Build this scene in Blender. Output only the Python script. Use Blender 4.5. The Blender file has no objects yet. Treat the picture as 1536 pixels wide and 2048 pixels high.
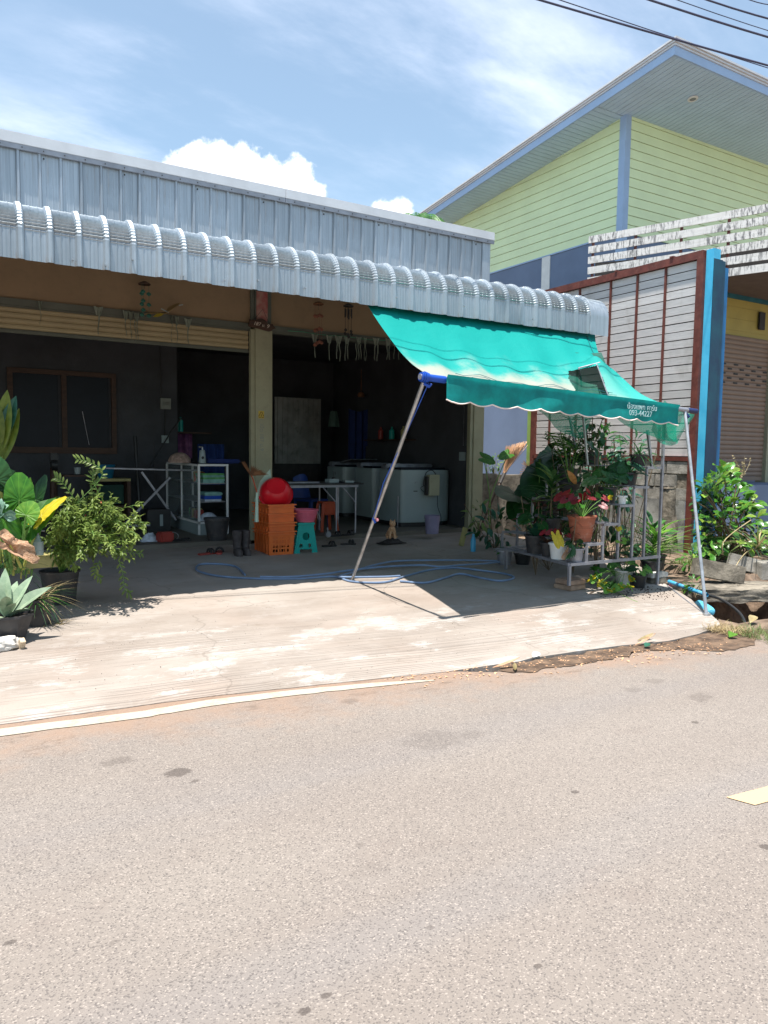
import bpy, bmesh, math, random
from mathutils import Vector, Matrix, noise
R = math.radians
rng = random.Random(7)
sc = bpy.context.scene
col = sc.collection

# ---------------------------------------------------------------- camera, light, exposure
F_PX, PITCH, YAW, ROLL, EYE = 1485.0, .0803, .5449, .01337, 1.5
cam_data = bpy.data.cameras.new('camera'); cam = bpy.data.objects.new('camera', cam_data); col.objects.link(cam)
cam_data.sensor_fit = 'VERTICAL'; cam_data.sensor_height = 24; cam_data.lens = F_PX / 2048 * 24
cam_data.clip_start = .05; cam_data.clip_end = 600
fw = Vector((math.sin(YAW) * math.cos(PITCH), math.cos(YAW) * math.cos(PITCH), -math.sin(PITCH)))
rt = Vector((math.cos(YAW), -math.sin(YAW), 0)); up = rt.cross(fw)
r2 = rt * math.cos(ROLL) + up * math.sin(ROLL); u2 = -rt * math.sin(ROLL) + up * math.cos(ROLL)
cam.matrix_world = Matrix(((r2.x, u2.x, -fw.x, 0), (r2.y, u2.y, -fw.y, 0), (r2.z, u2.z, -fw.z, EYE), (0, 0, 0, 1)))
sc.camera = cam
sc.render.engine = 'CYCLES'
sc.view_settings.view_transform = 'Standard'; sc.view_settings.look = 'None'
sc.view_settings.gamma = 1; sc.view_settings.use_curve_mapping = False
sc.view_settings.exposure = 1.17
SUN_DIR = Vector((-.19, -.10, 1)).normalized()
SUN_STRENGTH, SKY_STRENGTH = 4.4, .084
sun_data = bpy.data.lights.new('sun', 'SUN'); sun = bpy.data.objects.new('sun', sun_data); col.objects.link(sun)
sun_data.energy = SUN_STRENGTH; sun_data.angle = R(.53); sun_data.color = (1, .955, .89)
sun.rotation_euler = SUN_DIR.to_track_quat('Z', 'Y').to_euler(); sun.location = (0, 0, 30)

class NT:
    """tiny helper for node trees"""
    def __init__(s, tree): s.t = tree; s.n = tree.nodes; s.l = tree.links
    def add(s, typ, **kw):
        nd = s.n.new(typ)
        for k, v in kw.items():
            if k.startswith('in_'):
                key = k[3:]; key = int(key) if key.isdigit() else key.replace('_', ' ')
                s.put(nd.inputs[key], v)
            else: setattr(nd, k, v)
        return nd
    def put(s, sock, v):
        if isinstance(v, bpy.types.NodeSocket): s.l.new(v, sock)
        else: sock.default_value = v
    def math(s, op, a, b=0.0, clamp=False):
        nd = s.n.new('ShaderNodeMath'); nd.operation = op; nd.use_clamp = clamp
        s.put(nd.inputs[0], a); s.put(nd.inputs[1], b); return nd.outputs[0]
    def mix(s, f, a, b, mode='MIX'):
        nd = s.n.new('ShaderNodeMix'); nd.data_type = 'RGBA'; nd.blend_type = mode
        s.put(nd.inputs[0], f); s.put(nd.inputs[6], a if not isinstance(a, tuple) else (*a[:3], 1)); s.put(nd.inputs[7], b if not isinstance(b, tuple) else (*b[:3], 1)); return nd.outputs[2]
    def noise(s, vec, scale, detail=4, rough=.55):
        nd = s.n.new('ShaderNodeTexNoise'); nd.inputs['Scale'].default_value = scale; nd.inputs['Detail'].default_value = detail
        nd.inputs['Roughness'].default_value = rough
        if vec is not None: s.l.new(vec, nd.inputs['Vector'])
        return nd.outputs['Fac']
    def ramp(s, f, a, b, smooth=True):
        if a > b: return s.math('SUBTRACT', 1.0, s.ramp(f, b, a, smooth))
        nd = s.n.new('ShaderNodeMapRange'); nd.interpolation_type = 'SMOOTHSTEP' if smooth else 'LINEAR'
        s.put(nd.inputs[0], f); nd.inputs[1].default_value = a; nd.inputs[2].default_value = b; return nd.outputs[0]
    def mapping(s, vec, scale=(1, 1, 1), loc=(0, 0, 0), rot=(0, 0, 0)):
        nd = s.n.new('ShaderNodeMapping'); s.l.new(vec, nd.inputs[0])
        nd.inputs[1].default_value = loc; nd.inputs[2].default_value = rot; nd.inputs[3].default_value = scale; return nd.outputs[0]

CUMULUS = [((0.2856, 0.9009, 0.3269), 0.0367), ((0.3072, 0.8917, 0.3324), 0.0342), ((0.3328, 0.8843, 0.3276), 0.0392), ((0.2587, 0.9123, 0.3175), 0.0241), ((0.3641, 0.8738, 0.3224), 0.0329), ((0.3882, 0.8608, 0.3291), 0.0279), ((0.4095, 0.8558, 0.3162), 0.0203), ((0.3524, 0.8852, 0.3038), 0.0557), ((0.5074, 0.8083, 0.2987), 0.0177), ((0.4915, 0.8181, 0.2985), 0.0127)]
FILM = [(1.087, 9.4, 3.167), (1.718, 9.4, 3.176), (2.032, 9.4, 3.164), (2.09, 9.4, 3.158), (2.154, 9.4, 3.153), (2.583, 9.4, 3.162), (2.645, 9.4, 3.157), (2.79, 9.4, 3.147)]
FILM2 = [(4.547, 9.4, 3.112), (4.771, 9.4, 3.12), (4.912, 9.4, 3.126), (5.047, 9.4, 3.131), (5.233, 9.4, 3.138), (5.356, 9.4, 3.143), (5.531, 9.4, 3.15), (5.735, 9.4, 3.158), (5.838, 9.4, 3.162), (5.925, 9.4, 3.165), (6.065, 9.4, 3.171)]
HOSE = []
HOSE1 = [(2.815, 7.5, 0.159), (2.877, 7.98, 0.179), (2.717, 8.199, 0.188), (2.533, 8.205, 0.188), (2.422, 7.882, 0.175), (2.547, 7.522, 0.16), (2.887, 7.252, 0.148), (3.275, 7.098, 0.142), (3.505, 7.089, 0.141), (3.677, 7.049, 0.14), (3.709, 6.791, 0.129), (3.869, 6.647, 0.123), (4.068, 6.62, 0.122), (4.399, 6.793, 0.129), (4.874, 6.997, 0.137), (5.227, 6.989, 0.137), (5.416, 6.756, 0.127), (5.563, 6.483, 0.116), (5.51, 6.268, 0.107), (5.252, 6.201, 0.104), (5.144, 6.413, 0.113), (5.066, 6.677, 0.124), (4.772, 6.56, 0.119), (4.416, 6.428, 0.114), (4.206, 6.592, 0.12)]
HOSE2 = [(2.887, 7.252, 0.148), (3.177, 7.137, 0.143), (3.59, 7.139, 0.143), (3.87, 7.203, 0.146), (4.356, 7.259, 0.148), (4.865, 7.191, 0.146), (5.038, 7.029, 0.139), (5.322, 7.018, 0.138), (5.724, 6.998, 0.138), (5.961, 7.047, 0.14), (5.641, 7.237, 0.148), (5.163, 7.416, 0.155), (4.719, 7.513, 0.159), (4.277, 7.352, 0.152), (3.87, 7.087, 0.141), (3.67, 6.941, 0.135), (4.072, 6.782, 0.128), (4.304, 6.745, 0.127)]
STAINS = [(0.928, 3.355, 0.055, 0.042, 0.8), (0.712, 3.618, 0.062, 0.046, 0.45), (2.107, 3.842, 0.054, 0.041, 0.5), (2.204, 3.089, 0.152, 0.114, 0.26), (2.419, 3.048, 0.075, 0.056, 0.24), (0.971, 3.227, 0.018, 0.014, 0.7), (4.049, 2.844, 0.083, 0.062, 0.35), (4.081, 3.208, 0.061, 0.046, 0.3), (0.884, 1.733, 0.014, 0.01, 0.85), (0.809, 1.71, 0.016, 0.012, 0.9), (2.404, 2.289, 0.018, 0.013, 0.8), (1.352, 2.375, 0.019, 0.014, 0.35), (1.301, 1.832, 0.014, 0.011, 0.45), (0.428, 2.254, 0.015, 0.011, 0.35), (3.639, 2.58, 0.023, 0.017, 0.8), (2.705, 1.584, 0.023, 0.018, 0.9), (1.474, 1.527, 0.012, 0.009, 0.8), (0.154, 2.413, 0.015, 0.011, 0.8), (3.802, 3.147, 0.059, 0.044, 0.3), (1.303, 2.213, 0.061, 0.046, 0.14)]
# ---------------------------------------------------------------- world: sky with thin cirrus and a cumulus bank
world = bpy.data.worlds.new('World'); sc.world = world; world.use_nodes = True
w = NT(world.node_tree); w.n.clear()
sky = w.add('ShaderNodeTexSky'); sky.sky_type = 'NISHITA'; sky.sun_disc = False
sky.sun_elevation = math.asin(SUN_DIR.z); sky.sun_rotation = math.atan2(SUN_DIR.x, SUN_DIR.y)
sky.air_density = 1.0; sky.dust_density = .6; sky.ozone_density = 1.2; sky.altitude = 100
dirv = w.add('ShaderNodeTexCoord').outputs['Generated']
nrm = w.add('ShaderNodeVectorMath', operation='NORMALIZE'); w.l.new(dirv, nrm.inputs[0]); dirv = nrm.outputs[0]
sep = w.add('ShaderNodeSeparateXYZ'); w.l.new(dirv, sep.inputs[0])
# flatten to a cloud layer so streaks foreshorten to the horizon
zz = w.math('ADD', w.math('MAXIMUM', sep.outputs[2], 0.0), .18)
cx = w.math('DIVIDE', sep.outputs[0], zz); cy = w.math('DIVIDE', sep.outputs[1], zz)
lay = w.add('ShaderNodeCombineXYZ', in_0=cx, in_1=cy).outputs[0]
wisp = w.noise(w.mapping(lay, (1.0, 2.0, 1), (1.4, 2.9, 0), (0, 0, -.5)), 1.3, 9, .6)
soft = w.noise(w.mapping(lay, (1, 1, 1), (8.2, 4.6, 0)), .9, 4, .5)
wfac = w.math('MULTIPLY', w.ramp(wisp, .40, .76), w.ramp(soft, .36, .62))
veil = w.math('ADD', w.math('MULTIPLY', wfac, .80), .16, True)
skyc = w.mix(1.0, sky.outputs[0], (.93, 1.10, 1.03), 'MULTIPLY')
c1 = w.mix(veil, skyc, (6.6, 7.1, 8.3))
# cumulus: union of soft balls in direction space, edge broken up by noise
wob = w.add('ShaderNodeTexNoise'); w.l.new(dirv, wob.inputs['Vector']); wob.inputs['Scale'].default_value = 22; wob.inputs['Detail'].default_value = 8
wob.inputs['Roughness'].default_value = .6
best = None
for (d, rad) in CUMULUS:
    dn = w.add('ShaderNodeVectorMath', operation='DISTANCE'); w.l.new(dirv, dn.inputs[0]); dn.inputs[1].default_value = d
    e = w.math('SUBTRACT', dn.outputs['Value'], rad)
    best = e if best is None else w.math('MINIMUM', best, e)
best = w.math('ADD', best, w.math('MULTIPLY', w.math('SUBTRACT', wob.outputs['Fac'], .5), -.05))
cfac = w.ramp(best, .003, -.006)
c2 = w.mix(cfac, c1, (9.2, 9.2, 9.4))
bg = w.add('ShaderNodeBackground', in_Strength=SKY_STRENGTH); w.l.new(c2, bg.inputs[0])
wo = w.add('ShaderNodeOutputWorld'); w.l.new(bg.outputs[0], wo.inputs[0])

# ---------------------------------------------------------------- materials
def base_mat(name):
    m = bpy.data.materials.new(name); m.use_nodes = True; t = NT(m.node_tree); t.n.clear()
    out = t.add('ShaderNodeOutputMaterial'); p = t.add('ShaderNodeBsdfPrincipled'); t.l.new(p.outputs[0], out.inputs[0])
    obj = t.add('ShaderNodeTexCoord').outputs['Object']
    return m, t, p, out, obj
def sc3(c, k): return tuple(max(0, min(1, v * k)) for v in c)
def mat(name, c, rough=.6, metal=0., var=.15, scale=5., c2=None, bump=0., bscale=60., trans=0., rand=0., stretch=(1, 1, 1), spec=.4, grime=0., gcol=(.05, .045, .04), alpha=1., tcol=None):
    m, t, p, out, obj = base_mat(name)
    v = t.mapping(obj, stretch) if stretch != (1, 1, 1) else obj
    n = t.noise(v, scale, 5, .6)
    colr = t.mix(t.ramp(n, .3, .7), sc3(c, 1 - var), c2 if c2 else sc3(c, 1 + var))
    if grime:
        g = t.noise(t.mapping(obj, (1, 1, 1), (7, 3, 1)), scale * 2.7, 7, .68)
        colr = t.mix(t.math('MULTIPLY', t.ramp(g, .5, .72), grime), colr, gcol)
    if rand:
        oi = t.add('ShaderNodeObjectInfo').outputs['Random']
        hs = t.add('ShaderNodeHueSaturation'); t.l.new(colr, hs.inputs['Color'])
        t.put(hs.inputs['Value'], t.math('ADD', t.math('MULTIPLY', oi, 2 * rand), 1 - rand))
        t.put(hs.inputs['Hue'], t.math('ADD', t.math('MULTIPLY', t.math('FRACT', t.math('MULTIPLY', oi, 7.3)), .05 * rand), .5 - .025 * rand))
        colr = hs.outputs[0]
    t.l.new(colr, p.inputs['Base Color']); p.inputs['Roughness'].default_value = rough; p.inputs['Metallic'].default_value = metal
    p.inputs['Specular IOR Level'].default_value = spec
    if bump:
        b = t.add('ShaderNodeBump', in_Strength=min(1, bump), in_Distance=.01 * max(1, bump)); t.l.new(t.noise(v, bscale, 5, .6), b.inputs['Height']); t.l.new(b.outputs[0], p.inputs['Normal'])
    if trans:
        tr = t.add('ShaderNodeBsdfTranslucent'); 
        if tcol: tr.inputs[0].default_value = (*tcol, 1)
        else: t.l.new(colr, tr.inputs[0])
        mx = t.add('ShaderNodeMixShader', in_0=trans); t.l.new(p.outputs[0], mx.inputs[1]); t.l.new(tr.outputs[0], mx.inputs[2]); t.l.new(mx.outputs[0], out.inputs[0])
    if alpha < 1: p.inputs['Alpha'].default_value = alpha
    return m

m_beige = mat('cream_plaster', (.25, .17, .10), .8, var=.06, scale=2, bump=.1, grime=.12)
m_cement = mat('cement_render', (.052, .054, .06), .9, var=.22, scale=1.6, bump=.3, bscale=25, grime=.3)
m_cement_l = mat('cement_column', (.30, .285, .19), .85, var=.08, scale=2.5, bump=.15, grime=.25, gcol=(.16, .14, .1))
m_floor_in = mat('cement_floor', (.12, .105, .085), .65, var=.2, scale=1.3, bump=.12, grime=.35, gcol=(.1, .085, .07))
m_dirt = mat('red_brown_soil', (.15, .10, .065), .95, var=.45, scale=5, bump=1, bscale=30, grime=.7, c2=(.24, .17, .12))
m_shutter = mat('beige_shutter', (.33, .26, .15), .55, var=.06, scale=3)
m_shutter_b = mat('brown_shutter', (.22, .15, .11), .55, var=.06, scale=3)
m_rail = mat('green_grey_steel', (.10, .105, .085), .7, var=.1)
m_wood = mat('brown_wood', (.055, .026, .015), .6, var=.25, scale=3, stretch=(1, 8, 8))
m_glass = mat('dark_glass', (.008, .011, .018), .35, spec=.15, var=.1)
m_black = mat('black_plastic', (.02, .02, .021), .45, var=.2, scale=8)
m_pot = mat('black_pot_plastic', (.035, .034, .036), .5, var=.25, scale=6, grime=.4, gcol=(.13, .1, .08))
m_steel = mat('galvanised_tube', (.42, .43, .44), .38, .75, var=.2, scale=9, grime=.25, gcol=(.16, .13, .11))
m_steel_d = mat('dull_grey_steel', (.3, .3, .33), .45, .6, var=.2, scale=9, grime=.3, gcol=(.14, .1, .08))
m_white = mat('white_enamel', (.26, .31, .31), .35, var=.05, scale=2)
m_whitep = mat('white_paint', (.72, .72, .7), .5, var=.06, scale=4, grime=.1)
m_rust = mat('rust_red_paint', (.13, .036, .026), .6, var=.25, scale=8, grime=.35, gcol=(.22, .13, .09), bump=.2)
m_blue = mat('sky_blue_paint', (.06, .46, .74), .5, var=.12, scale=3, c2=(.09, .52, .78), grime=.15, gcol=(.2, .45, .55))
m_navy = mat('navy_paint_and_shade', (.006, .035, .10), .5, var=.3, scale=2, c2=(.004, .07, .11))  # paint of the second post; on the front panel it stands for shade
m_teal_paint = mat('dark_teal_paint', (.01, .10, .13), .5, var=.2)
m_greenwall = mat('pale_green_board', (.72, .84, .52), .6, var=.04, scale=1.5, bump=.08, bscale=30)
m_yellow = mat('ochre_board', (.36, .28, .07), .6, var=.08, scale=2)
m_soffit = mat('blue_grey_board', (.47, .63, .78), .6, var=.05, scale=2)
m_fascia = mat('lilac_blue_paint', (.33, .46, .66), .55, var=.05, scale=2)
m_lowwall = mat('slate_blue_render', (.15, .20, .30), .8, var=.08, scale=1.2, bump=.1)
m_brownsoffit = mat('brown_soffit', (.13, .10, .085), .8, var=.1)
m_concrete = mat('old_concrete_block', (.33, .31, .27), .9, var=.3, scale=6, bump=.6, bscale=50, rand=.15, grime=.55, gcol=(.09, .085, .065))
m_conc_moss = mat('mossy_stained_concrete', (.19, .165, .13), .95, var=.45, scale=5, bump=.9, bscale=30, grime=.85, gcol=(.05, .045, .03))
m_conc_pale = mat('pale_broken_concrete', (.55, .52, .47), .9, var=.2, scale=9, bump=.6, bscale=60, grime=.4, gcol=(.2, .16, .12))
m_brick = mat('brown_brick', (.3, .2, .14), .9, var=.2, scale=10, bump=.5, bscale=70, rand=.15)
m_terra = mat('terracotta', (.34, .105, .055), .75, var=.25, scale=5, stretch=(.4, .4, 9), grime=.35, gcol=(.5, .32, .24), bump=.2)
m_orange = mat('orange_plastic', (.62, .13, .025), .45, var=.1, scale=4, rand=.1, grime=.2, gcol=(.3, .12, .06))
m_red = mat('red_plastic', (.6, .008, .018), .3, var=.1, scale=3)
m_pink = mat('pink_plastic', (.6, .12, .18), .4, var=.08)
m_tealp = mat('teal_plastic', (.0, .30, .26), .4, var=.06)
m_blueplastic = mat('blue_plastic', (.01, .07, .4), .4, var=.1)
m_hose = mat('pale_blue_hose', (.15, .21, .32), .35, var=.15)
m_pvc = mat('blue_pvc_pipe', (.05, .30, .50), .4, var=.2, grime=.4, gcol=(.5, .6, .65))
m_pvc_l = mat('light_blue_barrel', (.10, .42, .58), .4, var=.15, grime=.2, gcol=(.4, .5, .5))
m_redthing = mat('faded_red_plastic', (.3, .04, .03), .5, var=.2)
m_orange_d = mat('orange_red_plastic', (.4, .06, .02), .45)
m_cloth_w = mat('pale_cloth', (.5, .55, .62), .9, var=.2, scale=20, bump=.3)
m_cloth_p = mat('purple_pink_cloth', (.2, .06, .2), .9, var=.4, scale=6, c2=(.3, .12, .22))
m_cloth_g = mat('green_cloth', (.12, .35, .12), .9, var=.3, scale=12)
m_cloth_t = mat('pale_teal_cloth', (.22, .42, .38), .9, var=.2, scale=12, rand=.2)
m_straw = mat('tan_bristle', (.55, .32, .18), .8, var=.3, scale=12)
m_brownb = mat('brown_bristle', (.16, .07, .03), .9, var=.4, scale=14, bump=.5, bscale=120)
m_mint = mat('mint_plastic', (.38, .5, .40), .4, var=.08)
m_film = mat('clear_plastic_film', (.27, .30, .25), .25, var=.15, scale=14, trans=.35, grime=.2, gcol=(.15, .3, .22))
m_greencord = mat('green_cord', (.05, .22, .13), .6)
m_fur = mat('ginger_fur', (.5, .22, .10), .9, var=.35, scale=22, c2=(.65, .42, .25), bump=.4, bscale=150)
m_dark = mat('dark_rubber', (.03, .027, .026), .7, var=.3, scale=9)
m_boot = mat('worn_boot_leather', (.055, .045, .045), .75, var=.35, scale=7, grime=.3, gcol=(.14, .12, .11))
m_soil = mat('pot_soil', (.045, .032, .025), .95, var=.4, scale=25, bump=1, bscale=90)
m_rock = mat('pale_crusted_stone', (.6, .57, .52), .9, var=.15, scale=9, bump=.8, bscale=50, grime=.7, gcol=(.22, .17, .13))
m_lettering = mat('cream_lettering', (.6, .5, .42), .5, var=.02)
m_lettergrey = mat('faint_grey_print', (.22, .23, .2), .7, var=.02)
m_letterwhite = mat('white_print', (.42, .6, .6), .5, var=.02)
m_sticker = mat('yellow_sticker', (.5, .35, .05), .5, var=.1)
m_sticker_d = mat('brown_print', (.12, .05, .02), .5, var=.1)
m_redpaper = mat('faded_red_paper', (.34, .07, .07), .8, c2=(.36, .22, .18), var=.1, scale=6)
m_wirem = mat('black_cable', (.05, .05, .09), .5)
m_corr = mat('grey_corrugated_sheet', (.25, .24, .22), .5, .4, var=.2, scale=3, grime=.4)
m_sand = mat('sand_yellow_plastic', (.34, .30, .12), .6)
# foliage
def veined(name, c, c2, trans=.35, n=11):
    m, t, p, out, obj = base_mat(name)
    sx = t.add('ShaderNodeSeparateXYZ'); t.l.new(obj, sx.inputs[0]); ang = t.math('ARCTAN2', sx.outputs[1], sx.outputs[0])
    fr = t.math('ABSOLUTE', t.math('SUBTRACT', t.math('FRACT', t.math('MULTIPLY', ang, n / 6.2832)), .5))
    v = t.math('ADD', t.math('MULTIPLY', fr, 1.5), t.math('MULTIPLY', t.noise(obj, 5, 3), .35))
    cc = t.mix(t.ramp(t.math('ADD', t.math('MULTIPLY', fr, .5), t.math('MULTIPLY', t.noise(obj, 3, 4), .9)), .25, .95), c, c2)
    line = t.ramp(fr, .06, .015); mid = t.ramp(t.math('ABSOLUTE', sx.outputs[1]), .018, .006)
    cc = t.mix(t.math('MULTIPLY', t.math('MAXIMUM', line, mid), .35), cc, sc3(c2, 1.5))
    oi = t.add('ShaderNodeObjectInfo').outputs['Random']; hs = t.add('ShaderNodeHueSaturation'); t.l.new(cc, hs.inputs['Color']); t.put(hs.inputs['Value'], t.math('ADD', t.math('MULTIPLY', oi, .5), .75))
    t.l.new(hs.outputs[0], p.inputs['Base Color']); p.inputs['Roughness'].default_value = .38; p.inputs['Specular IOR Level'].default_value = .4
    b = t.add('ShaderNodeBump', in_Strength=.35, in_Distance=.02); t.l.new(fr, b.inputs['Height']); t.l.new(b.outputs[0], p.inputs['Normal'])
    tr = t.add('ShaderNodeBsdfTranslucent'); t.l.new(hs.outputs[0], tr.inputs[0]); mx = t.add('ShaderNodeMixShader', in_0=trans)
    t.l.new(p.outputs[0], mx.inputs[1]); t.l.new(tr.outputs[0], mx.inputs[2]); t.l.new(mx.outputs[0], out.inputs[0]); return m
def leafmat(name, c, c2, trans=.3, rough=.4, rand=.25): return mat(name, c, rough, var=.2, scale=7, c2=c2, trans=trans, rand=rand, spec=.35, tcol=None)
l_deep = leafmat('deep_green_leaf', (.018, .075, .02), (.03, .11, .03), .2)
l_mid = leafmat('mid_green_leaf', (.035, .15, .022), (.075, .23, .035), .35)
l_bright = leafmat('bright_green_leaf', (.10, .27, .03), (.17, .36, .05), .4)
l_olive = leafmat('olive_leaf', (.12, .20, .05), (.2, .28, .08), .35)
l_teal = leafmat('blue_green_leaf', (.02, .10, .06), (.04, .14, .085), .2)
l_yellow = leafmat('yellow_leaf', (.55, .42, .02), (.62, .5, .05), .35)
l_dry = mat('dry_tan_leaf', (.5, .27, .15), .8, var=.2, scale=14, c2=(.62, .4, .26), bump=1, bscale=30, trans=.2)
l_agave = mat('grey_green_agave', (.17, .25, .16), .5, var=.12, scale=4, c2=(.26, .33, .22), rand=.15)
l_red = leafmat('crimson_leaf', (.17, .008, .015), (.27, .025, .03), .2)
l_maroon = leafmat('maroon_leaf', (.09, .03, .03), (.14, .07, .04), .2)
l_kale = leafmat('pale_blue_green_leaf', (.16, .30, .22), (.25, .4, .3), .2)
l_straw = leafmat('dry_grass', (.35, .27, .13), (.5, .4, .22), .2)
m_stem = mat('green_stem', (.12, .24, .05), .5, var=.2, scale=8)
m_stem_y = mat('yellow_green_stem', (.35, .36, .08), .5, var=.2)
m_stem_b = mat('brown_stem', (.14, .10, .06), .8, var=.3, scale=10)
m_petal = mat('pink_red_flower', (.7, .08, .10), .5)
# survey helpers: a sight line from the camera station met with a wall plane, floor level or the apron slope
def _ray(x, y): return r2 * ((x - 768) / F_PX) - u2 * ((y - 1024) / F_PX) + fw
def QX(x, y, X): r = _ray(x, y); t = X / r.x; return (X, r.y * t, EYE + r.z * t)
def QY(x, y, Y): r = _ray(x, y); t = Y / r.y; return (r.x * t, Y, EYE + r.z * t)
def QZ(x, y, Z): r = _ray(x, y); t = (Z - EYE) / r.z; return (r.x * t, r.y * t, Z)
def QR(x, y): r = _ray(x, y); t = (.02 - .042 * 4.2 - EYE) / (r.z - .042 * r.y); return (r.x * t, r.y * t, EYE + r.z * t)

def asphalt():
    m, t, p, out, obj = base_mat('dusty_asphalt')
    big = t.noise(t.mapping(obj, (.5, 1.3, 1)), .9, 5, .6)
    c = t.mix(t.ramp(big, .35, .68), (.205, .175, .152), (.225, .195, .170))
    lane = t.noise(t.mapping(obj, (.10, 1.6, 1), (4, 2, 0), (0, 0, .115)), 1.1, 3, .5)
    c = t.mix(t.math('MULTIPLY', t.ramp(lane, .45, .7), .35), c, (.185, .172, .168))
    blot = t.noise(t.mapping(obj, (1, 1.4, 1), (4, 9, 0)), 1.7, 7, .7)
    c = t.mix(t.math('MULTIPLY', t.ramp(blot, .55, .72), .35), c, (.18, .145, .125))
    v = t.add('ShaderNodeTexVoronoi'); v.inputs['Scale'].default_value = 225; v.inputs['Randomness'].default_value = 1
    t.l.new(t.mapping(obj, (.8, 1, 1), (0, 0, 0), (0, 0, .3)), v.inputs['Vector'])
    sp = t.add('ShaderNodeSeparateColor'); t.l.new(v.outputs['Color'], sp.inputs[0])
    c = t.mix(t.math('MULTIPLY', t.ramp(sp.outputs[0], .86, .96), .65), c, (.36, .31, .27))
    c = t.mix(t.math('MULTIPLY', t.ramp(sp.outputs[1], .76, .90), .6), c, (.075, .066, .063))
    n = t.noise(obj, 300, 3, .7); c = t.mix(t.math('MULTIPLY', t.ramp(n, .54, .68), .45), c, (.10, .088, .08))
    st = None
    for (x, y, rx, ry, k) in STAINS:
        mp = t.mapping(obj, (1 / rx, 1 / ry, 1), (-x / rx, -y / ry, 0), (0, 0, 0))
        ln = t.add('ShaderNodeVectorMath', operation='LENGTH'); t.l.new(mp, ln.inputs[0])
        e = t.math('ADD', ln.outputs['Value'], t.math('MULTIPLY', t.math('SUBTRACT', t.noise(obj, 11 + 1.2 / rx * .2, 8, .75), .5), 3.2))
        f = t.math('MULTIPLY', t.ramp(e, 1.25, .85), k)
        st = f if st is None else t.math('MAXIMUM', st, f)
    c = t.mix(t.math('MULTIPLY', st, .8), c, (.06, .048, .042))
    sx = t.add('ShaderNodeSeparateXYZ'); t.l.new(obj, sx.inputs[0])
    edge = t.math('ADD', sx.outputs[1], t.math('MULTIPLY', sx.outputs[0], .12))
    e2 = t.math('ADD', edge, t.math('MULTIPLY', t.math('SUBTRACT', t.noise(obj, 2.1, 8, .72), .5), 1.5))
    c = t.mix(t.math('MULTIPLY', t.ramp(e2, 3.75, 4.5), .75), c, (.27, .175, .12))
    dk = t.math('MULTIPLY', t.math('MULTIPLY', t.ramp(t.noise(t.mapping(obj, (1.2, 3, 1), (2, 7, 0)), 3, 8, .75), .52, .66), t.ramp(edge, 3.8, 4.1)), .5)
    c = t.mix(dk, c, (.10, .07, .05))
    t.l.new(c, p.inputs['Base Color']); p.inputs['Roughness'].default_value = .85; p.inputs['Specular IOR Level'].default_value = .3
    b = t.add('ShaderNodeBump', in_Strength=.4, in_Distance=.004); t.l.new(t.math('ADD', v.outputs['Distance'], t.noise(obj, 160, 4, .7)), b.inputs['Height']); t.l.new(b.outputs[0], p.inputs['Normal'])
    return m
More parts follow.
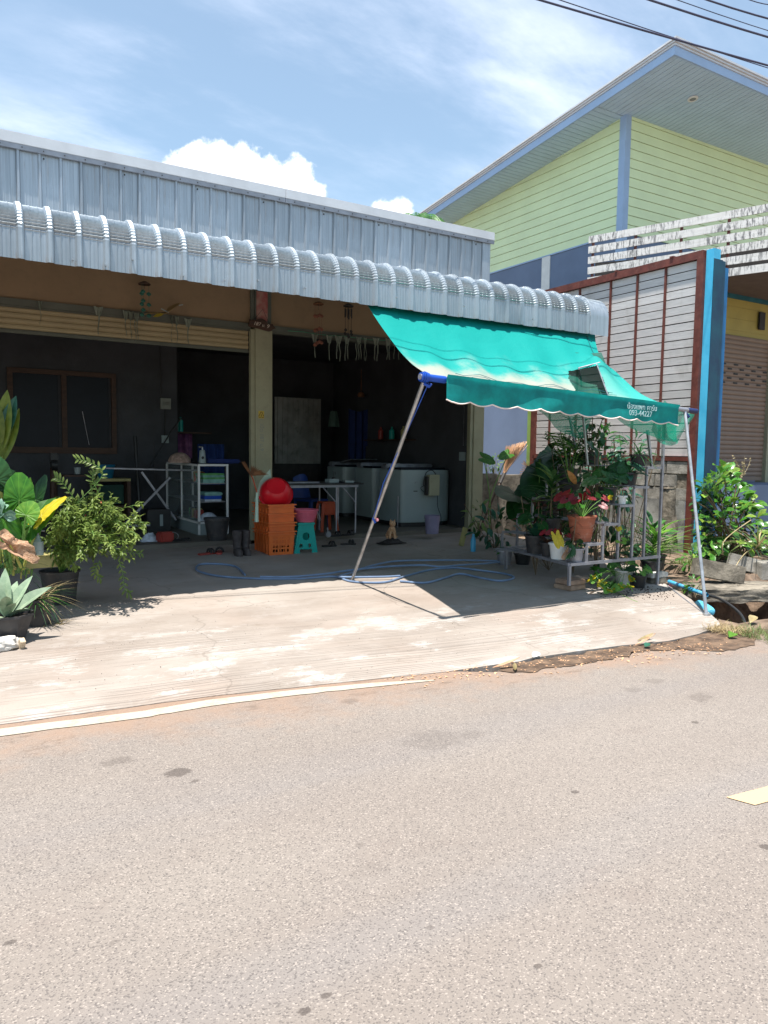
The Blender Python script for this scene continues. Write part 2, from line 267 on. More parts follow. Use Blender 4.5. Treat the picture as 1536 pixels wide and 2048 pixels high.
def apron_mat():
    m, t, p, out, obj = base_mat('brushed_concrete')
    sx = t.add('ShaderNodeSeparateXYZ'); t.l.new(obj, sx.inputs[0])
    big = t.noise(t.mapping(obj, (.8, 1.6, 1)), 1.1, 6, .62)
    c = t.mix(t.ramp(big, .3, .72), (.25, .212, .18), (.325, .285, .25))
    pk = t.noise(t.mapping(obj, (1, 1, 1), (9, 2, 0)), .7, 4, .5)
    c = t.mix(t.math('MULTIPLY', t.ramp(pk, .45, .7), .5), c, (.31, .235, .19))
    wt = t.noise(t.mapping(obj, (1.0, 1.7, 1), (2, 5, 0), (0, 0, .1)), 1.3, 10, .75)
    lo = t.ramp(t.math('ADD', sx.outputs[1], t.math('MULTIPLY', sx.outputs[0], .05)), 6.9, 5.0)
    c = t.mix(t.math('MULTIPLY', t.math('MULTIPLY', t.ramp(wt, .52, .60), lo), .75), c, (.40, .375, .35))
    dk = t.noise(t.mapping(obj, (1, 2.2, 1), (1, 8, 0)), 2.2, 8, .7)
    c = t.mix(t.math('MULTIPLY', t.ramp(dk, .56, .74), .4), c, (.16, .125, .095))
    tr_ = t.noise(t.mapping(obj, (.7, 1.1, 1), (11, 4, 0)), 1.0, 7, .65); c = t.mix(t.math('MULTIPLY', t.ramp(tr_, .45, .7), .5), c, (.19, .15, .12))
    # broom grooves run along the kerb, slightly wavy
    gr = t.math('ADD', t.math('MULTIPLY', sx.outputs[1], 1), t.math('MULTIPLY', t.noise(t.mapping(obj, (.35, .6, 1)), 1.2, 3, .5), .3))
    gr = t.math('ADD', gr, t.math('MULTIPLY', sx.outputs[0], .09))
    gn = t.add('ShaderNodeTexNoise'); gn.noise_dimensions = '1D'; gn.inputs['Scale'].default_value = 70; gn.inputs['Detail'].default_value = 3; t.l.new(gr, gn.inputs['W'])
    gl = t.ramp(gn.outputs['Fac'], .55, .62)
    amt = t.math('MULTIPLY', t.ramp(t.noise(t.mapping(obj, (.7, 1.5, 1), (3, 3, 0)), 1.3, 4, .6), .38, .6), lo)
    c = t.mix(t.math('MULTIPLY', t.math('MULTIPLY', gl, amt), .55), c, (.13, .105, .09))
    sp = t.noise(obj, 90, 4, .75); c = t.mix(t.math('MULTIPLY', t.ramp(sp, .6, .72), .5), c, (.17, .13, .1))
    mu = t.noise(t.mapping(obj, (1, 1, 1), (6, 1, 3)), 4, 9, .75); c = t.mix(t.math('MULTIPLY', t.ramp(mu, .55, .7), .45), c, (.19, .15, .115))
    cr = t.add('ShaderNodeTexVoronoi'); cr.feature = 'DISTANCE_TO_EDGE'; cr.inputs['Scale'].default_value = .42
    wv = t.add('ShaderNodeVectorMath', operation='ADD'); t.l.new(obj, wv.inputs[0]); nn = t.add('ShaderNodeTexNoise'); nn.inputs['Scale'].default_value = 2.2; nn.inputs['Detail'].default_value = 6; t.l.new(obj, nn.inputs['Vector'])
    sc_n = t.add('ShaderNodeVectorMath', operation='SCALE'); t.l.new(nn.outputs['Color'], sc_n.inputs[0]); sc_n.inputs['Scale'].default_value = .55; t.l.new(sc_n.outputs[0], wv.inputs[1]); t.l.new(wv.outputs[0], cr.inputs['Vector'])
    c = t.mix(t.math('MULTIPLY', t.ramp(cr.outputs['Distance'], .005, .001), .28), c, (.09, .07, .055))
    t.l.new(c, p.inputs['Base Color']); p.inputs['Roughness'].default_value = .9
    hh = t.math('SUBTRACT', t.math('MULTIPLY', t.noise(obj, 60, 5, .7), .4), t.math('MULTIPLY', t.math('MULTIPLY', gl, amt), .9))
    b = t.add('ShaderNodeBump', in_Strength=.7, in_Distance=.006); t.l.new(hh, b.inputs['Height']); t.l.new(b.outputs[0], p.inputs['Normal'])
    return m
def sheet_metal(name, c, c2, metal=.55):
    m, t, p, out, obj = base_mat(name)
    a = t.noise(t.mapping(obj, (38, 38, .35)), 1, 4, .6)
    b_ = t.noise(t.mapping(obj, (2.2, 2.2, 1.6)), 1, 5, .6)
    cc = t.mix(t.ramp(a, .3, .7), c, c2)
    cc = t.mix(t.math('MULTIPLY', t.ramp(b_, .45, .62), .35), cc, sc3(c2, 1.25))
    oi = t.add('ShaderNodeObjectInfo').outputs['Random']
    hs = t.add('ShaderNodeHueSaturation'); t.l.new(cc, hs.inputs['Color']); t.put(hs.inputs['Value'], t.math('ADD', t.math('MULTIPLY', oi, .22), .88))
    sz = t.add('ShaderNodeSeparateXYZ'); t.l.new(obj, sz.inputs[0])
    g = t.math('MULTIPLY', t.ramp(t.noise(t.mapping(obj, (25, 25, 4)), 1, 6, .7), .55, .75), .35)
    cc = t.mix(g, hs.outputs[0], (.22, .18, .15))
    run = t.math('MULTIPLY', t.ramp(t.noise(t.mapping(obj, (30, 30, 1.2), (2, 2, 0)), 1, 5, .7), .5, .7), t.ramp(sz.outputs[2], 3.08, 2.98)) if name.startswith('canopy') else t.math('MULTIPLY', t.ramp(t.noise(t.mapping(obj, (20, 20, .9), (2, 2, 0)), 1, 5, .7), .56, .75), .5)
    cc = t.mix(t.math('MULTIPLY', run, .8), cc, (.26, .19, .14))
    t.l.new(cc, p.inputs['Base Color']); p.inputs['Metallic'].default_value = metal; p.inputs['Roughness'].default_value = .42
    return m
def weathered_white():
    m, t, p, out, obj = base_mat('weathered_white_board')
    a = t.noise(t.mapping(obj, (3, 3, 30)), 1.2, 6, .65)
    c = t.mix(t.ramp(a, .35, .7), (.62, .60, .57), (.72, .70, .68))
    s = t.noise(t.mapping(obj, (26, 26, 5)), 1, 7, .72)
    big = t.noise(obj, 1.1, 4, .6)
    c = t.mix(t.math('MULTIPLY', t.math('MULTIPLY', t.ramp(s, .47, .59), t.ramp(big, .39, .57)), .9), c, (.09, .09, .095))
    t.l.new(c, p.inputs['Base Color']); p.inputs['Roughness'].default_value = .75
    b = t.add('ShaderNodeBump', in_Strength=.4, in_Distance=.004); t.l.new(a, b.inputs['Height']); t.l.new(b.outputs[0], p.inputs['Normal'])
    return m
def fence_board():
    m, t, p, out, obj = base_mat('grey_white_fibre_board')
    a = t.noise(t.mapping(obj, (3, 3, 40)), 1.2, 5, .6)
    c = t.mix(t.ramp(a, .35, .7), (.62, .60, .58), (.74, .71, .69))
    s = t.noise(t.mapping(obj, (2.5, 2.5, 1.5), (3, 0, 0)), 1, 6, .65)
    c = t.mix(t.math('MULTIPLY', t.ramp(s, .52, .7), .45), c, (.42, .39, .35))
    oi = t.add('ShaderNodeObjectInfo').outputs['Random']
    hs = t.add('ShaderNodeHueSaturation'); t.l.new(c, hs.inputs['Color']); t.put(hs.inputs['Value'], t.math('ADD', t.math('MULTIPLY', oi, .16), .92))
    t.l.new(hs.outputs[0], p.inputs['Base Color']); p.inputs['Roughness'].default_value = .75
    b = t.add('ShaderNodeBump', in_Strength=.3, in_Distance=.003); t.l.new(a, b.inputs['Height']); t.l.new(b.outputs[0], p.inputs['Normal'])
    return m
def awning_cloth():
    m, t, p, out, obj = base_mat('teal_awning_cloth')
    uv = t.add('ShaderNodeUVMap', uv_map='uv').outputs[0]
    su = t.add('ShaderNodeSeparateXYZ'); t.l.new(uv, su.inputs[0])
    n = t.noise(t.mapping(uv, (3.5, 1.6, 1)), 2.2, 6, .6)
    v = t.math('ADD', su.outputs[1], t.math('MULTIPLY', t.math('SUBTRACT', n, .5), .5))
    c = t.mix(t.math('MULTIPLY', t.ramp(v, .30, .85), .9), (.0, .25, .225), (.04, .34, .30))
    # sun-bleached cream band above the front bar, left two thirds
    u = su.outputs[0]
    bl = t.math('MULTIPLY', t.ramp(t.math('ADD', v, t.math('MULTIPLY', u, -.05)), .47, .64), t.ramp(u, .92, .55))
    c = t.mix(t.math('MULTIPLY', bl, .85), c, (.36, .325, .27))
    bl2 = t.math('MULTIPLY', t.ramp(n, .5, .7), t.ramp(t.math('ABSOLUTE', t.math('SUBTRACT', v, .55)), .22, .05))
    c = t.mix(t.math('MULTIPLY', bl2, .35), c, (.17, .34, .30))
    t.l.new(c, p.inputs['Base Color']); p.inputs['Roughness'].default_value = .75; p.inputs['Specular IOR Level'].default_value = .2
    b = t.add('ShaderNodeBump', in_Strength=.5, in_Distance=.03); t.l.new(t.noise(t.mapping(uv, (7, 5, 1)), 1.8, 6, .6), b.inputs['Height']); t.l.new(b.outputs[0], p.inputs['Normal'])
    tr = t.add('ShaderNodeBsdfTranslucent', in_0=(0, .26, .22, 1)); mx = t.add('ShaderNodeMixShader', in_0=.14)
    t.l.new(p.outputs[0], mx.inputs[1]); t.l.new(tr.outputs[0], mx.inputs[2]); t.l.new(mx.outputs[0], out.inputs[0])
    return m
def net_mat():
    m, t, p, out, obj = base_mat('green_shade_net')
    p.inputs['Base Color'].default_value = (.0, .26, .17, 1); p.inputs['Roughness'].default_value = .7
    uv = t.add('ShaderNodeUVMap', uv_map='uv').outputs[0]
    wv = t.add('ShaderNodeTexChecker', in_Scale=260); t.l.new(uv, wv.inputs['Vector'])
    tr = t.add('ShaderNodeBsdfTransparent'); tl = t.add('ShaderNodeBsdfTranslucent', in_0=(0, .45, .28, 1))
    m1 = t.add('ShaderNodeMixShader', in_0=.45); t.l.new(p.outputs[0], m1.inputs[1]); t.l.new(tl.outputs[0], m1.inputs[2])
    f = t.math('MULTIPLY', wv.outputs['Fac'], .62)
    mx = t.add('ShaderNodeMixShader', in_0=f); t.l.new(m1.outputs[0], mx.inputs[1]); t.l.new(tr.outputs[0], mx.inputs[2]); t.l.new(mx.outputs[0], out.inputs[0])
    return m
def shaded_net_mat():  # denser net, its green darkened for the shade under the awning
    m, t, p, out, obj = base_mat('shaded_dense_net'); p.inputs['Base Color'].default_value = (.0, .07, .045, 1)
    tr = t.add('ShaderNodeBsdfTransparent'); mx = t.add('ShaderNodeMixShader', in_0=.10); t.l.new(p.outputs[0], mx.inputs[1]); t.l.new(tr.outputs[0], mx.inputs[2]); t.l.new(mx.outputs[0], out.inputs[0]); return m
m_netd = shaded_net_mat()
def line_paint(name, c):
    m, t, p, out, obj = base_mat(name)
    n = t.noise(obj, 7, 9, .78); cc = t.mix(t.math('MULTIPLY', t.ramp(n, .52, .6), .75), c, (.36, .28, .2))
    n2 = t.noise(obj, 70, 4, .7); cc = t.mix(t.math('MULTIPLY', t.ramp(n2, .6, .7), .6), cc, (.22, .19, .17))
    t.l.new(cc, p.inputs['Base Color']); p.inputs['Roughness'].default_value = .8; return m
m_asphalt = asphalt(); m_apron = apron_mat()
m_sheet = sheet_metal('galvalume_sheet', (.31, .345, .38), (.41, .45, .49))
m_sheet_c = sheet_metal('canopy_sheet_metal', (.30, .345, .38), (.41, .455, .49))
m_cap = mat('pale_cap_flashing', (.62, .62, .63), .45, .3, var=.06, scale=3)
m_cap_low = mat('grey_cap_lip', (.30, .31, .34), .5, .4, var=.15, scale=5)
m_wwhite = weathered_white(); m_board = fence_board(); m_awn = awning_cloth(); m_net = net_mat()
m_line = line_paint('white_road_paint', (.37, .335, .27)); m_dash = line_paint('cream_yellow_road_paint', (.5, .35, .2))

# ---------------------------------------------------------------- building helpers
def ramp_z(y): return .02 + .042 * (y - 4.2)
FLOOR = .30
def wloc(o):
    v = Vector((0, 0, 0))
    while o is not None: v += o.location; o = o.parent
    return v
def tag(o, label=None, cat=None, group=None, kind=None):
    if label: o['label'] = label
    if cat: o['category'] = cat
    if group: o['group'] = group
    if kind: o['kind'] = kind
    return o
def thing(name, loc, label, cat, group=None):
    o = bpy.data.objects.new(name, None); col.objects.link(o); o.location = loc; o.empty_display_size = .1
    return tag(o, label, cat, group)
class MB:
    """collects world-space geometry for ONE mesh object"""
    def __init__(s): s.v = []; s.f = []; s.uv = None
    def quad(s, a, b, c, d):
        i = len(s.v); s.v += [Vector(a), Vector(b), Vector(c), Vector(d)]; s.f.append((i, i + 1, i + 2, i + 3)); return s
    def bx(s, x0, y0, z0, x1, y1, z1, M=None):
        i = len(s.v); P = [Vector((x, y, z)) for z in (z0, z1) for y in (y0, y1) for x in (x0, x1)]
        if M is not None: P = [M @ p for p in P]
        s.v += P; s.f += [(i, i + 2, i + 3, i + 1), (i + 4, i + 5, i + 7, i + 6), (i, i + 1, i + 5, i + 4), (i + 2, i + 6, i + 7, i + 3), (i, i + 4, i + 6, i + 2), (i + 1, i + 3, i + 7, i + 5)]; return s
    def box(s, c, d, rz=0, rx=0, ry=0):
        M = Matrix.Translation(c) @ Matrix.Rotation(rz, 4, 'Z') @ Matrix.Rotation(ry, 4, 'Y') @ Matrix.Rotation(rx, 4, 'X')
        return s.bx(-d[0] / 2, -d[1] / 2, -d[2] / 2, d[0] / 2, d[1] / 2, d[2] / 2, M)
    def beam(s, a, b, w, h):
        a = Vector(a); b = Vector(b); d = b - a; q = d.to_track_quat('X', 'Z').to_matrix().to_4x4()
        return s.bx(0, -w / 2, -h / 2, d.length, w / 2, h / 2, Matrix.Translation(a) @ q)
    def tube(s, pts, r, n=8, cap=True, r2=None):
        pts = [Vector(p) for p in pts]; k = len(pts); i0 = len(s.v); prev = None
        for j, p in enumerate(pts):
            d = (pts[min(j + 1, k - 1)] - pts[max(j - 1, 0)]).normalized()
            if prev is None:
                a = d.cross(Vector((0, 0, 1)));  a = a if a.length > .05 else d.cross(Vector((0, 1, 0)))
                a.normalize()
            else: a = (prev - d * prev.dot(d)).normalized()
            b = d.cross(a); prev = a; rr = r if r2 is None else r + (r2 - r) * j / max(1, k - 1)
            for q in range(n):
                t = 2 * math.pi * q / n; s.v.append(p + (a * math.cos(t) + b * math.sin(t)) * rr)
        for j in range(k - 1):
            for q in range(n): s.f.append((i0 + j * n + q, i0 + j * n + (q + 1) % n, i0 + (j + 1) * n + (q + 1) % n, i0 + (j + 1) * n + q))
        if cap: s.f.append(tuple(i0 + q for q in range(n - 1, -1, -1))); s.f.append(tuple(i0 + (k - 1) * n + q for q in range(n)))
        return s
    def lathe(s, prof, c=(0, 0, 0), n=20, M=None, sx=1, sy=1):
        i0 = len(s.v); M = M if M is not None else Matrix.Translation(c)
        for (r, z) in prof:
            for q in range(n): t = 2 * math.pi * q / n; s.v.append(M @ Vector((r * sx * math.cos(t), r * sy * math.sin(t), z)))
        for j in range(len(prof) - 1):
            for q in range(n): s.f.append((i0 + j * n + q, i0 + j * n + (q + 1) % n, i0 + (j + 1) * n + (q + 1) % n, i0 + (j + 1) * n + q))
        return s
    def disc(s, r, c, n=20, M=None, sx=1, sy=1):
        i0 = len(s.v); M = M if M is not None else Matrix.Translation(c)
        for q in range(n): t = 2 * math.pi * q / n; s.v.append(M @ Vector((r * sx * math.cos(t), r * sy * math.sin(t), 0)))
        s.f.append(tuple(range(i0, i0 + n))); return s
    def grid(s, fn, nu, nv, skip=None, uv=False):
        i0 = len(s.v)
        for j in range(nv + 1):
            for i in range(nu + 1): s.v.append(Vector(fn(i / nu, j / nv)))
        if uv and s.uv is None: s.uv = []
        for j in range(nv):
            for i in range(nu):
                if skip and skip((i + .5) / nu, (j + .5) / nv): continue
                s.f.append((i0 + j * (nu + 1) + i, i0 + j * (nu + 1) + i + 1, i0 + (j + 1) * (nu + 1) + i + 1, i0 + (j + 1) * (nu + 1) + i))
                if uv: s.uv += [(i / nu, j / nv), ((i + 1) / nu, j / nv), ((i + 1) / nu, (j + 1) / nv), (i / nu, (j + 1) / nv)]
        return s
    def prism(s, poly, h, M):
        """2D polygon extruded by h in local z"""
        i0 = len(s.v); n = len(poly)
        s.v += [M @ Vector((x, y, 0)) for x, y in poly] + [M @ Vector((x, y, h)) for x, y in poly]
        s.f.append(tuple(i0 + q for q in range(n - 1, -1, -1))); s.f.append(tuple(i0 + n + q for q in range(n)))
        for q in range(n): s.f.append((i0 + q, i0 + (q + 1) % n, i0 + n + (q + 1) % n, i0 + n + q))
        return s
    def leaf(s, p, d, up_, L, W, bend=.3, fold=.25, segs=4, kind='lance'):
        p = Vector(p); d = Vector(d).normalized(); up_ = Vector(up_); sd = d.cross(up_)
        if sd.length < .01: sd = d.cross(Vector((1, 0, .3)))
        sd.normalize(); nn = sd.cross(d); i0 = len(s.v)
        for j in range(segs + 1):
            t = j / segs
            if kind == 'lance': w_ = math.sin(math.pi * min(1, t * .97 + .03)) ** .8
            elif kind == 'blade': w_ = (1 - t) ** .6 * (1 if t > .01 else .7)
            else: w_ = (math.sin(math.pi * t ** 1.7)) ** .7 if 0 < t < 1 else .05
            w_ = max(w_, .04) * W / 2; c = p + d * (L * t * (1 - .12 * bend * t)) - nn * (bend * L * t * t)
            s.v += [c + sd * w_ + nn * fold * w_, c, c - sd * w_ + nn * fold * w_]
        for j in range(segs):
            a = i0 + 3 * j; s.f += [(a, a + 1, a + 4, a + 3), (a + 1, a + 2, a + 5, a + 4)]
        return s
    def mesh(s, name, m, smooth=True, origin=None, bevel=0, solid=0, angle=35):
        me = bpy.data.meshes.new(name); o = Vector(origin) if origin is not None else Vector((0, 0, 0))
        me.from_pydata([v - o for v in s.v], [], s.f)
        if s.uv:
            ul = me.uv_layers.new(name='uv')
            for k, q in enumerate(s.uv): ul.data[k].uv = q
        if bevel or solid:
            bm = bmesh.new(); bm.from_mesh(me); bmesh.ops.remove_doubles(bm, verts=bm.verts, dist=1e-5)
            if bevel: bmesh.ops.bevel(bm, geom=bm.edges[:], offset=bevel, segments=2, affect='EDGES', clamp_overlap=True)
            if solid: bmesh.ops.recalc_face_normals(bm, faces=bm.faces); bmesh.ops.solidify(bm, geom=bm.faces[:], thickness=solid)
            bm.to_mesh(me); bm.free()
        me.validate(); me.materials.append(m)
        if smooth:
            me.shade_smooth()
            try: me.set_sharp_from_angle(angle=R(angle))
            except Exception: pass
        return me
    def done(s, name, m, parent=None, smooth=True, label=None, cat=None, kind=None, group=None, bevel=0, solid=0, angle=35, at=None):
        org = wloc(parent) if parent is not None else Vector((0, 0, 0)); loc = Vector((0, 0, 0))
        if at is not None: loc = Vector(at) - org; org = Vector(at)
        me = s.mesh(name, m, smooth, org, bevel, solid, angle); o = bpy.data.objects.new(name, me)
        col.objects.link(o); o.location = loc
        if parent is not None: o.parent = parent
        return tag(o, label, cat, group, kind)
def inst(name, me, parent, world_loc=None, M=None, kind=None):
    """another object on a shared mesh; M is a world matrix (parents are never rotated)"""
    o = bpy.data.objects.new(name, me); col.objects.link(o); o.parent = parent
    org = wloc(parent) if parent is not None else Vector((0, 0, 0))
    if M is not None: M = Matrix.Translation(-org) @ M; o.matrix_basis = M
    else: o.location = Vector(world_loc) - org
    if kind: o['kind'] = kind
    return o
def copy_thing(src, loc, rz=0., label=None, scale=None):
    c = src.copy(); col.objects.link(c); c.location = loc; c.rotation_euler = (0, 0, rz)
    if scale: c.scale = (scale,) * 3
    if label: c['label'] = label
    for ch in src.children:
        d = ch.copy(); col.objects.link(d); d.parent = c
        for g in ch.children: e = g.copy(); col.objects.link(e); e.parent = d
    return c
def text_mesh(txt, size, M, m, name, parent, depth=.001, align='CENTER', shear=0, bold=0., thai=False):
    cu = bpy.data.curves.new(name, 'FONT'); cu.body = txt; cu.size = size; cu.extrude = depth; cu.align_x = align; cu.align_y = 'CENTER'; cu.shear = shear; cu.offset = bold
    cu.resolution_u = 3
    tmp = bpy.data.objects.new('tmp', cu); col.objects.link(tmp)
    bpy.context.view_layer.update(); dg = bpy.context.evaluated_depsgraph_get()
    me = bpy.data.meshes.new_from_object(tmp.evaluated_get(dg)); bpy.data.objects.remove(tmp)
    me.materials.clear(); me.materials.append(m)
    org = wloc(parent)
    me.transform(Matrix.Translation(-org) @ M)
    o = bpy.data.objects.new(name, me); col.objects.link(o); o.parent = parent; return o
def sag(a, b, s, n=12, side=(0, 0, 0)):
    a = Vector(a); b = Vector(b); return [a.lerp(b, i / n) + (Vector(side) - Vector((0, 0, s))) * 4 * (i / n) * (1 - i / n) for i in range(n + 1)]
def curve(pts, n=6):
    """Catmull-Rom through points"""
    P = [Vector(p) for p in pts]; P = [P[0] * 2 - P[1]] + P + [P[-1] * 2 - P[-2]]; out = []
    for i in range(1, len(P) - 2):
        for k in range(n):
            t = k / n; a, b, c, d = P[i - 1:i + 3]
            out.append(.5 * ((2 * b) + (c - a) * t + (2 * a - 5 * b + 4 * c - d) * t * t + (3 * b - a - 3 * c + d) * t ** 3))
    out.append(P[-2]); return out
FRONT = Matrix(((1, 0, 0, 0), (0, 0, -1, 0), (0, 1, 0, 0), (0, 0, 0, 1)))   # local xy plane stands up, facing -Y
def atm(loc, M): return Matrix.Translation(loc) @ M
def heart_mesh(name, m, L=1., wav=.02, cup=.12):
    """arrow/heart shaped leaf: stalk joins at origin, tip at +X, face +Z"""
    b = MB(); n = 34; rings = 6; b.v.append(Vector((0, 0, 0)))
    def rad(t):
        a = abs(t) / math.pi
        base = .54 * (1 - a) ** .42 + .46 * max(0, 1 - a * 2.9) ** 1.5
        lobe = .24 * math.exp(-((a - .78) / .13) ** 2)
        return max(.05, base + lobe - .55 * math.exp(-((a - 1) / .07) ** 2))
    for j in range(1, rings + 1):
        for q in range(n):
            t = -math.pi + 2 * math.pi * (q + .5) / n; r = rad(t) * j / rings * L
            x, y = r * math.cos(t), r * math.sin(t) * 1.05
            z = cup * abs(y) - .12 * x * abs(x) + wav * math.cos(t * 14) * (j / rings) ** 1.3 * .8 - .04 * (j / rings) ** 2
            b.v.append(Vector((x, y, z)))
    for q in range(n - 1): b.f.append((0, 1 + q, 2 + q))
    for j in range(rings - 1):
        for q in range(n - 1):
            a = 1 + j * n + q; b.f.append((a, a + n, a + n + 1, a + 1))
    return b.mesh(name, m)
def leaf_mesh(name, m, W=.3, bend=.25, fold=.3, segs=6, kind='lance', wave=0.):
    b = MB(); b.leaf((0, 0, 0), (1, 0, 0), (0, 0, 1), 1, W, bend, fold, segs, kind)
    if wave:
        for i, v in enumerate(b.v): v.z += wave * math.sin(v.x * 17 + i)
    return b.mesh(name, m)
def aim(p, d, nrm_, s, roll=0.):
    """matrix: local +X along d, local +Z near nrm_"""
    x = Vector(d).normalized(); z = Vector(nrm_); y = z.cross(x)
    if y.length < .02: y = Vector((0, 1, .2)).cross(x)
    y.normalize(); z = x.cross(y)
    M = Matrix(((x.x, y.x, z.x, 0), (x.y, y.y, z.y, 0), (x.z, y.z, z.z, 0), (0, 0, 0, 1)))
    sv = s if isinstance(s, (tuple, list)) else (s, s, s)
    return Matrix.Translation(p) @ M @ Matrix.Rotation(roll, 4, 'X') @ Matrix.Diagonal((*sv, 1))
TOCAM = Vector((-.52, -.85, .05))

# ---------------------------------------------------------------- ground, road, apron, floor
# soil sheet with an open drain pit beside the apron
PX0, PX1, PY0, PY1 = 6.25, 8.2, 4.05, 5.15
rd = MB(); dx, dy = .9935, -.1135
def road_edge(x):   # far edge of the tarmac
    return 4.62 - .118 * (x - 1) if x < 2.6 else (4.43 - .118 * 0 - .95 * (x - 2.6) if x < 3.15 else 3.90 - .10 * (x - 3.15))
rx_ = [-80, -30, -8, -3] + [-2 + .25 * i for i in range(60)] + [14, 20, 40, 90]
for a, b in zip(rx_[:-1], rx_[1:]):
    wob1 = .03 * noise.noise(Vector((a * 2, 0, 0))); wob2 = .03 * noise.noise(Vector((b * 2, 0, 0)))
    rd.quad((a, -2.4 - .118 * a, 0), (b, -2.4 - .118 * b, 0), (b, road_edge(b) + wob2, 0), (a, road_edge(a) + wob1, 0))
rd.done('road', m_asphalt, kind='structure', smooth=False)
# apron: front edge and right edge traced on the ground
XX = 0
front = [(-9, 5.6), (-3, 4.85), (0.264, 4.413, 0.029), (1.412, 4.320, 0.025), (2.489, 4.130, 0.017), (2.994, 4.037, 0.013), (3.593, 3.998, 0.012), (4.169, 3.970, 0.010), (4.565, 3.931, 0.009), (5.051, 3.844, 0.005), (5.488, 3.884, 0.007), (5.948, 3.989, 0.011)]
right = [(5.948, 3.989, 0.011), (6.231, 4.325, 0.025), (6.564, 4.749, 0.043), (6.849, 5.178, 0.061), (7.011, 5.470, 0.073), (7.3, 5.75), (7.6, 6.3), (7.75, 9.7)]
ap = MB()
def edge_y(x):
    for a, b in zip(front[:-1], front[1:]):
        if a[0] <= x <= b[0]: return a[1] + (b[1] - a[1]) * (x - a[0]) / (b[0] - a[0])
    for a, b in zip(right[:-1], right[1:]):
        if a[0] <= x <= b[0]: return a[1] + (b[1] - a[1]) * (x - a[0]) / (b[0] - a[0])
    return 9.5
NX = 150
def apf(u, v):
    x = -9 + u * (7.7 + 9); y0 = edge_y(x); y0 += .012 * noise.noise(Vector((x * 6, 1, 1)))
    y = y0 + v * (9.46 - y0); z = ramp_z(y) + .006 * noise.noise(Vector((x * .8, y * .8, 2)))
    z = max(z, .012)
    if v == 0 and x < 3.6: z = .005
    return (x, y, z)
ap.grid(apf, NX, 40)
# its broken edge face
for i in range(NX):
    a = Vector(apf(i / NX, 0)); b = Vector(apf((i + 1) / NX, 0)); ap.quad((a.x, a.y, -.3 if a.x > 5.9 else -.05), (b.x, b.y, -.3 if b.x > 5.9 else -.05), b, a)
ap.done('concrete_apron', m_apron, kind='structure', angle=60)
g = MB()
def soil(x, y): return .02 + .035 * (noise.noise(Vector((x * .9, y * .9, 0))) + .5 * noise.noise(Vector((x * 3, y * 3, 4))))
xs = [-60, -20, -8, -4, 0, 3, 5] + [5.4 + .1 * i for i in range(48)] + [10.5, 12, 15, 20, 30, 60]
ys = [-60, -20, -5, 0, 2, 3.0, 3.3] + [3.4 + .1 * i for i in range(40)] + [7.6, 8, 9, 10, 12, 15, 20, 40, 90]
def gz(x, y):
    if y < 3.45: return -.06
    if x < 5.3: return -.06
    z = soil(x, y) - .03
    if x < 7.75 and edge_y(x) - .05 < y < 9.6: return -.12
    if x < 7.75 and y < 9.6: z = min(z, -.005)
    if y < 3.9: z = -.012 + (y - 3.45) / .45 * (z + .03)
    if x > 8.2 and y > 5.2: z += .10
    if PX0 < x < PX1 and PY0 < y < PY1:
        e = min(x - PX0, PX1 - x, y - PY0, PY1 - y); z -= .6 * min(1, e / .14)
    return z
idx = {}
for j, y in enumerate(ys):
    for i, x in enumerate(xs): idx[i, j] = len(g.v); g.v.append(Vector((x, y, gz(x, y))))
for j in range(len(ys) - 1):
    for i in range(len(xs) - 1): g.f.append((idx[i, j], idx[i + 1, j], idx[i + 1, j + 1], idx[i, j + 1]))
g.done('ground', m_dirt, kind='structure')
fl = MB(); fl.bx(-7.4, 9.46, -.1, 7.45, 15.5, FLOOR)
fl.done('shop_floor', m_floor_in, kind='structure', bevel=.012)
# painted lines: 4 mm sheets
ln = MB(); fp = [(-7, 5.06), (-2, 4.50), (0.251, 4.233, 0.004), (0.995, 4.146, 0.004), (1.357, 4.153, 0.004), (1.889, 4.086, 0.004), (2.407, 3.992, 0.004), (2.785, 3.917, 0.004)]
wd = [.12, .12, .115, .11, .11, .10, .08, .02]
for k in range(len(fp) - 1):
    for q in range(6):
        t0, t1 = q / 6, (q + 1) / 6
        def pp(t): return (fp[k][0] + (fp[k + 1][0] - fp[k][0]) * t, fp[k][1] + (fp[k + 1][1] - fp[k][1]) * t, .004), wd[k] + (wd[k + 1] - wd[k]) * t
        (a, wa), (b, wb) = pp(t0), pp(t1)
        na = .012 * noise.noise(Vector((a[0] * 9, 5, 0))); nb = .012 * noise.noise(Vector((b[0] * 9, 5, 0)))
        ln.quad((a[0], a[1] + na, .004), (b[0], b[1] + nb, .004), (b[0], b[1] + wb + nb * .5, .004), (a[0], a[1] + wa + na * .5, .004))
tag(ln.done('edge_line', m_line, smooth=False), kind='structure')
ds = MB(); A = Vector((2.946, 1.917, 0.004)); d0 = Vector((1, -.105, 0)); n0 = Vector((-.02, -.108, 0))
ds.v = [A, A + d0 * 2.0, A + d0 * 2.0 + n0, A + d0 * .06 + n0 * .95]; ds.f = [(0, 3, 2, 1)]
tag(ds.done('centre_dash', m_dash, smooth=False), kind='structure')

# ---------------------------------------------------------------- the shop
shop = thing('shop_building', (3.8, 9.6, .24), 'low cream shop with a galvanised sheet parapet and two open shutter bays', 'shop')
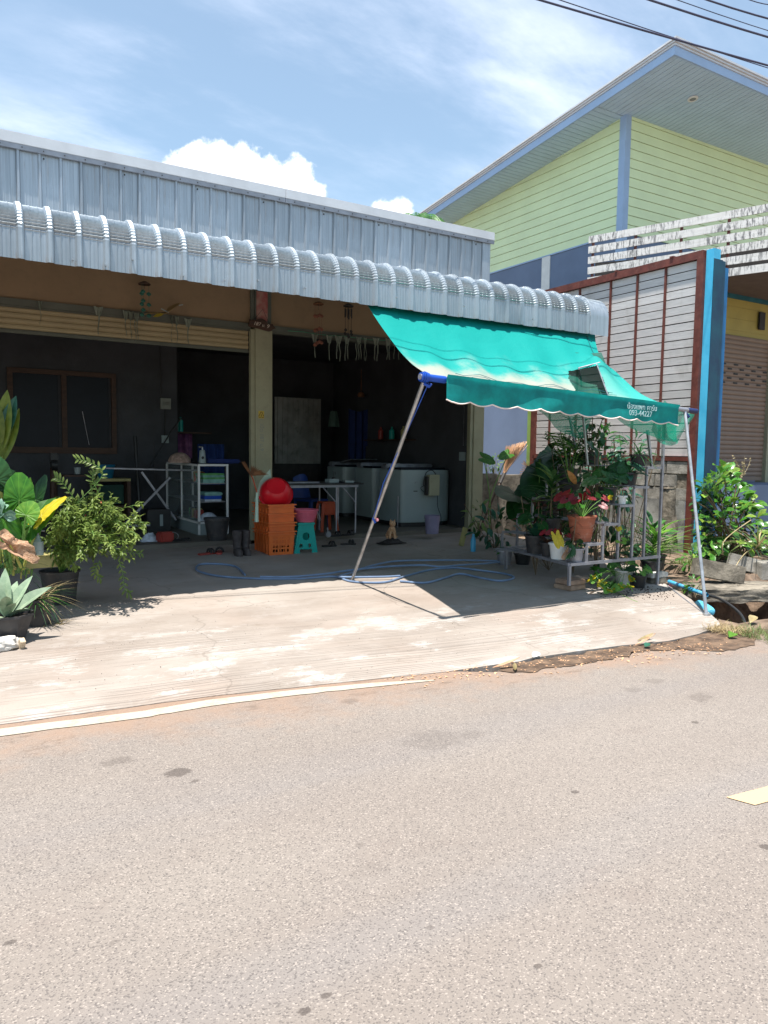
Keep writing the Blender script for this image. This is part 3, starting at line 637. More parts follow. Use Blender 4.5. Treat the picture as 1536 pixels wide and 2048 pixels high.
# walls behind the opening
b = MB(); b.bx(-7.4, 9.50, 3.14, 7.56, 9.62, 4.9)
b.done('front_wall', m_beige, shop)
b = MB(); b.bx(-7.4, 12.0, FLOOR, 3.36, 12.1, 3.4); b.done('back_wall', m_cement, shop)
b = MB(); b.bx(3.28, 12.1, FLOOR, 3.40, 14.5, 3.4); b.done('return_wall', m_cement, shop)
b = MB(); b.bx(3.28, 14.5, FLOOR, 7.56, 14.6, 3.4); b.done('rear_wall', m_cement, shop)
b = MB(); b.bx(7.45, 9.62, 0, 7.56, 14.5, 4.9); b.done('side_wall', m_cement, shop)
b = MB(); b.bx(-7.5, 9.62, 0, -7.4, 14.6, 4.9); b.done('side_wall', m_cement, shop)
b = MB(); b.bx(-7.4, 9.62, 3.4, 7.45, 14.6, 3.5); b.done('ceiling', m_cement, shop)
b = MB(); b.bx(-7.5, 9.45, 4.86, 7.6, 14.7, 4.9); b.done('roof', m_sheet, shop)
# beams over the openings (dark greenish steel)
for x0, x1 in ((-7.0, .0), (0.05, 3.64), (3.93, 7.30)):
    b = MB(); b.bx(x0, 9.47, 3.10, x1, 9.50, 3.175); b.bx(x0, 9.50, 3.08, x1, 9.60, 3.14); b.done('lintel', m_rail, shop)
# columns
for cx_, w_, nm in ((3.79, .19, 1), (7.455, .16, 2), (.12, .19, 3), (-3.6, .19, 4)):
    b = MB(); b.bx(cx_ - w_ / 2, 9.44, .1, cx_ + w_ / 2, 9.62, 3.16); cp = b.done('column', m_cement_l, shop, bevel=.004)
    b = MB()
    for sx in (-1, 1):
        x = cx_ + sx * (w_ / 2 + .03)
        b.bx(x - .027, 9.46, .2, x + .027, 9.475, 3.1); b.bx(x - .027, 9.475, .2, x - .02, 9.53, 3.1); b.bx(x + .02, 9.475, .2, x + .027, 9.53, 3.1)
    b.done('guide_rail', m_cement_l, shop)
b = MB(); b.bx(3.695, 9.452, 3.18, 3.885, 9.50, 3.9); b.bx(3.64, 9.47, 3.18, 3.69, 9.50, 3.9); b.bx(3.89, 9.47, 3.18, 3.93, 9.50, 3.9)
b.done('column_head', m_rail, shop)
b = MB(); b.bx(3.712, 9.444, 3.22, 3.868, 9.450, 3.60); b.done('red_paper', m_redpaper, shop, label='faded red paper strip on the column head')
# half-raised roller shutter of the left bay and of the bay beyond
for x0, x1 in ((.23, 3.63), (-3.48, .02)):
    for k in range(4):
        z1 = 3.10 - .066 * k; z0 = z1 - .060
        b = MB(); n = 6
        pr = [(0, 0), (.012, .010), (.017, .030), (.012, .050), (0, .060)]
        for (ya, za), (yb, zb) in zip(pr[:-1], pr[1:]): b.quad((x0, 9.545 - ya, z0 + za), (x1, 9.545 - ya, z0 + za), (x1, 9.545 - yb, z0 + zb), (x0, 9.545 - yb, z0 + zb))
        b.bx(x0, 9.546, z0 - .006, x1, 9.552, z1)
        b.done('shutter_slat', m_shutter, shop)
    b = MB(); b.bx(x0, 9.52, 2.795, x1, 9.56, 2.83); b.bx(x0, 9.535, 2.83, x1, 9.545, 2.842); b.done('shutter_bottom_bar', m_rail, shop)
# parapet sheets (three ribs each)
def parapet_mesh():
    b = MB(); z0, z1 = 3.85, 4.84
    prof = []
    for k in range(3):
        x = k * .2195
        prof += [(x, 0), (x + .012, -.028), (x + .032, -.028), (x + .046, 0), (x + .085, 0), (x + .09, -.003), (x + .097, -.003), (x + .102, 0), (x + .148, 0), (x + .153, -.003), (x + .16, -.003), (x + .165, 0)]
    prof.append((3 * .2195 - .002, 0))
    nz = 10
    for (xa, ya), (xb, yb) in zip(prof[:-1], prof[1:]):
        for j in range(nz):
            za = z0 + (z1 - z0) * j / nz; zb = z0 + (z1 - z0) * (j + 1) / nz
            def dent(x, z): return .004 * noise.noise(Vector((x * 3, z * 2, 0)))
            b.quad((xa, ya + dent(xa, za), za), (xb, yb + dent(xb, za), za), (xb, yb + dent(xb, zb), zb), (xa, ya + dent(xa, zb), zb))
    return b.mesh('parapet_sheet', m_sheet, smooth=False)
pm = parapet_mesh()
for k in range(-7, 10): inst('parapet_sheet', pm, shop, (.923 - .046 + k * .6585, 9.44, 0))
b = MB(); b.bx(7.45, 9.42, 3.85, 7.60, 9.449, 4.84); b.bx(7.60, 9.42, 3.3, 7.605, 9.9, 4.84); b.done('corner_flashing', m_sheet, shop)
for x0, x1 in ((-7.5, -3.2), (-3.198, .2), (.202, 4.1), (4.102, 7.66)):
    b = MB(); b.bx(x0, 9.385, 4.845, x1, 9.65, 4.965); b.done('cap_flashing', m_cap, shop, bevel=.004)
    b = MB(); b.bx(x0 + .001, 9.392, 4.79, x1 - .002, 9.41, 4.843); b.done('cap_lip', m_cap_low, shop)
b = MB(); b.bx(-7.4, 9.22, 3.86, 7.5, 9.50, 3.872); b.bx(-7.4, 9.40, 3.873, 7.5, 9.41, 3.93); b.done('sun_leak_strip', m_cap_low, shop)  # unseen strip added to stop sun leaking in behind the canopy
sc_ = MB()
for k in range(-3, 31, 4): sc_.box((.94 + k * .2195, 9.405, 4.74), (.016, .014, .016))
for k in range(-3, 31): sc_.box((.94 + k * .2195, 9.388, 4.815), (.01, .01, .01))
sc_.done('screw_heads', m_dark, shop, kind='stuff')
# ---- curved canopy, one sheet per pan
canopy = MB()
YE, ZB = 6.65, 2.985
def cprof(s):   # returns (y, z, ny, nz, crimp weight)
    if s < .14: t = s / .14; return YE, ZB + .225 * t, -1, 0, 0
    if s < .72:
        t = (s - .14) / .58; a = t * math.pi / 2
        return YE + .25 * (1 - math.cos(a)), ZB + .225 + .25 * math.sin(a), -math.cos(a), math.sin(a), min(1, t * 9, (1 - t) * 9)
    t = (s - .72) / .28; return YE + .25 + 2.48 * t, ZB + .475 + .36 * t, 0, 1, 0
SS = [0, .07, .14] + [.14 + .58 * k / 84 for k in range(1, 85)] + [.8, .9, 1.0]
def canopy_mesh(smooth_strip=False, width=.217):
    b = MB()
    px_ = [(0, .026), (.012, .028), (.022, .022), (.032, 0), (.075, 0), (.078, .003), (.084, .003), (.087, 0), (.135, 0), (.138, .003), (.144, .003), (.147, 0), (.185, 0), (.200, .024), (.217, .026)]
    if smooth_strip: px_ = [(0, .03), (.02, .034), (.024, .012), (width * .4, .012), (width * .41, .009), (width, .009), (width + .002, 0)]
    idx = {}
    for j, s_ in enumerate(SS):
        y, z, ny, nz, cw = cprof(s_)
        ph = (s_ - .14) / .58 * 14 * 2 * math.pi
        for i, (x, h) in enumerate(px_):
            c_ = 0 if smooth_strip else -.0085 * cw * math.cos(ph) * (1 if h < .02 else .3)
            idx[i, j] = len(b.v); b.v.append(Vector((x, y + ny * (h + c_), z + nz * (h + c_))))
    for j in range(len(SS) - 1):
        for i in range(len(px_) - 1): b.f.append((idx[i, j], idx[i + 1, j], idx[i + 1, j + 1], idx[i, j + 1]))
    return b.mesh('canopy_sheet', m_sheet_c, smooth=True, angle=25)
cm = canopy_mesh()
for k in range(-37, 29): inst('canopy_sheet', cm, shop, (.638 + k * .217, 0, rng.uniform(-.003, .003)))
em = canopy_mesh(True, .34); inst('canopy_end_strip', em, shop, (6.931, 0, -.004))
b = MB(); b.tube([(-7.3, YE + .03, ZB + .03), (7.2, YE + .03, ZB + .03)], .018, 6)
for x in (-6, -3.5, -1.2, 1.0, 3.4, 5.5, 7.1): b.tube([(x, YE + .04, ZB + .05), (x, YE + .26, ZB + .40), (x, 9.45, ZB + .78)], .022, 6)
b.done('canopy_frame', m_steel_d, shop)
b = MB()
for x, z in ((1.02, 3.03), (1.27, 3.02), (1.49, 3.10), (1.92, 3.02), (2.62, 3.07), (4.13, 3.09), (5.0, 3.1), (6.0, 3.06), (3.1, 3.06), (2.3, 3.03)): b.box((x, YE - .03, z), (.014, .02, .014))
b.done('canopy_screws', m_steel, shop, kind='stuff')
# window in the back wall of the left bay
wx0, wx1, wz0, wz1 = .93, 2.42, 1.42, 2.64
wf = MB()
for a in ((wx0, wz0, wx1, wz0 + .09), (wx0, wz1 - .07, wx1, wz1)): wf.bx(a[0], 11.95, a[1], a[2], 12.0, a[3])
for x in (wx0, (wx0 + wx1) / 2 - .03, wx1 - .07): wf.bx(x, 11.948, wz0 + .09, x + .07, 12.0, wz1 - .07)
wf = wf.done('window', m_wood, shop)
for x in (wx0 + .07, (wx0 + wx1) / 2 + .04):
    b = MB(); b.bx(x, 11.985, wz0 + .09, x + .60, 11.995, wz1 - .07); b.done('pane', m_glass, wf)
b = MB(); b.tube([(1.93, 11.96, 2.05), (2.02, 11.97, 1.55)], .006, 5); b.done('stick', m_steel_d, shop)
# electrics on the walls
b = MB(); b.box((3.17, 11.96, 2.22), (.16, .07, .17)); b.box((3.17, 11.92, 2.24), (.11, .01, .012)); b.box((3.17, 11.92, 2.21), (.11, .01, .012)); b.done('meter_box', m_lettergrey, shop, bevel=.006)
b = MB(); b.box((3.16, 11.97, 1.66), (.11, .04, .12)); b.done('socket', m_white, shop, bevel=.004)
b = MB(); b.tube([(3.17, 11.97, 2.13), (3.16, 11.97, 1.72)], .012, 6); b.tube([(3.09, 11.96, 3.3), (3.10, 11.95, 2.31)], .009, 5)
b.tube([(3.4, 11.9, 2.0), (3.22, 11.9, 1.75), (2.86, 11.8, 1.2)], .012, 5); b.tube([(2.98, 11.95, 1.62), (2.99, 11.95, 1.0)], .006, 5); b.done('wall_cables', m_black, shop)
b = MB(); b.bx(7.405, 9.70, 1.38, 7.45, 9.86, 1.52); b.done('socket', m_white, shop, bevel=.004)
b = MB(); b.tube([(7.43, 9.78, 3.0), (7.43, 9.78, 1.53)], .005, 5); b.done('socket_cable', m_steel_d, shop)
b = MB(); b.bx(7.425, 9.63, .30, 7.449, 14.4, .5); b.done('skirting', m_cement_l, shop)
b = MB(); b.bx(7.42, 9.7, .3, 7.448, 14.3, 1.62); b.done('dado_render', m_cement, shop)
# sticker and faint stencilled lettering on the main column
b = MB(); b.bx(3.735, 9.436, 1.93, 3.815, 9.4395, 2.03); st_ = b.done('sticker', m_sticker, shop, label='small yellow square sticker with a brown crest')
b = MB()
for dx_, dz_, ln_, an in ((-.022, .0, .06, -.5), (.022, .0, .06, .5), (0, -.015, .03, 0), (-.02, -.04, .03, 1.57), (.02, -.04, .03, 1.57), (0, .03, .03, 1.57)):
    b.box((3.775 + dx_, 9.434, 1.985 + dz_), (.007, .002, ln_), ry=-an)
b.done('crest', m_sticker_d, st_)
text_mesh('เปิด 187 ม.9', .075, atm((3.782, 9.438, 1.68), FRONT @ Matrix.Rotation(R(-90), 4, 'Z')), m_lettergrey, 'stencil_lettering', shop)

# corrugated partition deep in the right bay
b = MB()
for k in range(18): x = 5.72 + k * .055; b.bx(x, 13.60 - (.02 if k % 2 else 0), 1.25, x + .055, 13.62 - (.02 if k % 2 else 0), 2.55)
cs = b.done('corrugated_partition', m_corr); tag(cs, 'grey corrugated sheet standing in the gloom behind the folding table', 'metal sheet')
b = MB(); b.bx(5.70, 13.64, FLOOR, 6.72, 13.68, 1.3); b.done('support_board', m_dark, cs)

# ---------------------------------------------------------------- low wall between the shop and the fence
lw = thing('low_block_wall', (8.5, 9.7, 0), 'low stained concrete wall right of the shop column, twig broom leaning on it', 'wall')
b = MB(); b.bx(7.62, 9.62, 0, 8.05, 9.78, 1.17); b.bx(8.055, 9.62, 0, 8.72, 9.78, 1.15); b.bx(8.725, 9.62, 0, 9.35, 9.78, 1.17); b.done('wall_panel', m_conc_moss, lw, bevel=.01)
b = MB(); b.bx(8.86, 9.50, 0, 9.02, 9.62, 1.26); b.done('post', m_conc_moss, lw, bevel=.01)
# ---------------------------------------------------------------- slatted boundary fence in a rust red frame
FX = 9.4
fe = thing('board_fence', (FX, 8.5, 0), 'tall fence of whitish horizontal boards in a rust red steel frame', 'fence')
b = MB(); b.bx(FX - .05, 6.86, 4.29, FX + .05, 10.25, 4.40); b.bx(FX - .065, 8.4, 4.40, FX + .02, 8.44, 4.42); b.bx(FX - .065, 7.35, 4.40, FX + .02, 7.41, 4.42); b.done('top_beam', m_rust, fe)
b = MB(); b.bx(FX - .05, 6.93, 1.43, FX + .03, 10.22, 1.49); b.done('bottom_rail', m_rust, fe)
b = MB(); b.bx(FX - .055, 6.84, 0, FX + .05, 6.95, 4.288); b.done('post', m_rust, fe)
b = MB(); b.bx(FX - .05, 10.20, .9, FX + .05, 10.30, 4.288); b.done('post', m_rust, fe)
b = MB(); b.bx(FX - .04, 10.305, 1.2, FX + .03, 10.40, 3.6); b.done('post_cover', mat('lime_green_paint', (.25, .38, .10), .6), fe)
for y in (7.50, 8.02, 8.55, 9.22, 9.85):
    b = MB(); b.bx(FX - .03, y - .014, 1.49, FX - .002, y + .014, 4.288); b.done('upright', m_rust, fe)
for k in range(23):
    z = 1.50 + k * .1215
    if z > 4.2: break
    tl = .0 if k < 20 else .012 * (k - 19)
    b = MB(); M = Matrix.Translation((FX + .014, 8.58, z + .057)) @ Matrix.Rotation(-.07 - tl + rng.uniform(-.015, .015), 4, 'Y') @ Matrix.Rotation(rng.uniform(-.0015, .0015), 4, 'X')
    b.bx(-.006, -1.61, -.053, .006, 1.63, .053, M); b.done('board', m_board, fe)
b = MB(); b.bx(FX + .035, 6.95, 1.45, FX + .045, 10.2, 4.29); b.done('back_lining', m_dark, fe)
# block wall under the fence
bw = thing('block_wall', (FX, 8.4, 0), 'rough concrete block wall under the board fence', 'wall')
blk = MB().bx(-.05, -.193, -.092, .05, .193, .092).mesh('block', m_concrete, bevel=.008)
for r_ in range(3):
    for k in range(9):
        y = 7.13 + k * .40 + (.2 if r_ % 2 else 0)
        if y > 10.1: continue
        inst('block', blk, bw, M=Matrix.Translation((FX + .01 + rng.uniform(-.008, .008), y, 1.33 - r_ * .196)) @ Matrix.Rotation(rng.uniform(-.02, .02), 4, 'Z'))
b = MB(); b.bx(FX - .02, 6.96, .84, FX + .045, 10.15, 1.43); b.done('mortar', m_conc_moss, bw)
b = MB(); b.grid(lambda u, v: (FX - .05 - .02 * noise.noise(Vector((u * 9, v * 4, 0))), 6.96 + u * 3.2, -.1 + v * .95 + .02 * noise.noise(Vector((u * 20, 3, 0)))), 60, 16)
b.done('lower_render', mat('grey_green_render', (.27, .27, .25), .9, var=.3, scale=2.5, bump=.5, grime=.6, gcol=(.07, .07, .05)), bw)
# rotten leaning post stub
b = MB(); pr = []
def stub(u, v):
    a = u * 2 * math.pi; z = -.1 + v * 1.14; r_ = .085 + .10 * (1 - v) ** 1.5
    n_ = noise.noise(Vector((math.cos(a) * 1.5, math.sin(a) * 1.5, z * 3))); n2 = noise.noise(Vector((math.cos(a) * 5, math.sin(a) * 5, z * 9)))
    r_ *= (1 + .28 * n_ + .14 * n2); x = 9.16 + .05 * v; y = 7.10 + .05 * v
    return (x + r_ * math.cos(a), y + r_ * math.sin(a) * 1.0, z + (.05 * n_ if v > .9 else 0))
b.grid(stub, 26, 30); b.disc(.1, (9.21, 7.15, 1.03), 12)
tag(b.done('old_post', m_conc_moss), 'crumbling mossy concrete post stub leaning beside the rust red fence post', 'post')

# ---------------------------------------------------------------- neighbouring shop (blue posts, brown shutter)
nb = thing('neighbour_shop', (12.5, 8.5, 0), 'neighbouring shop with ochre board wall, brown roller shutter and blue posts', 'shop')
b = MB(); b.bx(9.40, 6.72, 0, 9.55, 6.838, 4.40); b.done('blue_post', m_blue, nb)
b = MB(); b.bx(9.403, 6.712, 0, 9.60, 6.718, 4.26); b.done('shaded_front_panel', m_navy, nb)  # balcony shade on the post's front, put into this panel's navy colour
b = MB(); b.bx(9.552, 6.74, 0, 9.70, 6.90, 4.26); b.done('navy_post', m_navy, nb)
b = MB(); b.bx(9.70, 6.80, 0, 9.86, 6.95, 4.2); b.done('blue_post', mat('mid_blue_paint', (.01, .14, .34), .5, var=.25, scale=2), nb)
for k in range(4):
    b = MB(); b.bx(10.1, 8.49 + .002 * k, 4.43 - .21 * (k + 1) + .006, 17, 8.52, 4.43 - .21 * k); b.done('wall_board', m_yellow, nb)
b = MB(); b.bx(10.1, 8.50, 3.62, 17, 8.6, 4.43); b.done('wall_core', m_yellow, nb)
b = MB(); b.bx(10.98, 8.46, 4.36, 17, 8.497, 4.438); b.done('trim', m_teal_paint, nb)
b = MB(); b.prism([(10.98, 8.5), (11.60, 6.84), (17, 6.84), (17, 8.5)], .03, Matrix.Translation((0, 0, 4.44))); b.done('soffit', m_brownsoffit, nb)
b = MB(); b.bx(13.62, 8.40, 1.02, 13.80, 8.6, 3.62); b.done('door_post', m_cement_l, nb)
b = MB(); b.bx(13.8, 8.42, 1.02, 17, 8.6, 3.62); b.done('red_wall', m_rust, nb)
b = MB(); b.bx(13.25, 8.44, 3.88, 13.42, 8.47, 4.2); b.done('lamp_stain', m_dark, nb)
sl = MB()
pr = [(0, 0), (.012, .012), (.018, .04), (.012, .068), (0, .078)]
for (ya, za), (yb, zb) in zip(pr[:-1], pr[1:]): sl.quad((11.2, -ya, za), (13.6, -ya, za), (13.6, -yb, zb), (11.2, -yb, zb))
sl.bx(11.2, .001, -.006, 13.6, .008, .079)
slm = sl.mesh('shutter_slat', m_shutter_b)
for k in range(31): inst('shutter_slat', slm, nb, (0, 8.47, 1.14 + k * .083))
b = MB(); b.bx(11.2, 8.45, 1.06, 13.6, 8.49, 1.13); b.done('shutter_bottom_bar', m_shutter_b, nb)
b = MB()
for r_ in range(5):
    for k in range(4): b.box((12.25 + k * .36 + (.18 if r_ % 2 else 0), 8.448, 3.18 - r_ * .083), (.12, .006, .03))
b.done('letter_slots', m_dark, nb, kind='stuff')
b = MB(); b.bx(10.2, 7.6, 0, 17, 8.6, 1.02); b.done('raised_floor', m_lowwall, nb)
# balcony slat railing above
ra, rb = Vector((10.40, 10.04, 0)), Vector((11.55, 6.80, 0))
rl = thing('slat_railing', (11.0, 8.4, 4.7), 'weathered white slat railing stained black, above the rust red fence', 'railing')
for k in range(6):
    z = 5.49 - k * .185
    b = MB(); b.beam(ra + Vector((0, 0, z - .06)), rb + Vector((0, 0, z - .06 - (.0 if k < 4 else .0))), .02, .125); b.done('slat', m_wwhite, rl)
for t in (.02, .25, .48, .70, .92):
    p = ra.lerp(rb, t) + Vector((.035, .01, 0)); b = MB(); b.bx(p.x - .015, p.y - .02, 4.35, p.x + .015, p.y + .02, 5.42); b.done('upright', m_rust, rl)
b = MB(); b.beam(rb + Vector((0, 0, 4.45)), rb + Vector((0, 0, 5.62)), .06, .10); b.done('end_post', m_whitep, rl)
dk = MB(); dk.quad(ra + Vector((.5, .3, 4.50)), rb + Vector((.8, .3, 4.50)), rb + Vector((.8, .3, 5.0)), ra + Vector((.5, .3, 5.15)))
dk.done('dark_void_sheet', m_dark, nb)  # dark upright sheet added for the unlit void behind the slats
# ---------------------------------------------------------------- tall pale green house behind
gh = thing('green_house', (12, 10.7, 0), 'tall house clad in pale green boards under a wide overhanging roof', 'house')
GX, GY = 12.0, 10.7
def roofz(y): return 8.36 - (y - 10.7) * .1155
b = MB(); b.v = [Vector(p) for p in ((GX + .03, GY + .03, 5.9), (GX + .03, 22, 5.9), (GX + .03, 22, roofz(22)), (GX + .03, GY + .03, 8.4), (20, GY + .03, 5.9), (20, GY + .03, 8.4))]
b.f = [(0, 3, 2, 1), (0, 4, 5, 3)]; b.done('wall_core', m_greenwall, gh, smooth=False)
for k in range(13):
    z0 = 5.98 + k * .185; z1 = z0 + .178
    if z0 < 8.38:
        # left side board, cut to the roof slope
        def ymax(z): return GY + (8.36 - z) / .1155
        y0 = 22 if z1 < roofz(22) else min(22, ymax(z1)); yb_ = min(22, ymax(z0))
        if z0 < 8.34:
            b = MB(); zt = min(z1, 8.36)
            b.v = [Vector(p) for p in ((GX - .012, GY + .13, z0), (GX - .012, yb_, z0), (GX, min(22, ymax(zt)), zt), (GX, GY + .13, zt), (GX + .03, GY + .13, z0), (GX + .03, yb_, z0))]
            b.f = [(0, 3, 2, 1), (0, 1, 5, 4)]; b.done('board', m_greenwall, gh, smooth=False)
        b = MB(); zt = min(z1, 8.38)
        b.v = [Vector(p) for p in ((GX + .13, GY - .012, z0), (20, GY - .012, z0), (20, GY, zt), (GX + .13, GY, zt), (GX + .13, GY + .03, z0), (20, GY + .03, z0))]
        b.f = [(0, 1, 2, 3), (0, 4, 5, 1)]; b.done('board', m_greenwall, gh, smooth=False)
b = MB(); b.bx(GX - .025, GY - .025, 0, GX + .13, GY + .13, 8.40); b.done('corner_trim', m_fascia, gh)
b = MB(); b.bx(GX, GY + .14, 0, GX + .3, 22, 5.97); b.done('lower_wall', m_lowwall, gh)
b = MB(); b.bx(GX + .14, GY, 0, 20, GY + .3, 5.97); b.done('lower_wall', m_lowwall, gh)
b = MB(); b.bx(GX - .02, 12.72, 0, GX, 12.98, 5.96); b.done('pilaster', m_whitep, gh)
b = MB(); b.bx(GX - .02, GY + .14, 5.955, GX - .001, 22, 5.985); b.done('band', m_fascia, gh)
# roof: soffit boards, fascias, metal edge
SX, SY0, SY1 = 11.2, 8.97, 23.0
def sfz(y): return 8.44 - (y - 8.97) * .1155 * 1.0
k = 0; x = SX + .03
while x < 19:      # boards running front to back above the front overhang
    b = MB(); b.v = [Vector(p) for p in ((x, SY0 + .03, sfz(SY0) + .012), (x + .118, SY0 + .03, sfz(SY0) + .012), (x + .118, GY + .05, sfz(GY) + .012), (x, GY + .05, sfz(GY) + .012))]; b.f = [(0, 3, 2, 1)]
    i0 = len(b.v); b.v += [v + Vector((0, 0, .014)) for v in b.v[:4]]; b.f += [(0, 1, i0 + 1, i0), (1, 2, i0 + 2, i0 + 1), (3, 0, i0, i0 + 3)]
    b.done('soffit_board', m_soffit, gh, smooth=False); x += .13
y = GY + .06
while y < 20:     # short boards along the side overhang
    b = MB(); b.v = [Vector(p) for p in ((SX + .03, y, sfz(y) + .012), (GX + .02, y, sfz(y) + .012), (GX + .02, y + .118, sfz(y + .118) + .012), (SX + .03, y + .118, sfz(y + .118) + .012))]; b.f = [(0, 3, 2, 1)]
    i0 = 4; b.v += [v + Vector((0, 0, .014)) for v in b.v[:4]]; b.f += [(0, 1, i0 + 1, i0), (2, 3, i0 + 3, i0 + 2), (3, 0, i0, i0 + 3)]
    b.done('soffit_board', m_soffit, gh, smooth=False); y += .13
b = MB(); b.v = [Vector(p) for p in ((SX, SY0, sfz(SY0) + .03), (20, SY0, sfz(SY0) + .03), (20, SY1, sfz(SY1) + .03), (SX, SY1, sfz(SY1) + .03))]; b.f = [(0, 1, 2, 3)]; b.v += [v + Vector((0, 0, .2)) for v in b.v[:4]]; b.f.append((4, 5, 6, 7))
b.done('roof_core', mat('dark_soffit_gap', (.06, .08, .1), .8), gh, smooth=False)
def sheared(x0, x1, y0, y1, dz0, dz1, nm, m):
    b = MB(); b.bx(x0, y0, 0, x1, y1, 1)
    for v in b.v: v.z = sfz(v.y) + (dz0 if v.z < .5 else dz1)
    return b.done(nm, m, gh, smooth=False)
sheared(SX - .03, SX, SY0 - .03, SY1, -.02, .13, 'side_fascia', m_fascia)
sheared(SX, 20, SY0 - .03, SY0, -.02, .13, 'front_fascia', m_fascia)
for i, (o, z0, z1) in enumerate(((.05, .132, .165), (.075, .167, .20), (.10, .202, .235))):
    sheared(SX - o, SX + .25, SY0 - o, SY1, z0, z1, 'roof_edge', m_cap); sheared(SX + .25, 20, SY0 - o, SY0 + .25, z0, z1, 'roof_edge', m_cap)
dl = MB(); M = Matrix.Translation((12.70, 9.70, sfz(9.70) - .005)) @ Matrix.Rotation(-.115, 4, 'X')
dl.lathe([(.062, .012), (.062, -.012), (.09, -.014), (.098, .0), (.098, .012)], M=M, n=24); dn = dl.done('downlight', m_whitep, gh)
b = MB(); b.disc(.062, None, 20, M=M @ Matrix.Translation((0, 0, -.004))); b.disc(.02, None, 10, M=M @ Matrix.Translation((0, 0, -.01))); b.done('lens', m_steel_d, dn)
# yard wall seen between: ground plants handled later

# ---------------------------------------------------------------- teal awning
aw = thing('awning', (5.2, 5.9, 2.0), 'faded teal cloth awning slung from the canopy to two leaning poles', 'awning')
A1, A2 = Vector((3.876, 6.800, 3.030)), Vector((7.209, 6.800, 3.027))
B1, B2 = Vector((3.587, 5.000, 2.107)), Vector((6.500, 5.000, 1.990))
def cloth(u, v):
    a = A1.lerp(A2, u); b_ = B1.lerp(B2, u); p = a.lerp(b_, v)
    s_ = 4 * v * (1 - v)
    p.z -= s_ * (.16 + .05 * math.sin(u * 5))                       # sag
    if u < .25: p.z -= .03 * s_ * (1 - u / .25); p.x += .06 * s_ * (1 - u / .25)
    pk = math.exp(-((u - .87) / .10) ** 2 - ((v - .50) / .16) ** 2)        # peak where the tie bar lifts it
    p.z += .15 * pk
    wr = (.012 * math.sin(u * 42 + 6 * v) * v * (1 - v) * 4 + .02 * noise.noise(Vector((u * 9, v * 2.5, 0))))
    wr += .018 * math.sin((u * .8 - v * .6) * 30) * math.exp(-((u - .78) / .2) ** 2 - ((v - .75) / .25) ** 2)
    if u > .7: p.x += -.27 * s_ * ((u - .7) / .3) ** 1.5
    cre = .016 * math.sin(u * 26 + 3 * noise.noise(Vector((u * 5, v * 3, 7)))) * (v ** 2) * (1 - v) * 5
    crs = .022 * (abs(math.sin((v * 1.1 + u * .35) * 9 + noise.noise(Vector((u * 6, v * 6, 1))) * 1.6)) ** .6 - .6) * math.exp(-((u - .72) / .28) ** 2) * 4 * v * (1 - v)
    p.z += wr + cre + crs; return p
HOLE = [(.695, .475), (.765, .49), (.825, .55), (.805, .665), (.765, .79), (.71, .895), (.64, .91), (.59, .91), (.605, .80), (.635, .70), (.66, .57)]
def in_poly(x, y, P):
    r_ = False; j = len(P) - 1
    for i in range(len(P)):
        if (P[i][1] > y) != (P[j][1] > y) and x < (P[j][0] - P[i][0]) * (y - P[i][1]) / (P[j][1] - P[i][1]) + P[i][0]: r_ = not r_
        j = i
    return r_
b = MB(); b.grid(cloth, 220, 110, skip=lambda u, v: in_poly(u, v, HOLE), uv=True); b.done('cloth', m_awn, aw, angle=180)
# front valance with scalloped hem
NS = 11.5
def val_h(u): return .215 + .024 * (abs(math.sin(math.pi * u * NS)) - .5) - .02 * u
def val(u, v):
    p = B1.lerp(B2, u) + Vector((0, -.035, .03)); h = val_h(u)
    y = .025 * math.sin(u * 17 + v * 2) * v + .010 * noise.noise(Vector((u * 7, v * 1.5, 3)))
    if v < .15: y += .02 * (1 - v / .15)
    return p + Vector((-.012 * v if u < .02 else 0, -y * .9, -h * v))
b = MB(); b.grid(val, 260, 14)
m_val = mat('teal_valance_cloth', (.0, .26, .25), .7, var=.2, scale=5, c2=(.0, .33, .31), trans=.3, bump=.1, bscale=20)
b.done('valance', m_val, aw, angle=180)
b = MB(); b.tube([val(i / 260, 1) for i in range(261)], .006, 4); b.done('hem_trim', mat('pink_white_trim', (.72, .6, .56), .7), aw)
b = MB(); e0, e1 = B1 + Vector((-.24, 0, .0)), B2 + Vector((.20, 0, -.015)); b.tube([e0, e1], .024, 12); b.done('front_bar', m_steel_d, aw)
b = MB(); d_ = (e1 - e0).normalized()
for k in range(5):
    a = e0 + d_ * (.01 + .015 * k); b.tube([a, a + d_ * .012], .047 - .004 * abs(k - 2), 12)
b.tube([e0 + d_ * .07, e0 + d_ * .25], .030, 12); b.tube([e0 + d_ * .04 + Vector((0, 0, -.05)), e0 + d_ * .06 + Vector((.02, -.02, -.075)), e0 + d_ * .10 + Vector((0, -.02, -.05))], .012, 6)
b.done('blue_wrapping', m_blueplastic, aw)
b = MB(); b.tube([e1 - d_ * .02, e1 + d_ * .13], .026, 12); b.tube([e1 - d_ * .06 + Vector((0, 0, -.03)), e1 - d_ * .03 + Vector((0, -.03, -.08))], .02, 8); b.done('navy_sleeve', mat('navy_tape', (.01, .02, .09), .4), aw)
P1, P2 = Vector((3.789, 6.894, 0.133)), Vector((6.120, 4.272, 0.023))
b = MB(); b.tube([P1, e0 + d_ * .05 + Vector((0, .0, -.01))], .0165, 10); b.tube([P1 - Vector((0, 0, .0)), P1 + Vector((0, 0, .012))], .03, 8); b.done('pole', m_steel, aw)
b = MB(); b.tube([P2, e1 - d_ * .06 + Vector((0, 0, -.01))], .0165, 10); b.tube([P2, P2 + Vector((0, 0, .02))], .035, 8); b.done('pole', m_steel, aw)
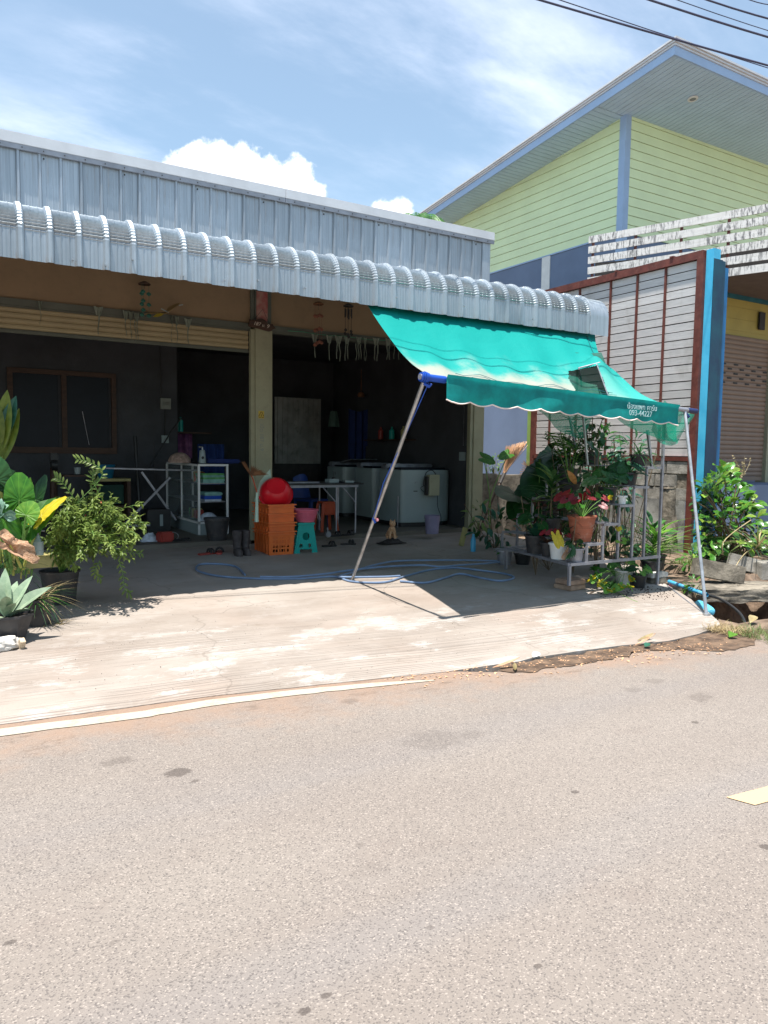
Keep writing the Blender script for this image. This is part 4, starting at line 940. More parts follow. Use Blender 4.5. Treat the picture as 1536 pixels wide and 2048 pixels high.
b = MB(); q = P1.lerp(e0, .36); b.tube([e0 + d_ * .09 + Vector((0, 0, -.04)), P1.lerp(e0, .72) + Vector((.03, -.02, 0)), P1.lerp(e0, .55) + Vector((-.02, -.02, 0)), q + Vector((.0, -.02, 0))], .004, 5); b.tube([q + Vector((.0, -.02, .02)), q + Vector((.02, -.03, -.03))], .012, 6)
b.done('pole_cord', m_blueplastic, aw)
b = MB(); b.box(tuple(q + Vector((.04, -.03, .0))), (.03, .02, .03)); b.done('cord_clip', mat('pink_clip', (.7, .3, .35), .4), aw, bevel=.006)
b = MB(); s1, s2 = cloth(.75, .485), cloth(.83, .54); b.tube([s1 + Vector((-.02, 0, .01)), s2 + Vector((.05, 0, .02))], .009, 6); b.tube([s2, cloth(.71, .895)], .006, 5); b.tube([s1, s1 + Vector((.25, .2, -.16))], .01, 6); b.done('tie_bar', m_steel_d, aw)
b = MB()
b.tube([cloth(.16 + .6 * i / 20, .62 + .22 * i / 20) + Vector((0, 0, .012)) for i in range(21)], .0025, 4); b.tube([cloth(.2 + .55 * i / 20, .68 + .22 * i / 20) + Vector((0, 0, .012)) for i in range(21)], .002, 4)
b.tube([cloth(.955, .02 + .5 * i / 10) + Vector((0, 0, .01)) for i in range(11)], .003, 4)
b.done('cloth_cords', m_teal_paint, aw)
# lettering lies on the valance cloth
VT = FRONT @ Matrix.Rotation(R(-1.2), 4, 'Z')
pt = val(.795, .42); text_mesh('น้องแพท คาร์บ', .072, atm(pt + Vector((0, -.030, .005)), VT), m_letterwhite, 'valance_lettering', aw, bold=0)
pt = val(.785, .80); text_mesh('093-44227', .076, atm(pt + Vector((0, -.034, .012)), VT), m_letterwhite, 'valance_number', aw, bold=0)
# green shade net hanging under and beyond the awning
def net_strip(P, nu, nv):
    """bilinear patch P[0..3] (corners) with a slight sag"""
    P = [Vector(p) for p in P]
    def f(u, v):
        p = P[0].lerp(P[1], u).lerp(P[3].lerp(P[2], u), v); p.z -= .10 * 4 * u * (1 - u) * (v * .6 + .2); p.y += .02 * math.sin(u * 11 + v * 4); return p
    b = MB(); b.grid(f, nu, nv, uv=True); return b
b = net_strip(((6.311, 6.000, 2.281), (6.695, 5.150, 2.010), (6.891, 5.250, 1.653), (6.414, 5.900, 2.031)), 30, 12)
N1 = b.done('shade_net', m_net); tag(N1, 'green shade net drooping behind the lettered end of the awning', 'net')
b = net_strip(((6.704, 5.300, 2.096), (7.597, 5.600, 1.987), (6.958, 5.300, 1.638), (6.425, 5.250, 1.769)), 20, 12)
b.done('net_corner', m_net, N1)
b = net_strip(((6.163, 6.350, 2.693), (6.827, 6.350, 2.718), (6.277, 5.500, 2.060), (5.360, 5.500, 2.018)), 20, 14); b.done('net_shaded_fold', m_netd, N1)
b = net_strip(((5.701, 6.300, 2.074), (6.402, 6.000, 2.035), (6.382, 6.100, 1.693), (5.916, 6.300, 1.944)), 20, 10)
N2 = b.done('shade_net', m_net); tag(N2, 'small green net triangle below the middle of the awning', 'net')
# ---------------------------------------------------------------- plant rack (stepped steel stand)
rk = thing('plant_stand', (6.2, 5.9, ramp_z(5.6)), 'stepped grey steel plant stand crowded with potted plants', 'plant stand')
YF, YB = 5.42, 6.75
steps = [(5.85, .575), (6.08, .775), (6.31, .965), (6.53, 1.16), (6.72, 1.37)]
PLZ = .385
def cr(a, b_, w_=.026): return MB().beam(a, b_, w_, w_)
for Y in (YF, YB):
    b = MB(); xl = 5.50 if Y == YF else 5.78
    b.beam((xl, Y, PLZ), (6.88, Y, PLZ), .03, .03); b.done('base_rail', m_steel_d, rk)
    prevz = PLZ
    for i, (x, z) in enumerate(steps):
        x0 = x - .115; x1 = x + .115
        b = MB(); b.beam((x0 + .001, Y, PLZ + .015), (x0 + .001, Y, z - .014), .024, .024); b.done('upright', m_steel_d, rk)
        b = MB(); b.beam((x0, Y, z), (x1, Y, z), .026, .026); b.done('tread_rail', m_steel_d, rk)
    b = MB(); b.beam((6.86, Y, ramp_z(Y)), (6.86, Y, 1.95 if Y == YF else 1.4), .026, .026); b.done('tall_upright', m_steel_d, rk)
b = MB(); b.beam((5.50, YF, PLZ), (5.78, YB, PLZ), .03, .03); b.done('side_rail', m_steel_d, rk)
for (x, z) in [(5.66, PLZ)] + steps:
    b = MB(); n = 5
    for k in range(n):
        xx = x - .10 + k * .05; b.beam((xx, YF + .015, z + .006), (xx + (.1 if z == PLZ else 0), YB - .015, z + .006), .014, .008)
    for k in range(14): yy = YF + .06 + k * (YB - YF - .12) / 13; b.beam((x - .11, yy, z + .011), (x + .11, yy, z + .011), .005, .004)
    b.done('mesh_shelf', m_steel_d, rk)
for p in ((5.50, YF), (5.80, YB), (6.86, YB)):
    b = MB(); b.beam((p[0], p[1], ramp_z(p[1]) + (.10 if p[1] == YF else 0)), (p[0], p[1], PLZ - .016), .028, .028); b.done('leg', m_steel_d, rk)
b = MB(); b.beam((6.113, 5.900, 1.958), (6.211, 5.900, 1.389), .02, .02); b.done('stay', m_steel, rk)
b = MB(); b.beam((6.933, 5.700, 1.791), (7.037, 5.700, 1.350), .026, .026); b.done('stay', m_steel_d, rk)
b = MB(); b.beam((6.413, 6.400, 1.936), (6.537, 6.400, 1.557), .02, .02); b.done('stay', m_steel_d, rk)
# ragged bricks and blocks under and beside it
bp = Vector((5.750, 5.626, 0.080)); bs = thing('brick_stack', (bp.x, bp.y, ramp_z(bp.y)), 'stack of two worn brown paving bricks under the front leg of the plant stand', 'bricks')
for k, (rz, dx_, s_) in enumerate(((.12, -.01, 1.05), (.05, .0, 1))):
    b = MB(); b.box((bp.x + dx_, bp.y + .02, ramp_z(bp.y) + .028 + k * .054), (.24 * s_, .22 * s_, .05), rz=rz); b.done('brick', m_brick, bs, bevel=.008)
bp = Vector((6.938, 5.499, 0.075)); bs = thing('brick_stack', (bp.x, bp.y, ramp_z(bp.y)), 'two stacked grey brown blocks at the right corner of the plant stand', 'bricks')
for k in range(2):
    b = MB(); b.box((bp.x, bp.y + .03, ramp_z(bp.y) + .03 + k * .062), (.26 - .05 * (1 - k), .18, .058), rz=-.25 + .2 * k); b.done('brick', m_conc_pale if k else m_conc_moss, bs, bevel=.008)

# ---------------------------------------------------------------- neighbour's edge: broken blocks, slab, pipes, drain
def rough_block(c, d, rz, rx, ry, m, label, cat='block', name='concrete_block', hollow=False):
    b = MB(); b.box((0, 0, 0), d)
    if hollow:
        b.v = []; b.f = []; t = .035
        b.box((0, -d[1] / 2 + t / 2, 0), (d[0], t, d[2])); b.box((0, d[1] / 2 - t / 2, 0), (d[0], t, d[2]))
        for xx in (-d[0] / 2 + t / 2, 0, d[0] / 2 - t / 2): b.box((xx, 0, 0), (t, d[1] - 2 * t - .002, d[2] - .002))
    M = Matrix.Translation(c) @ Matrix.Rotation(rz, 4, 'Z') @ Matrix.Rotation(rx, 4, 'X') @ Matrix.Rotation(ry, 4, 'Y')
    b.v = [M @ v for v in b.v]
    o = b.done(name, m, bevel=.01, at=c); return tag(o, label, cat)
rough_block((7.546, 5.150, 0.213), (.56, .15, .20), -.55, -.12, .18, m_conc_moss, 'long mossy concrete block tipped at the edge of the drain')
rough_block((8.536, 5.450, 0.185), (.42, .12, .18), -.75, -.1, .22, m_concrete, 'dark broken block wedged behind the tipped mossy block')
rough_block((8.717, 5.300, 0.119), (.36, .2, .22), -.2, 0, 0, m_concrete, 'grey block under the grass tuft at the right edge')
b = MB(); sl0 = Vector((7.097, 5.000, 0.070))
def slabf(u, v):
    a = u * 6.2832; q = Vector((math.cos(a), math.sin(a) * .55, 0)); k = 1 + .16 * noise.noise(q * 2.2) + .07 * noise.noise(q * 7)
    rr = (min(1, v * 4) if v < .25 else 1 if v < .75 else (1 - v) * 4); zz = .07 if v < .25 else .07 - .14 * (v - .25) * 2 if v < .75 else -.07
    zz += .016 * noise.noise(Vector((q.x * 5, q.y * 5, v * 6))); q = Matrix.Rotation(-.45, 3, 'Z') @ (q * k * rr * (1 + .05 * noise.noise(Vector((a * 3, v * 9, 1)))))
    return sl0 + Vector((.52 + q.x * .62, -.05 + q.y * .55, zz - .06))
b.grid(slabf, 70, 24); slab = b.done('broken_slab', m_conc_moss); tag(slab, 'broken slab with a pale crusty rim hanging over the drain pit', 'slab')
def pipe(name, pts, r, m, label, cat, n=12):
    b = MB(); b.tube(pts, r, n, cap=False); b.tube(pts, r * .86, n, cap=False); return tag(b.done(name, m), label, cat)
pipe('water_pipe', [(6.967, 5.350, 0.107), (6.753, 4.720, 0.083)], .021, m_pvc, 'blue plastic pipe scuffed white, lying toward the drain behind the awning pole', 'pipe')
b = MB(); M = Matrix.Translation((6.409, 4.500, 0.023)) @ Matrix.Scale(.85, 4) @ Matrix.Rotation(.93, 4, 'Z') @ Matrix.Rotation(R(90), 4, 'Y')
b.lathe([(.0, -.24), (.03, -.235), (.052, -.20), (.058, -.1), (.058, .1), (.052, .2), (.03, .235), (0, .24)], M=M, n=18)
tag(b.done('blue_bottle', m_pvc_l), 'light blue plastic bottle wedged in the drain behind the awning pole', 'bottle')
pts = curve([(6.891, 4.900, 0.061), (6.796, 4.600, 0.059), (6.663, 4.300, -0.009), (6.332, 4.000, -0.061)], 8)
b = MB(); b.tube(pts, .014, 8); tag(b.done('black_hose', m_black), 'black rubber hose arching over the drain to the roadside', 'hose')
b = MB(); b.tube(curve([(6.903, 5.318, 0.067), (6.563, 4.868, 0.048), (6.149, 4.320, 0.025)], 6), .008, 6); tag(b.done('iron_rod', m_steel_d), 'thin rod lying on the apron edge, ending at the foot of the awning pole', 'rod')
# ---------------------------------------------------------------- power and phone lines
wa = [(((4.998, 5.546, 5.750), (7.906, 5.098, 5.750)), .010), (((5.398, 5.702, 5.950), (8.330, 5.370, 5.950)), .005), (((7.035, 5.995, 6.600), (8.854, 5.729, 6.600)), .012), (((7.722, 6.173, 6.900), (9.234, 5.980, 6.900)), .005), (((8.169, 6.094, 7.000), (9.152, 5.935, 7.000)), .011), (((9.223, 6.245, 7.400), (9.519, 6.183, 7.400)), .006)]
wl = ['thick black cable crossing in front of the green roof corner, lowest of the wires', 'thin wire just above the lowest cable at the green roof corner', 'thick cable in the middle of the wire bundle at top right', 'thin wire just above the middle thick cable', 'second highest cable, thick, at the top right', 'short thin wire at the very top right corner']
for (pr_, r_), lb in zip(wa, wl):
    a, c = Vector(pr_[0]), Vector(pr_[1]); d_ = c - a; s0 = a - d_ * 4.2; s1 = a + d_ * 5
    b = MB(); b.tube([s0.lerp(s1, i / 24) + Vector((0, 0, .5 * ((2 * i / 24 - 1) ** 2 - ((4.2 / 9.2) * 2 - 1) ** 2))) for i in range(25)], r_, 6)
    tag(b.done('power_line', m_wirem), lb, 'wire')

# ---------------------------------------------------------------- inside the shop and by its columns
def simple(name, bfn, m, label, cat, bevel=0, group=None, **kw):
    b = MB(); bfn(b); return tag(b.done(name, m, bevel=bevel, **kw), label, cat, group)
# glass show cabinet
cx0, cy0 = (3.148, 10.211, 0.300)[0], (3.148, 10.211, 0.300)[1]; cx1, cy1, CT = cx0 + .44, 11.9, 1.30
cb = thing('show_cabinet', (cx0, cy0, FLOOR), 'aluminium framed glass show cabinet stacked with folded cloths', 'cabinet')
b = MB(); t = .028
for z in (CT - t, .46): b.bx(cx0, cy0, z, cx1, cy0 + t, z + t)
for x in (cx0, cx1 - t):
    b.bx(x, cy0, .31, x + t, cy0 + t, CT - t - .001); b.bx(x, cy1 - t, .31, x + t, cy1, CT - t)
for x in (cx0, cx1 - t): b.bx(x, cy0 + t + .001, CT - t, x + t, cy1 - t, CT); b.bx(x, cy0 + t + .001, .46, x + t, cy1 - t, .46 + t)
b.bx(cx0, (cy0 + cy1) / 2 - .012, .5, cx0 + .02, (cy0 + cy1) / 2 + .012, CT - t)
b.done('frame', m_whitep, cb)
b = MB(); b.bx(cx0 + .004, cy0 + .005, .30, cx1 - .004, cy1, .455); b.done('plinth', m_white, cb)
for z in (.76, 1.02):
    b = MB(); b.bx(cx0 + .03, cy0 + .01, z, cx1 - .03, cy1 - .03, z + .012); b.done('shelf', m_steel_d, cb)
b = MB(); b.bx(cx0 + .01, cy0 + .03, CT + .001, cx1 - .01, cy1, CT + .008); b.done('top_glass', m_glass, cb)
m_gl = mat('clear_cabinet_glass', (.5, .6, .6), .05, var=.02, alpha=.15); b = MB(); b.bx(cx0 + .008, cy0 + .03, .49, cx0 + .011, cy1 - .03, CT - .03); b.done('side_glass', m_gl, cb)
def cloth_stack(x0, x1, y0, y1, z, hs, ms, label):
    th = thing('folded_cloths', ((x0 + x1) / 2, (y0 + y1) / 2, z), label, 'cloth')
    for h, m in zip(hs, ms):
        j = rng.uniform(-.012, .012); b = MB(); b.bx(x0 + j, y0 + j, z, x1 + j, y1, z + h - .002); b.done('folded_cloth', m, th, bevel=min(h * .42, .012)); z += h
cloth_stack(cx0 + .07, cx1 - .04, cy0 + .03, cy0 + .4, 1.033, (.028, .025, .028, .03, .026), (m_cloth_t, m_cloth_t, m_cloth_g, m_cloth_t, m_cloth_g), 'pale teal and green folded cloths on the top shelf of the cabinet')
cloth_stack(cx0 + .1, cx1 - .08, cy0 + .03, cy0 + .35, .773, (.03, .05, .05), (m_cloth_w, m_blueplastic, m_cloth_t), 'bright blue box and cloth on the middle shelf of the cabinet')
b = MB(); b.grid(lambda u, v: (cx0 + .20 + .13 * math.cos(u * 6.283) * math.sin(v * 1.57) * (1 + .2 * noise.noise(Vector((u * 8, v * 5, 0)))), cy0 + .18 + .12 * math.sin(u * 6.283) * math.sin(v * 1.57), .49 + .12 * math.cos(v * 1.57)), 24, 10)
tag(b.done('white_bundle', m_cloth_w), 'white crumpled bag on the bottom shelf of the cabinet', 'bag')
for k in range(7):
    b = MB(); yy = cy0 + .5 + .17 * (k % 4); zz = .49 if k < 4 else 1.033
    b.box((cx0 + .16 + .03 * k % .1, yy, zz + .07), (.12, .13, .12 + .02 * (k % 3)), rz=.2 * k); tag(b.done('stored_box', (m_redthing, m_sand, m_black, m_cloth_g, m_orange_d, m_sand, m_cloth_w)[k], bevel=.01), ('red box low in the back of the cabinet', 'sand coloured box low in the cabinet behind the red one', 'black box low in the middle of the cabinet', 'green box low at the rear of the cabinet', 'orange box high in the middle of the cabinet', 'tan box high in the cabinet beside the orange one', 'pale box high at the rear of the cabinet')[k], 'box')
# on top of it
b = MB(); M = Matrix.Translation((cx0 + .10, cy0 + .12, CT + .01)); b.lathe([(0, 0), (.052, 0), (.05, .03), (.042, .15), (.036, .18), (.02, .19)], M=M, n=16); sb = b.done('spray_can', m_white); tag(sb, 'white flask with a dark emblem standing on the cabinet', 'flask')
b = MB(); b.tube([(cx0 + .10, cy0 + .12, CT + .2), (cx0 + .10, cy0 + .12, CT + .235), (cx0 + .05, cy0 + .12, CT + .24)], .014, 8); b.done('cap', m_steel, sb)
b = MB(); b.disc(.02, None, 10, M=atm((cx0 + .09, cy0 + .068, CT + .09), FRONT)); b.done('emblem', m_dark, sb)
b = MB(); b.grid(lambda u, v: (cx0 - .10 + .16 * math.cos(u * 6.283) * math.sin(v * 1.57) * (1 + .15 * noise.noise(Vector((u * 8, v * 5, 0)))), cy0 + .55 + .2 * math.sin(u * 6.283) * math.sin(v * 1.57), CT + .01 + .15 * math.cos(v * 1.57)), 24, 10)
tag(b.done('straw_hat', mat('beige_pink_cloth', (.36, .25, .2), .9, var=.4, scale=18, bump=.5, bscale=60)), 'crumpled beige hat lying on the left edge of the cabinet', 'hat')
simple('blue_cloth', lambda b: b.box((cx0 + .42, cy0 + .3, CT + .04), (.5, .35, .06)), mat('navy_cloth', (.015, .03, .13), .9), 'navy cloth folded over the right edge of the cabinet', 'cloth', .02)
b = MB(); b.grid(lambda u, v: (cx0 + .12 + u * .52, 12.6 + .03 * math.sin(u * 22), 1.35 + v * .42), 30, 4); tag(b.done('purple_curtain', m_cloth_p, solid=.01), 'purple pink cloth hanging behind the cabinet', 'cloth')
b = MB(); b.grid(lambda u, v: (cx0 + .70 + u * .45, 12.5 + .04 * math.sin(u * 18), .9 + v * .7), 30, 4); tag(b.done('blue_curtain', mat('deep_blue_cloth', (.015, .04, .16), .9), solid=.01), 'dark blue cloth hanging just left of the main column', 'cloth')
for k, (dx_, m, lb) in enumerate(((.02, m_cloth_t, 'small teal bottle on the ledge behind the cabinet'), (.10, m_tealp, 'tall blue green bottle on the ledge behind the cabinet'), (-.12, m_white, 'white slim box on the ledge behind the cabinet'))):
    b = MB(); M = Matrix.Translation((cx0 + .30 + dx_, 12.45, 1.80)); b.lathe([(0, 0), (.04, 0), (.04, .14 + .05 * k % .09), (.015, .2), (.015, .24), (0, .24)], M=M, n=12); tag(b.done('bottle', m), lb, 'bottle')
simple('ledge', lambda b: b.bx(cx0 - .02, 12.35, 1.77, cx0 + .9, 12.6, 1.795), m_wood, 'dark wall ledge with bottles behind the cabinet', 'shelf')
# black tub, boots, sandals in front of the cabinet
p = Vector((3.209, 9.596, 0.300)); b = MB(); b.lathe([(0, 0), (.12, 0), (.165, .27), (.175, .275), (.175, .30), (.16, .30), (.15, .28), (.11, .02), (0, .02)], c=p, n=24)
tag(b.done('black_tub', m_pot), 'black tub standing in front of the show cabinet', 'tub')
bt = thing('boots', (3.204, 8.637, 0.206), 'pair of worn dark rubber boots beside the orange crates', 'boots')
for k, dx_ in enumerate((-.055, .06)):
    o = Vector((3.228, 8.702, 0.209)) + Vector((dx_, .02 + .02 * k, .0)); b = MB()
    path = [(0, 0, .30), (0, 0, .22), (0, .0, .12), (0, -.01, .06)]
    b.lathe([(.0, .02), (.05, .02), (.052, .1), (.06, .2), (.066, .30), (.060, .30), (.05, .12)], c=o, n=16, sx=.9, sy=1.15)
    b.lathe([(0, .0), (.055, .0), (.055, .05), (.04, .085), (0, .10)], c=o + Vector((-.01, -.07, 0)), n=16, sx=.85, sy=1.7); b.done('boot', m_boot, bt)
sd = thing('sandals', (2.943, 8.879, 0.217), 'pair of black and red sandals on the slab left of the boots', 'shoes')
def slipper(th, o, rz, m, ms, L=.26, W=.09):
    o = Vector(o); M = Matrix.Translation(o) @ Matrix.Rotation(rz, 4, 'Z'); b = MB()
    b.prism([(-L / 2, -.03), (-L * .3, -W / 2 + .005), (0, -W / 2 + .01), (L * .3, -W / 2), (L * .45, -.03), (L / 2, 0), (L * .45, .03), (L * .3, W / 2), (0, W / 2 - .01), (-L * .3, W / 2 - .005), (-L / 2, .03)], .022, M); b.done('sole', m, th, bevel=.004)
    b = MB(); 
    for x in (.02, .06): b.tube([M @ Vector((x, W / 2 * math.cos(a) * 1.02, .015 + .05 * math.sin(a))) for a in [math.pi * q / 8 for q in range(9)]], .013, 6)
    b.done('strap', ms, th)
o = Vector((2.943, 8.879, 0.217)); slipper(sd, o + Vector((-.09, .0, .0)), .3, m_redthing, m_dark); slipper(sd, o + Vector((.07, .04, .0)), 1.2, m_redthing, m_dark)
# orange crates
co = Vector((3.512, 8.525, 0.202)); CW, CD, CH = .345, .50, .30
crate_l = ['bottom orange crate with slotted front, carrying the stack', 'second orange crate from the bottom of the stack', 'third orange crate from the bottom, just under the top one', 'top orange crate, with the red basin resting on it']
for k in range(4):
    z = co.z + k * .112; j = rng.uniform(-.008, .008)
    o = Vector((co.x + CW / 2 + j, co.y + CD / 2 + .0, z)); th = thing('orange_crate', o, crate_l[k], 'crate', 'orange plastic crates stacked by the column')
    tp = .02; x0, x1, y0, y1 = o.x - CW / 2, o.x + CW / 2, o.y - CD / 2, o.y + CD / 2
    b = MB(); t = .006; z1 = z + CH
    def wall(pa, pb, nrm_, slots):
        """tapering wall from pa to pb (top edge), optional slots as real holes"""
        pa, pb = Vector(pa), Vector(pb); d_ = pb - pa; n_ = Vector(nrm_)
        def P(u, v): q = pa.lerp(pb, .03 + .94 * u if v == 0 else u + (0.5 - u) * .06 * (1 - v)); return Vector((q.x, q.y, z + .0 + v * CH)) - n_ * .026 * (1 - v)
        nu, nv = (26, 16) if slots else (2, 2)
        def sk(u, v):
            if not slots: return False
            i, jj = int(u * nu), int(v * nv); return 4 <= i <= 21 and i % 3 != 0 and (i // 3) % 3 != 9 and 2 <= jj <= 11 and jj % 3 != 1 and not (i % 7 == 3)
        bb = MB(); bb.grid(P, nu, nv, sk); b.v, off = b.v + bb.v, len(b.v); b.f += [tuple(q + off for q in f) for f in bb.f]
    wall((x0, y0, 0), (x1, y0, 0), (0, -1, 0), k == 0); wall((x1, y0, 0), (x1, y1, 0), (1, 0, 0), False); wall((x1, y1, 0), (x0, y1, 0), (0, 1, 0), False); wall((x0, y1, 0), (x0, y0, 0), (-1, 0, 0), False)
    b.quad((x0 + .02, y0 + .02, z + .006), (x1 - .02, y0 + .02, z + .006), (x1 - .02, y1 - .02, z + .006), (x0 + .02, y1 - .02, z + .006)); b.done('basket', m_orange, th, solid=-.003)
    b = MB(); r_ = .02
    for za, zb, e in ((CH - .014, CH, r_), (CH - .05, CH - .04, .012)):
        b.bx(x0 - e, y0 - e, z + za, x1 + e, y0, z + zb); b.bx(x0 - e, y1, z + za, x1 + e, y1 + e, z + zb); b.bx(x0 - e, y0 + .001, z + za, x0, y1 - .001, z + zb); b.bx(x1, y0 + .001, z + za, x1 + e, y1 - .001, z + zb)
    for q in range(5): yy = y0 + .05 + q * .1; b.bx(x0 - .010, yy, z + .02, x0 - .001, yy + .01, z + CH - .052)
    b.done('rim', m_orange, th)
TOPZ = co.z + 3 * .112 + CH
# red basin leaning on the crates, its base turned to the street
bc = Vector(QY(552, 978, co.y + .16)); ax = Vector((-.28, -.80, .62)).normalized()
b = MB(); M = Matrix.Translation(bc - ax * .07) @ ax.to_track_quat('Z', 'Y').to_matrix().to_4x4()
b.lathe([(0, .135), (.10, .138), (.115, .140), (.118, .134), (.125, .13), (.165, .09), (.195, .03), (.205, -.03), (.22, -.035), (.222, -.045), (.20, -.042), (.19, .02), (.15, .09), (.0, .12)], M=M, n=40)
tag(b.done('red_basin', m_red), 'red plastic basin leaning bottom up on the orange crates', 'basin')
# grass broom hung upside down beside the column
br = thing('hand_broom', QY(514, 1046, co.y - .03), 'small brown brush with mint handle leaning on the crate stack', 'broom')
h0, h1 = Vector(QY(513, 1044, co.y - .04)), Vector(QY(514, 985, co.y - .02)); h2 = Vector(QY(506, 958, co.y)); b = MB(); b.tube([h0, h0.lerp(h1, .5), h1], .026, 8, r2=.014); b.done('handle', m_mint, br)
b = MB(); b.tube([h1, h2, Vector(QY(502, 950, co.y))], .008, 6); b.done('neck', m_orange_d, br)
b = MB()
for k in range(150):
    t = rng.random(); a = Vector(QY(503, 951, co.y)) + Vector((rng.uniform(-.01, .01), rng.uniform(-.01, .01), 0)); e = Vector(QY(485, 922, co.y)).lerp(Vector(QY(496, 945, co.y)), rng.random() * .4) if t < .4 else Vector(QY(503, 930, co.y)).lerp(Vector(QY(535, 948, co.y)), rng.random())
    e += Vector((rng.uniform(-.02, .02), rng.uniform(-.03, .03), rng.uniform(-.012, .012))); b.leaf(a, e - a, (0, -1, .1), (e - a).length, .014, 0, .1, 2, 'blade')
b.done('bristles', m_brownb, br, kind='stuff')
b = MB(); b.v = [Vector(q) for q in (QY(508, 1003, co.y + .28), QY(520, 962, co.y + .30), QY(540, 938, co.y + .32), QY(545, 975, co.y + .32))]; b.f = [(0, 1, 2, 3)]; tag(b.done('dustpan', m_mint, solid=.006), 'pale green dustpan standing behind the red basin', 'dustpan')
# teal folding stool with pink colander
so = Vector((4.034, 8.565, 0.203)); st = thing('step_stool', so, 'teal plastic folding step stool right of the orange crates', 'stool')
def stool_panel(y, tilt):
    b = MB(); n = 40; W0, W1, H = .165, .105, .36
    def P(u, v): w_ = W0 + (W1 - W0) * v; return (so.x + (u - .5) * 2 * w_ * 1.0, so.y + y + tilt * (1 - v), so.z + v * H)
    def sk(u, v):
        w_ = W0 + (W1 - W0) * v; x = (u - .5) * 2 * w_; z = v * H
        if z < .05 and abs(x) < .085: return True
        for cx_, cz_, r_ in ((0, .215, .048), (-.07, .095, .026), (.05, .095, .026)):
            if (x - cx_) ** 2 + (z - cz_) ** 2 < r_ * r_: return True
        return False
    b.grid(P, 44, 48, sk); return b
for y, tl in ((.0, 0), (.2, .06)): stool_panel(y, tl).done('side_panel', m_tealp, st, solid=.012)
b = MB(); b.bx(so.x - .12, so.y - .02, so.z + .36, so.x + .12, so.y + .22, so.z + .39); b.done('seat', m_tealp, st, bevel=.008)
pc = thing('colander', (so.x + .01, so.y + .09, so.z + .39), 'pink round plastic colander sitting on the teal stool', 'basket')
b = MB(); o = Vector((so.x + .03, so.y + .09, so.z + .395))
nq = 56
def cw(u, v): r_ = .115 + .05 * v; return o + Vector((r_ * math.cos(u * 6.2832), r_ * math.sin(u * 6.2832), .15 * v))
b.grid(cw, nq * 2, 26, skip=lambda u, v: .12 < v < .86 and int(u * nq * 2) % 2 == 0 and int(v * 26) % 2 == 0); b.done('wall', m_pink, pc, solid=.003)
b = MB(); b.disc(.115, o, 24); b.done('base', m_pink, pc); b = MB(); b.tube([cw(k / 40, 1.02) for k in range(41)], .008, 6); b.done('rim', m_pink, pc)
b = MB(); b.tube(curve([cw(.86, .95), cw(.9, .5) + Vector((.06, -.02, -.05)), cw(.97, .2) + Vector((.05, 0, 0)), cw(.98, .9)]), .004, 5); b.done('wire_handle', m_steel, pc)
# folding table with things on it
tz, ty = 1.03, 9.62; tb = thing('folding_table', (4.7, 9.9, FLOOR), 'long folding table with a dark top in the right bay', 'table')
tx0, tx1 = 3.98, (5.441, 9.620, 1.069)[0]
b = MB(); b.bx(tx0, ty - .02, tz - .012, tx1 + .02, ty + .62, tz + .012); b.done('table_top', m_black, tb, bevel=.003)
b = MB(); b.bx(tx0 + .02, ty, tz - .05, tx1 - .06, ty + .02, tz - .013); b.bx(tx0 + .02, ty + .56, tz - .05, tx1 - .06, ty + .58, tz - .013); b.done('apron_rail', m_steel_d, tb)
for x in (tx0 + .08, tx1 - .42, tx1 - .10):
    for y in (ty + .01, ty + .57):
        b = MB(); b.tube([(x, y, tz - .05), (x, y, FLOOR)], .014, 8); b.done('leg', m_steel_d, tb)
for x in (tx1 - .42, tx1 - .10): b = MB(); b.tube([(x, ty + .01, tz - .28), (x - .22, ty + .01, tz - .05)], .009, 6); b.done('brace', m_steel_d, tb)
simple('paper_box', lambda b: b.box(((5.032, 9.800, 1.117)[0], 9.8, tz + .04), (.18, .12, .055), rz=.2), m_white, 'white flat box on the folding table', 'box', .006)
simple('pale_packet', lambda b: b.box(((5.291, 9.750, 1.103)[0], 9.75, tz + .027), (.14, .08, .03), rz=-.2), m_white, 'small white packet near the right end of the folding table', 'packet', .006)
simple('pen_holder', lambda b: (b.lathe([(0, 0), (.03, 0), (.03, .07)], c=((5.143, 9.950, 1.149)[0], 9.95, tz + .013), n=12), b.tube([((5.143, 9.950, 1.149)[0], 9.95, tz + .03), ((5.143, 9.950, 1.149)[0] + .03, 9.95, tz + .17)], .004, 5), b.tube([((5.143, 9.950, 1.149)[0], 9.95, tz + .03), ((5.143, 9.950, 1.149)[0] - .01, 9.95, tz + .18)], .004, 5)), m_dark, 'dark pen holder with two pens behind the white box', 'holder')
simple('papers', lambda b: b.box(((4.515, 9.800, 1.084)[0], 9.82, tz + .022), (.5, .3, .018), rz=.05), m_steel_d, 'low grey tray at the left end of the folding table', 'tray', .004)
# plastic chairs behind the table
def chair(o, m, label, rz=0):
    th = thing('plastic_chair', o, label, 'chair'); o = Vector(o); M = Matrix.Translation(o) @ Matrix.Rotation(rz, 4, 'Z')
    b = MB(); b.bx(-.2, -.2, .42, .2, .2, .45, M); b.done('seat', m, th, bevel=.01)
    b = MB(); b.grid(lambda u, v: M @ Vector(((u - .5) * .40 * (1 - .2 * v), .20 + .04 * v - .05 * math.cos((u - .5) * 3), .46 + .38 * v - .06 * (2 * u - 1) ** 2 * v)), 12, 8); b.done('backrest', m, th, solid=.012)
    for x in (-.17, .17):
        for y in (-.17, .17): b = MB(); b.tube([M @ Vector((x, y, .42)), M @ Vector((x * 1.2, y * 1.2, 0))], .02, 6); b.done('leg', m, th)
chair(((5.072, 10.600, 1.128)[0], 10.6, FLOOR), mat('deep_blue_plastic', (.004, .03, .16), .5), 'blue plastic chair behind the folding table', .4)
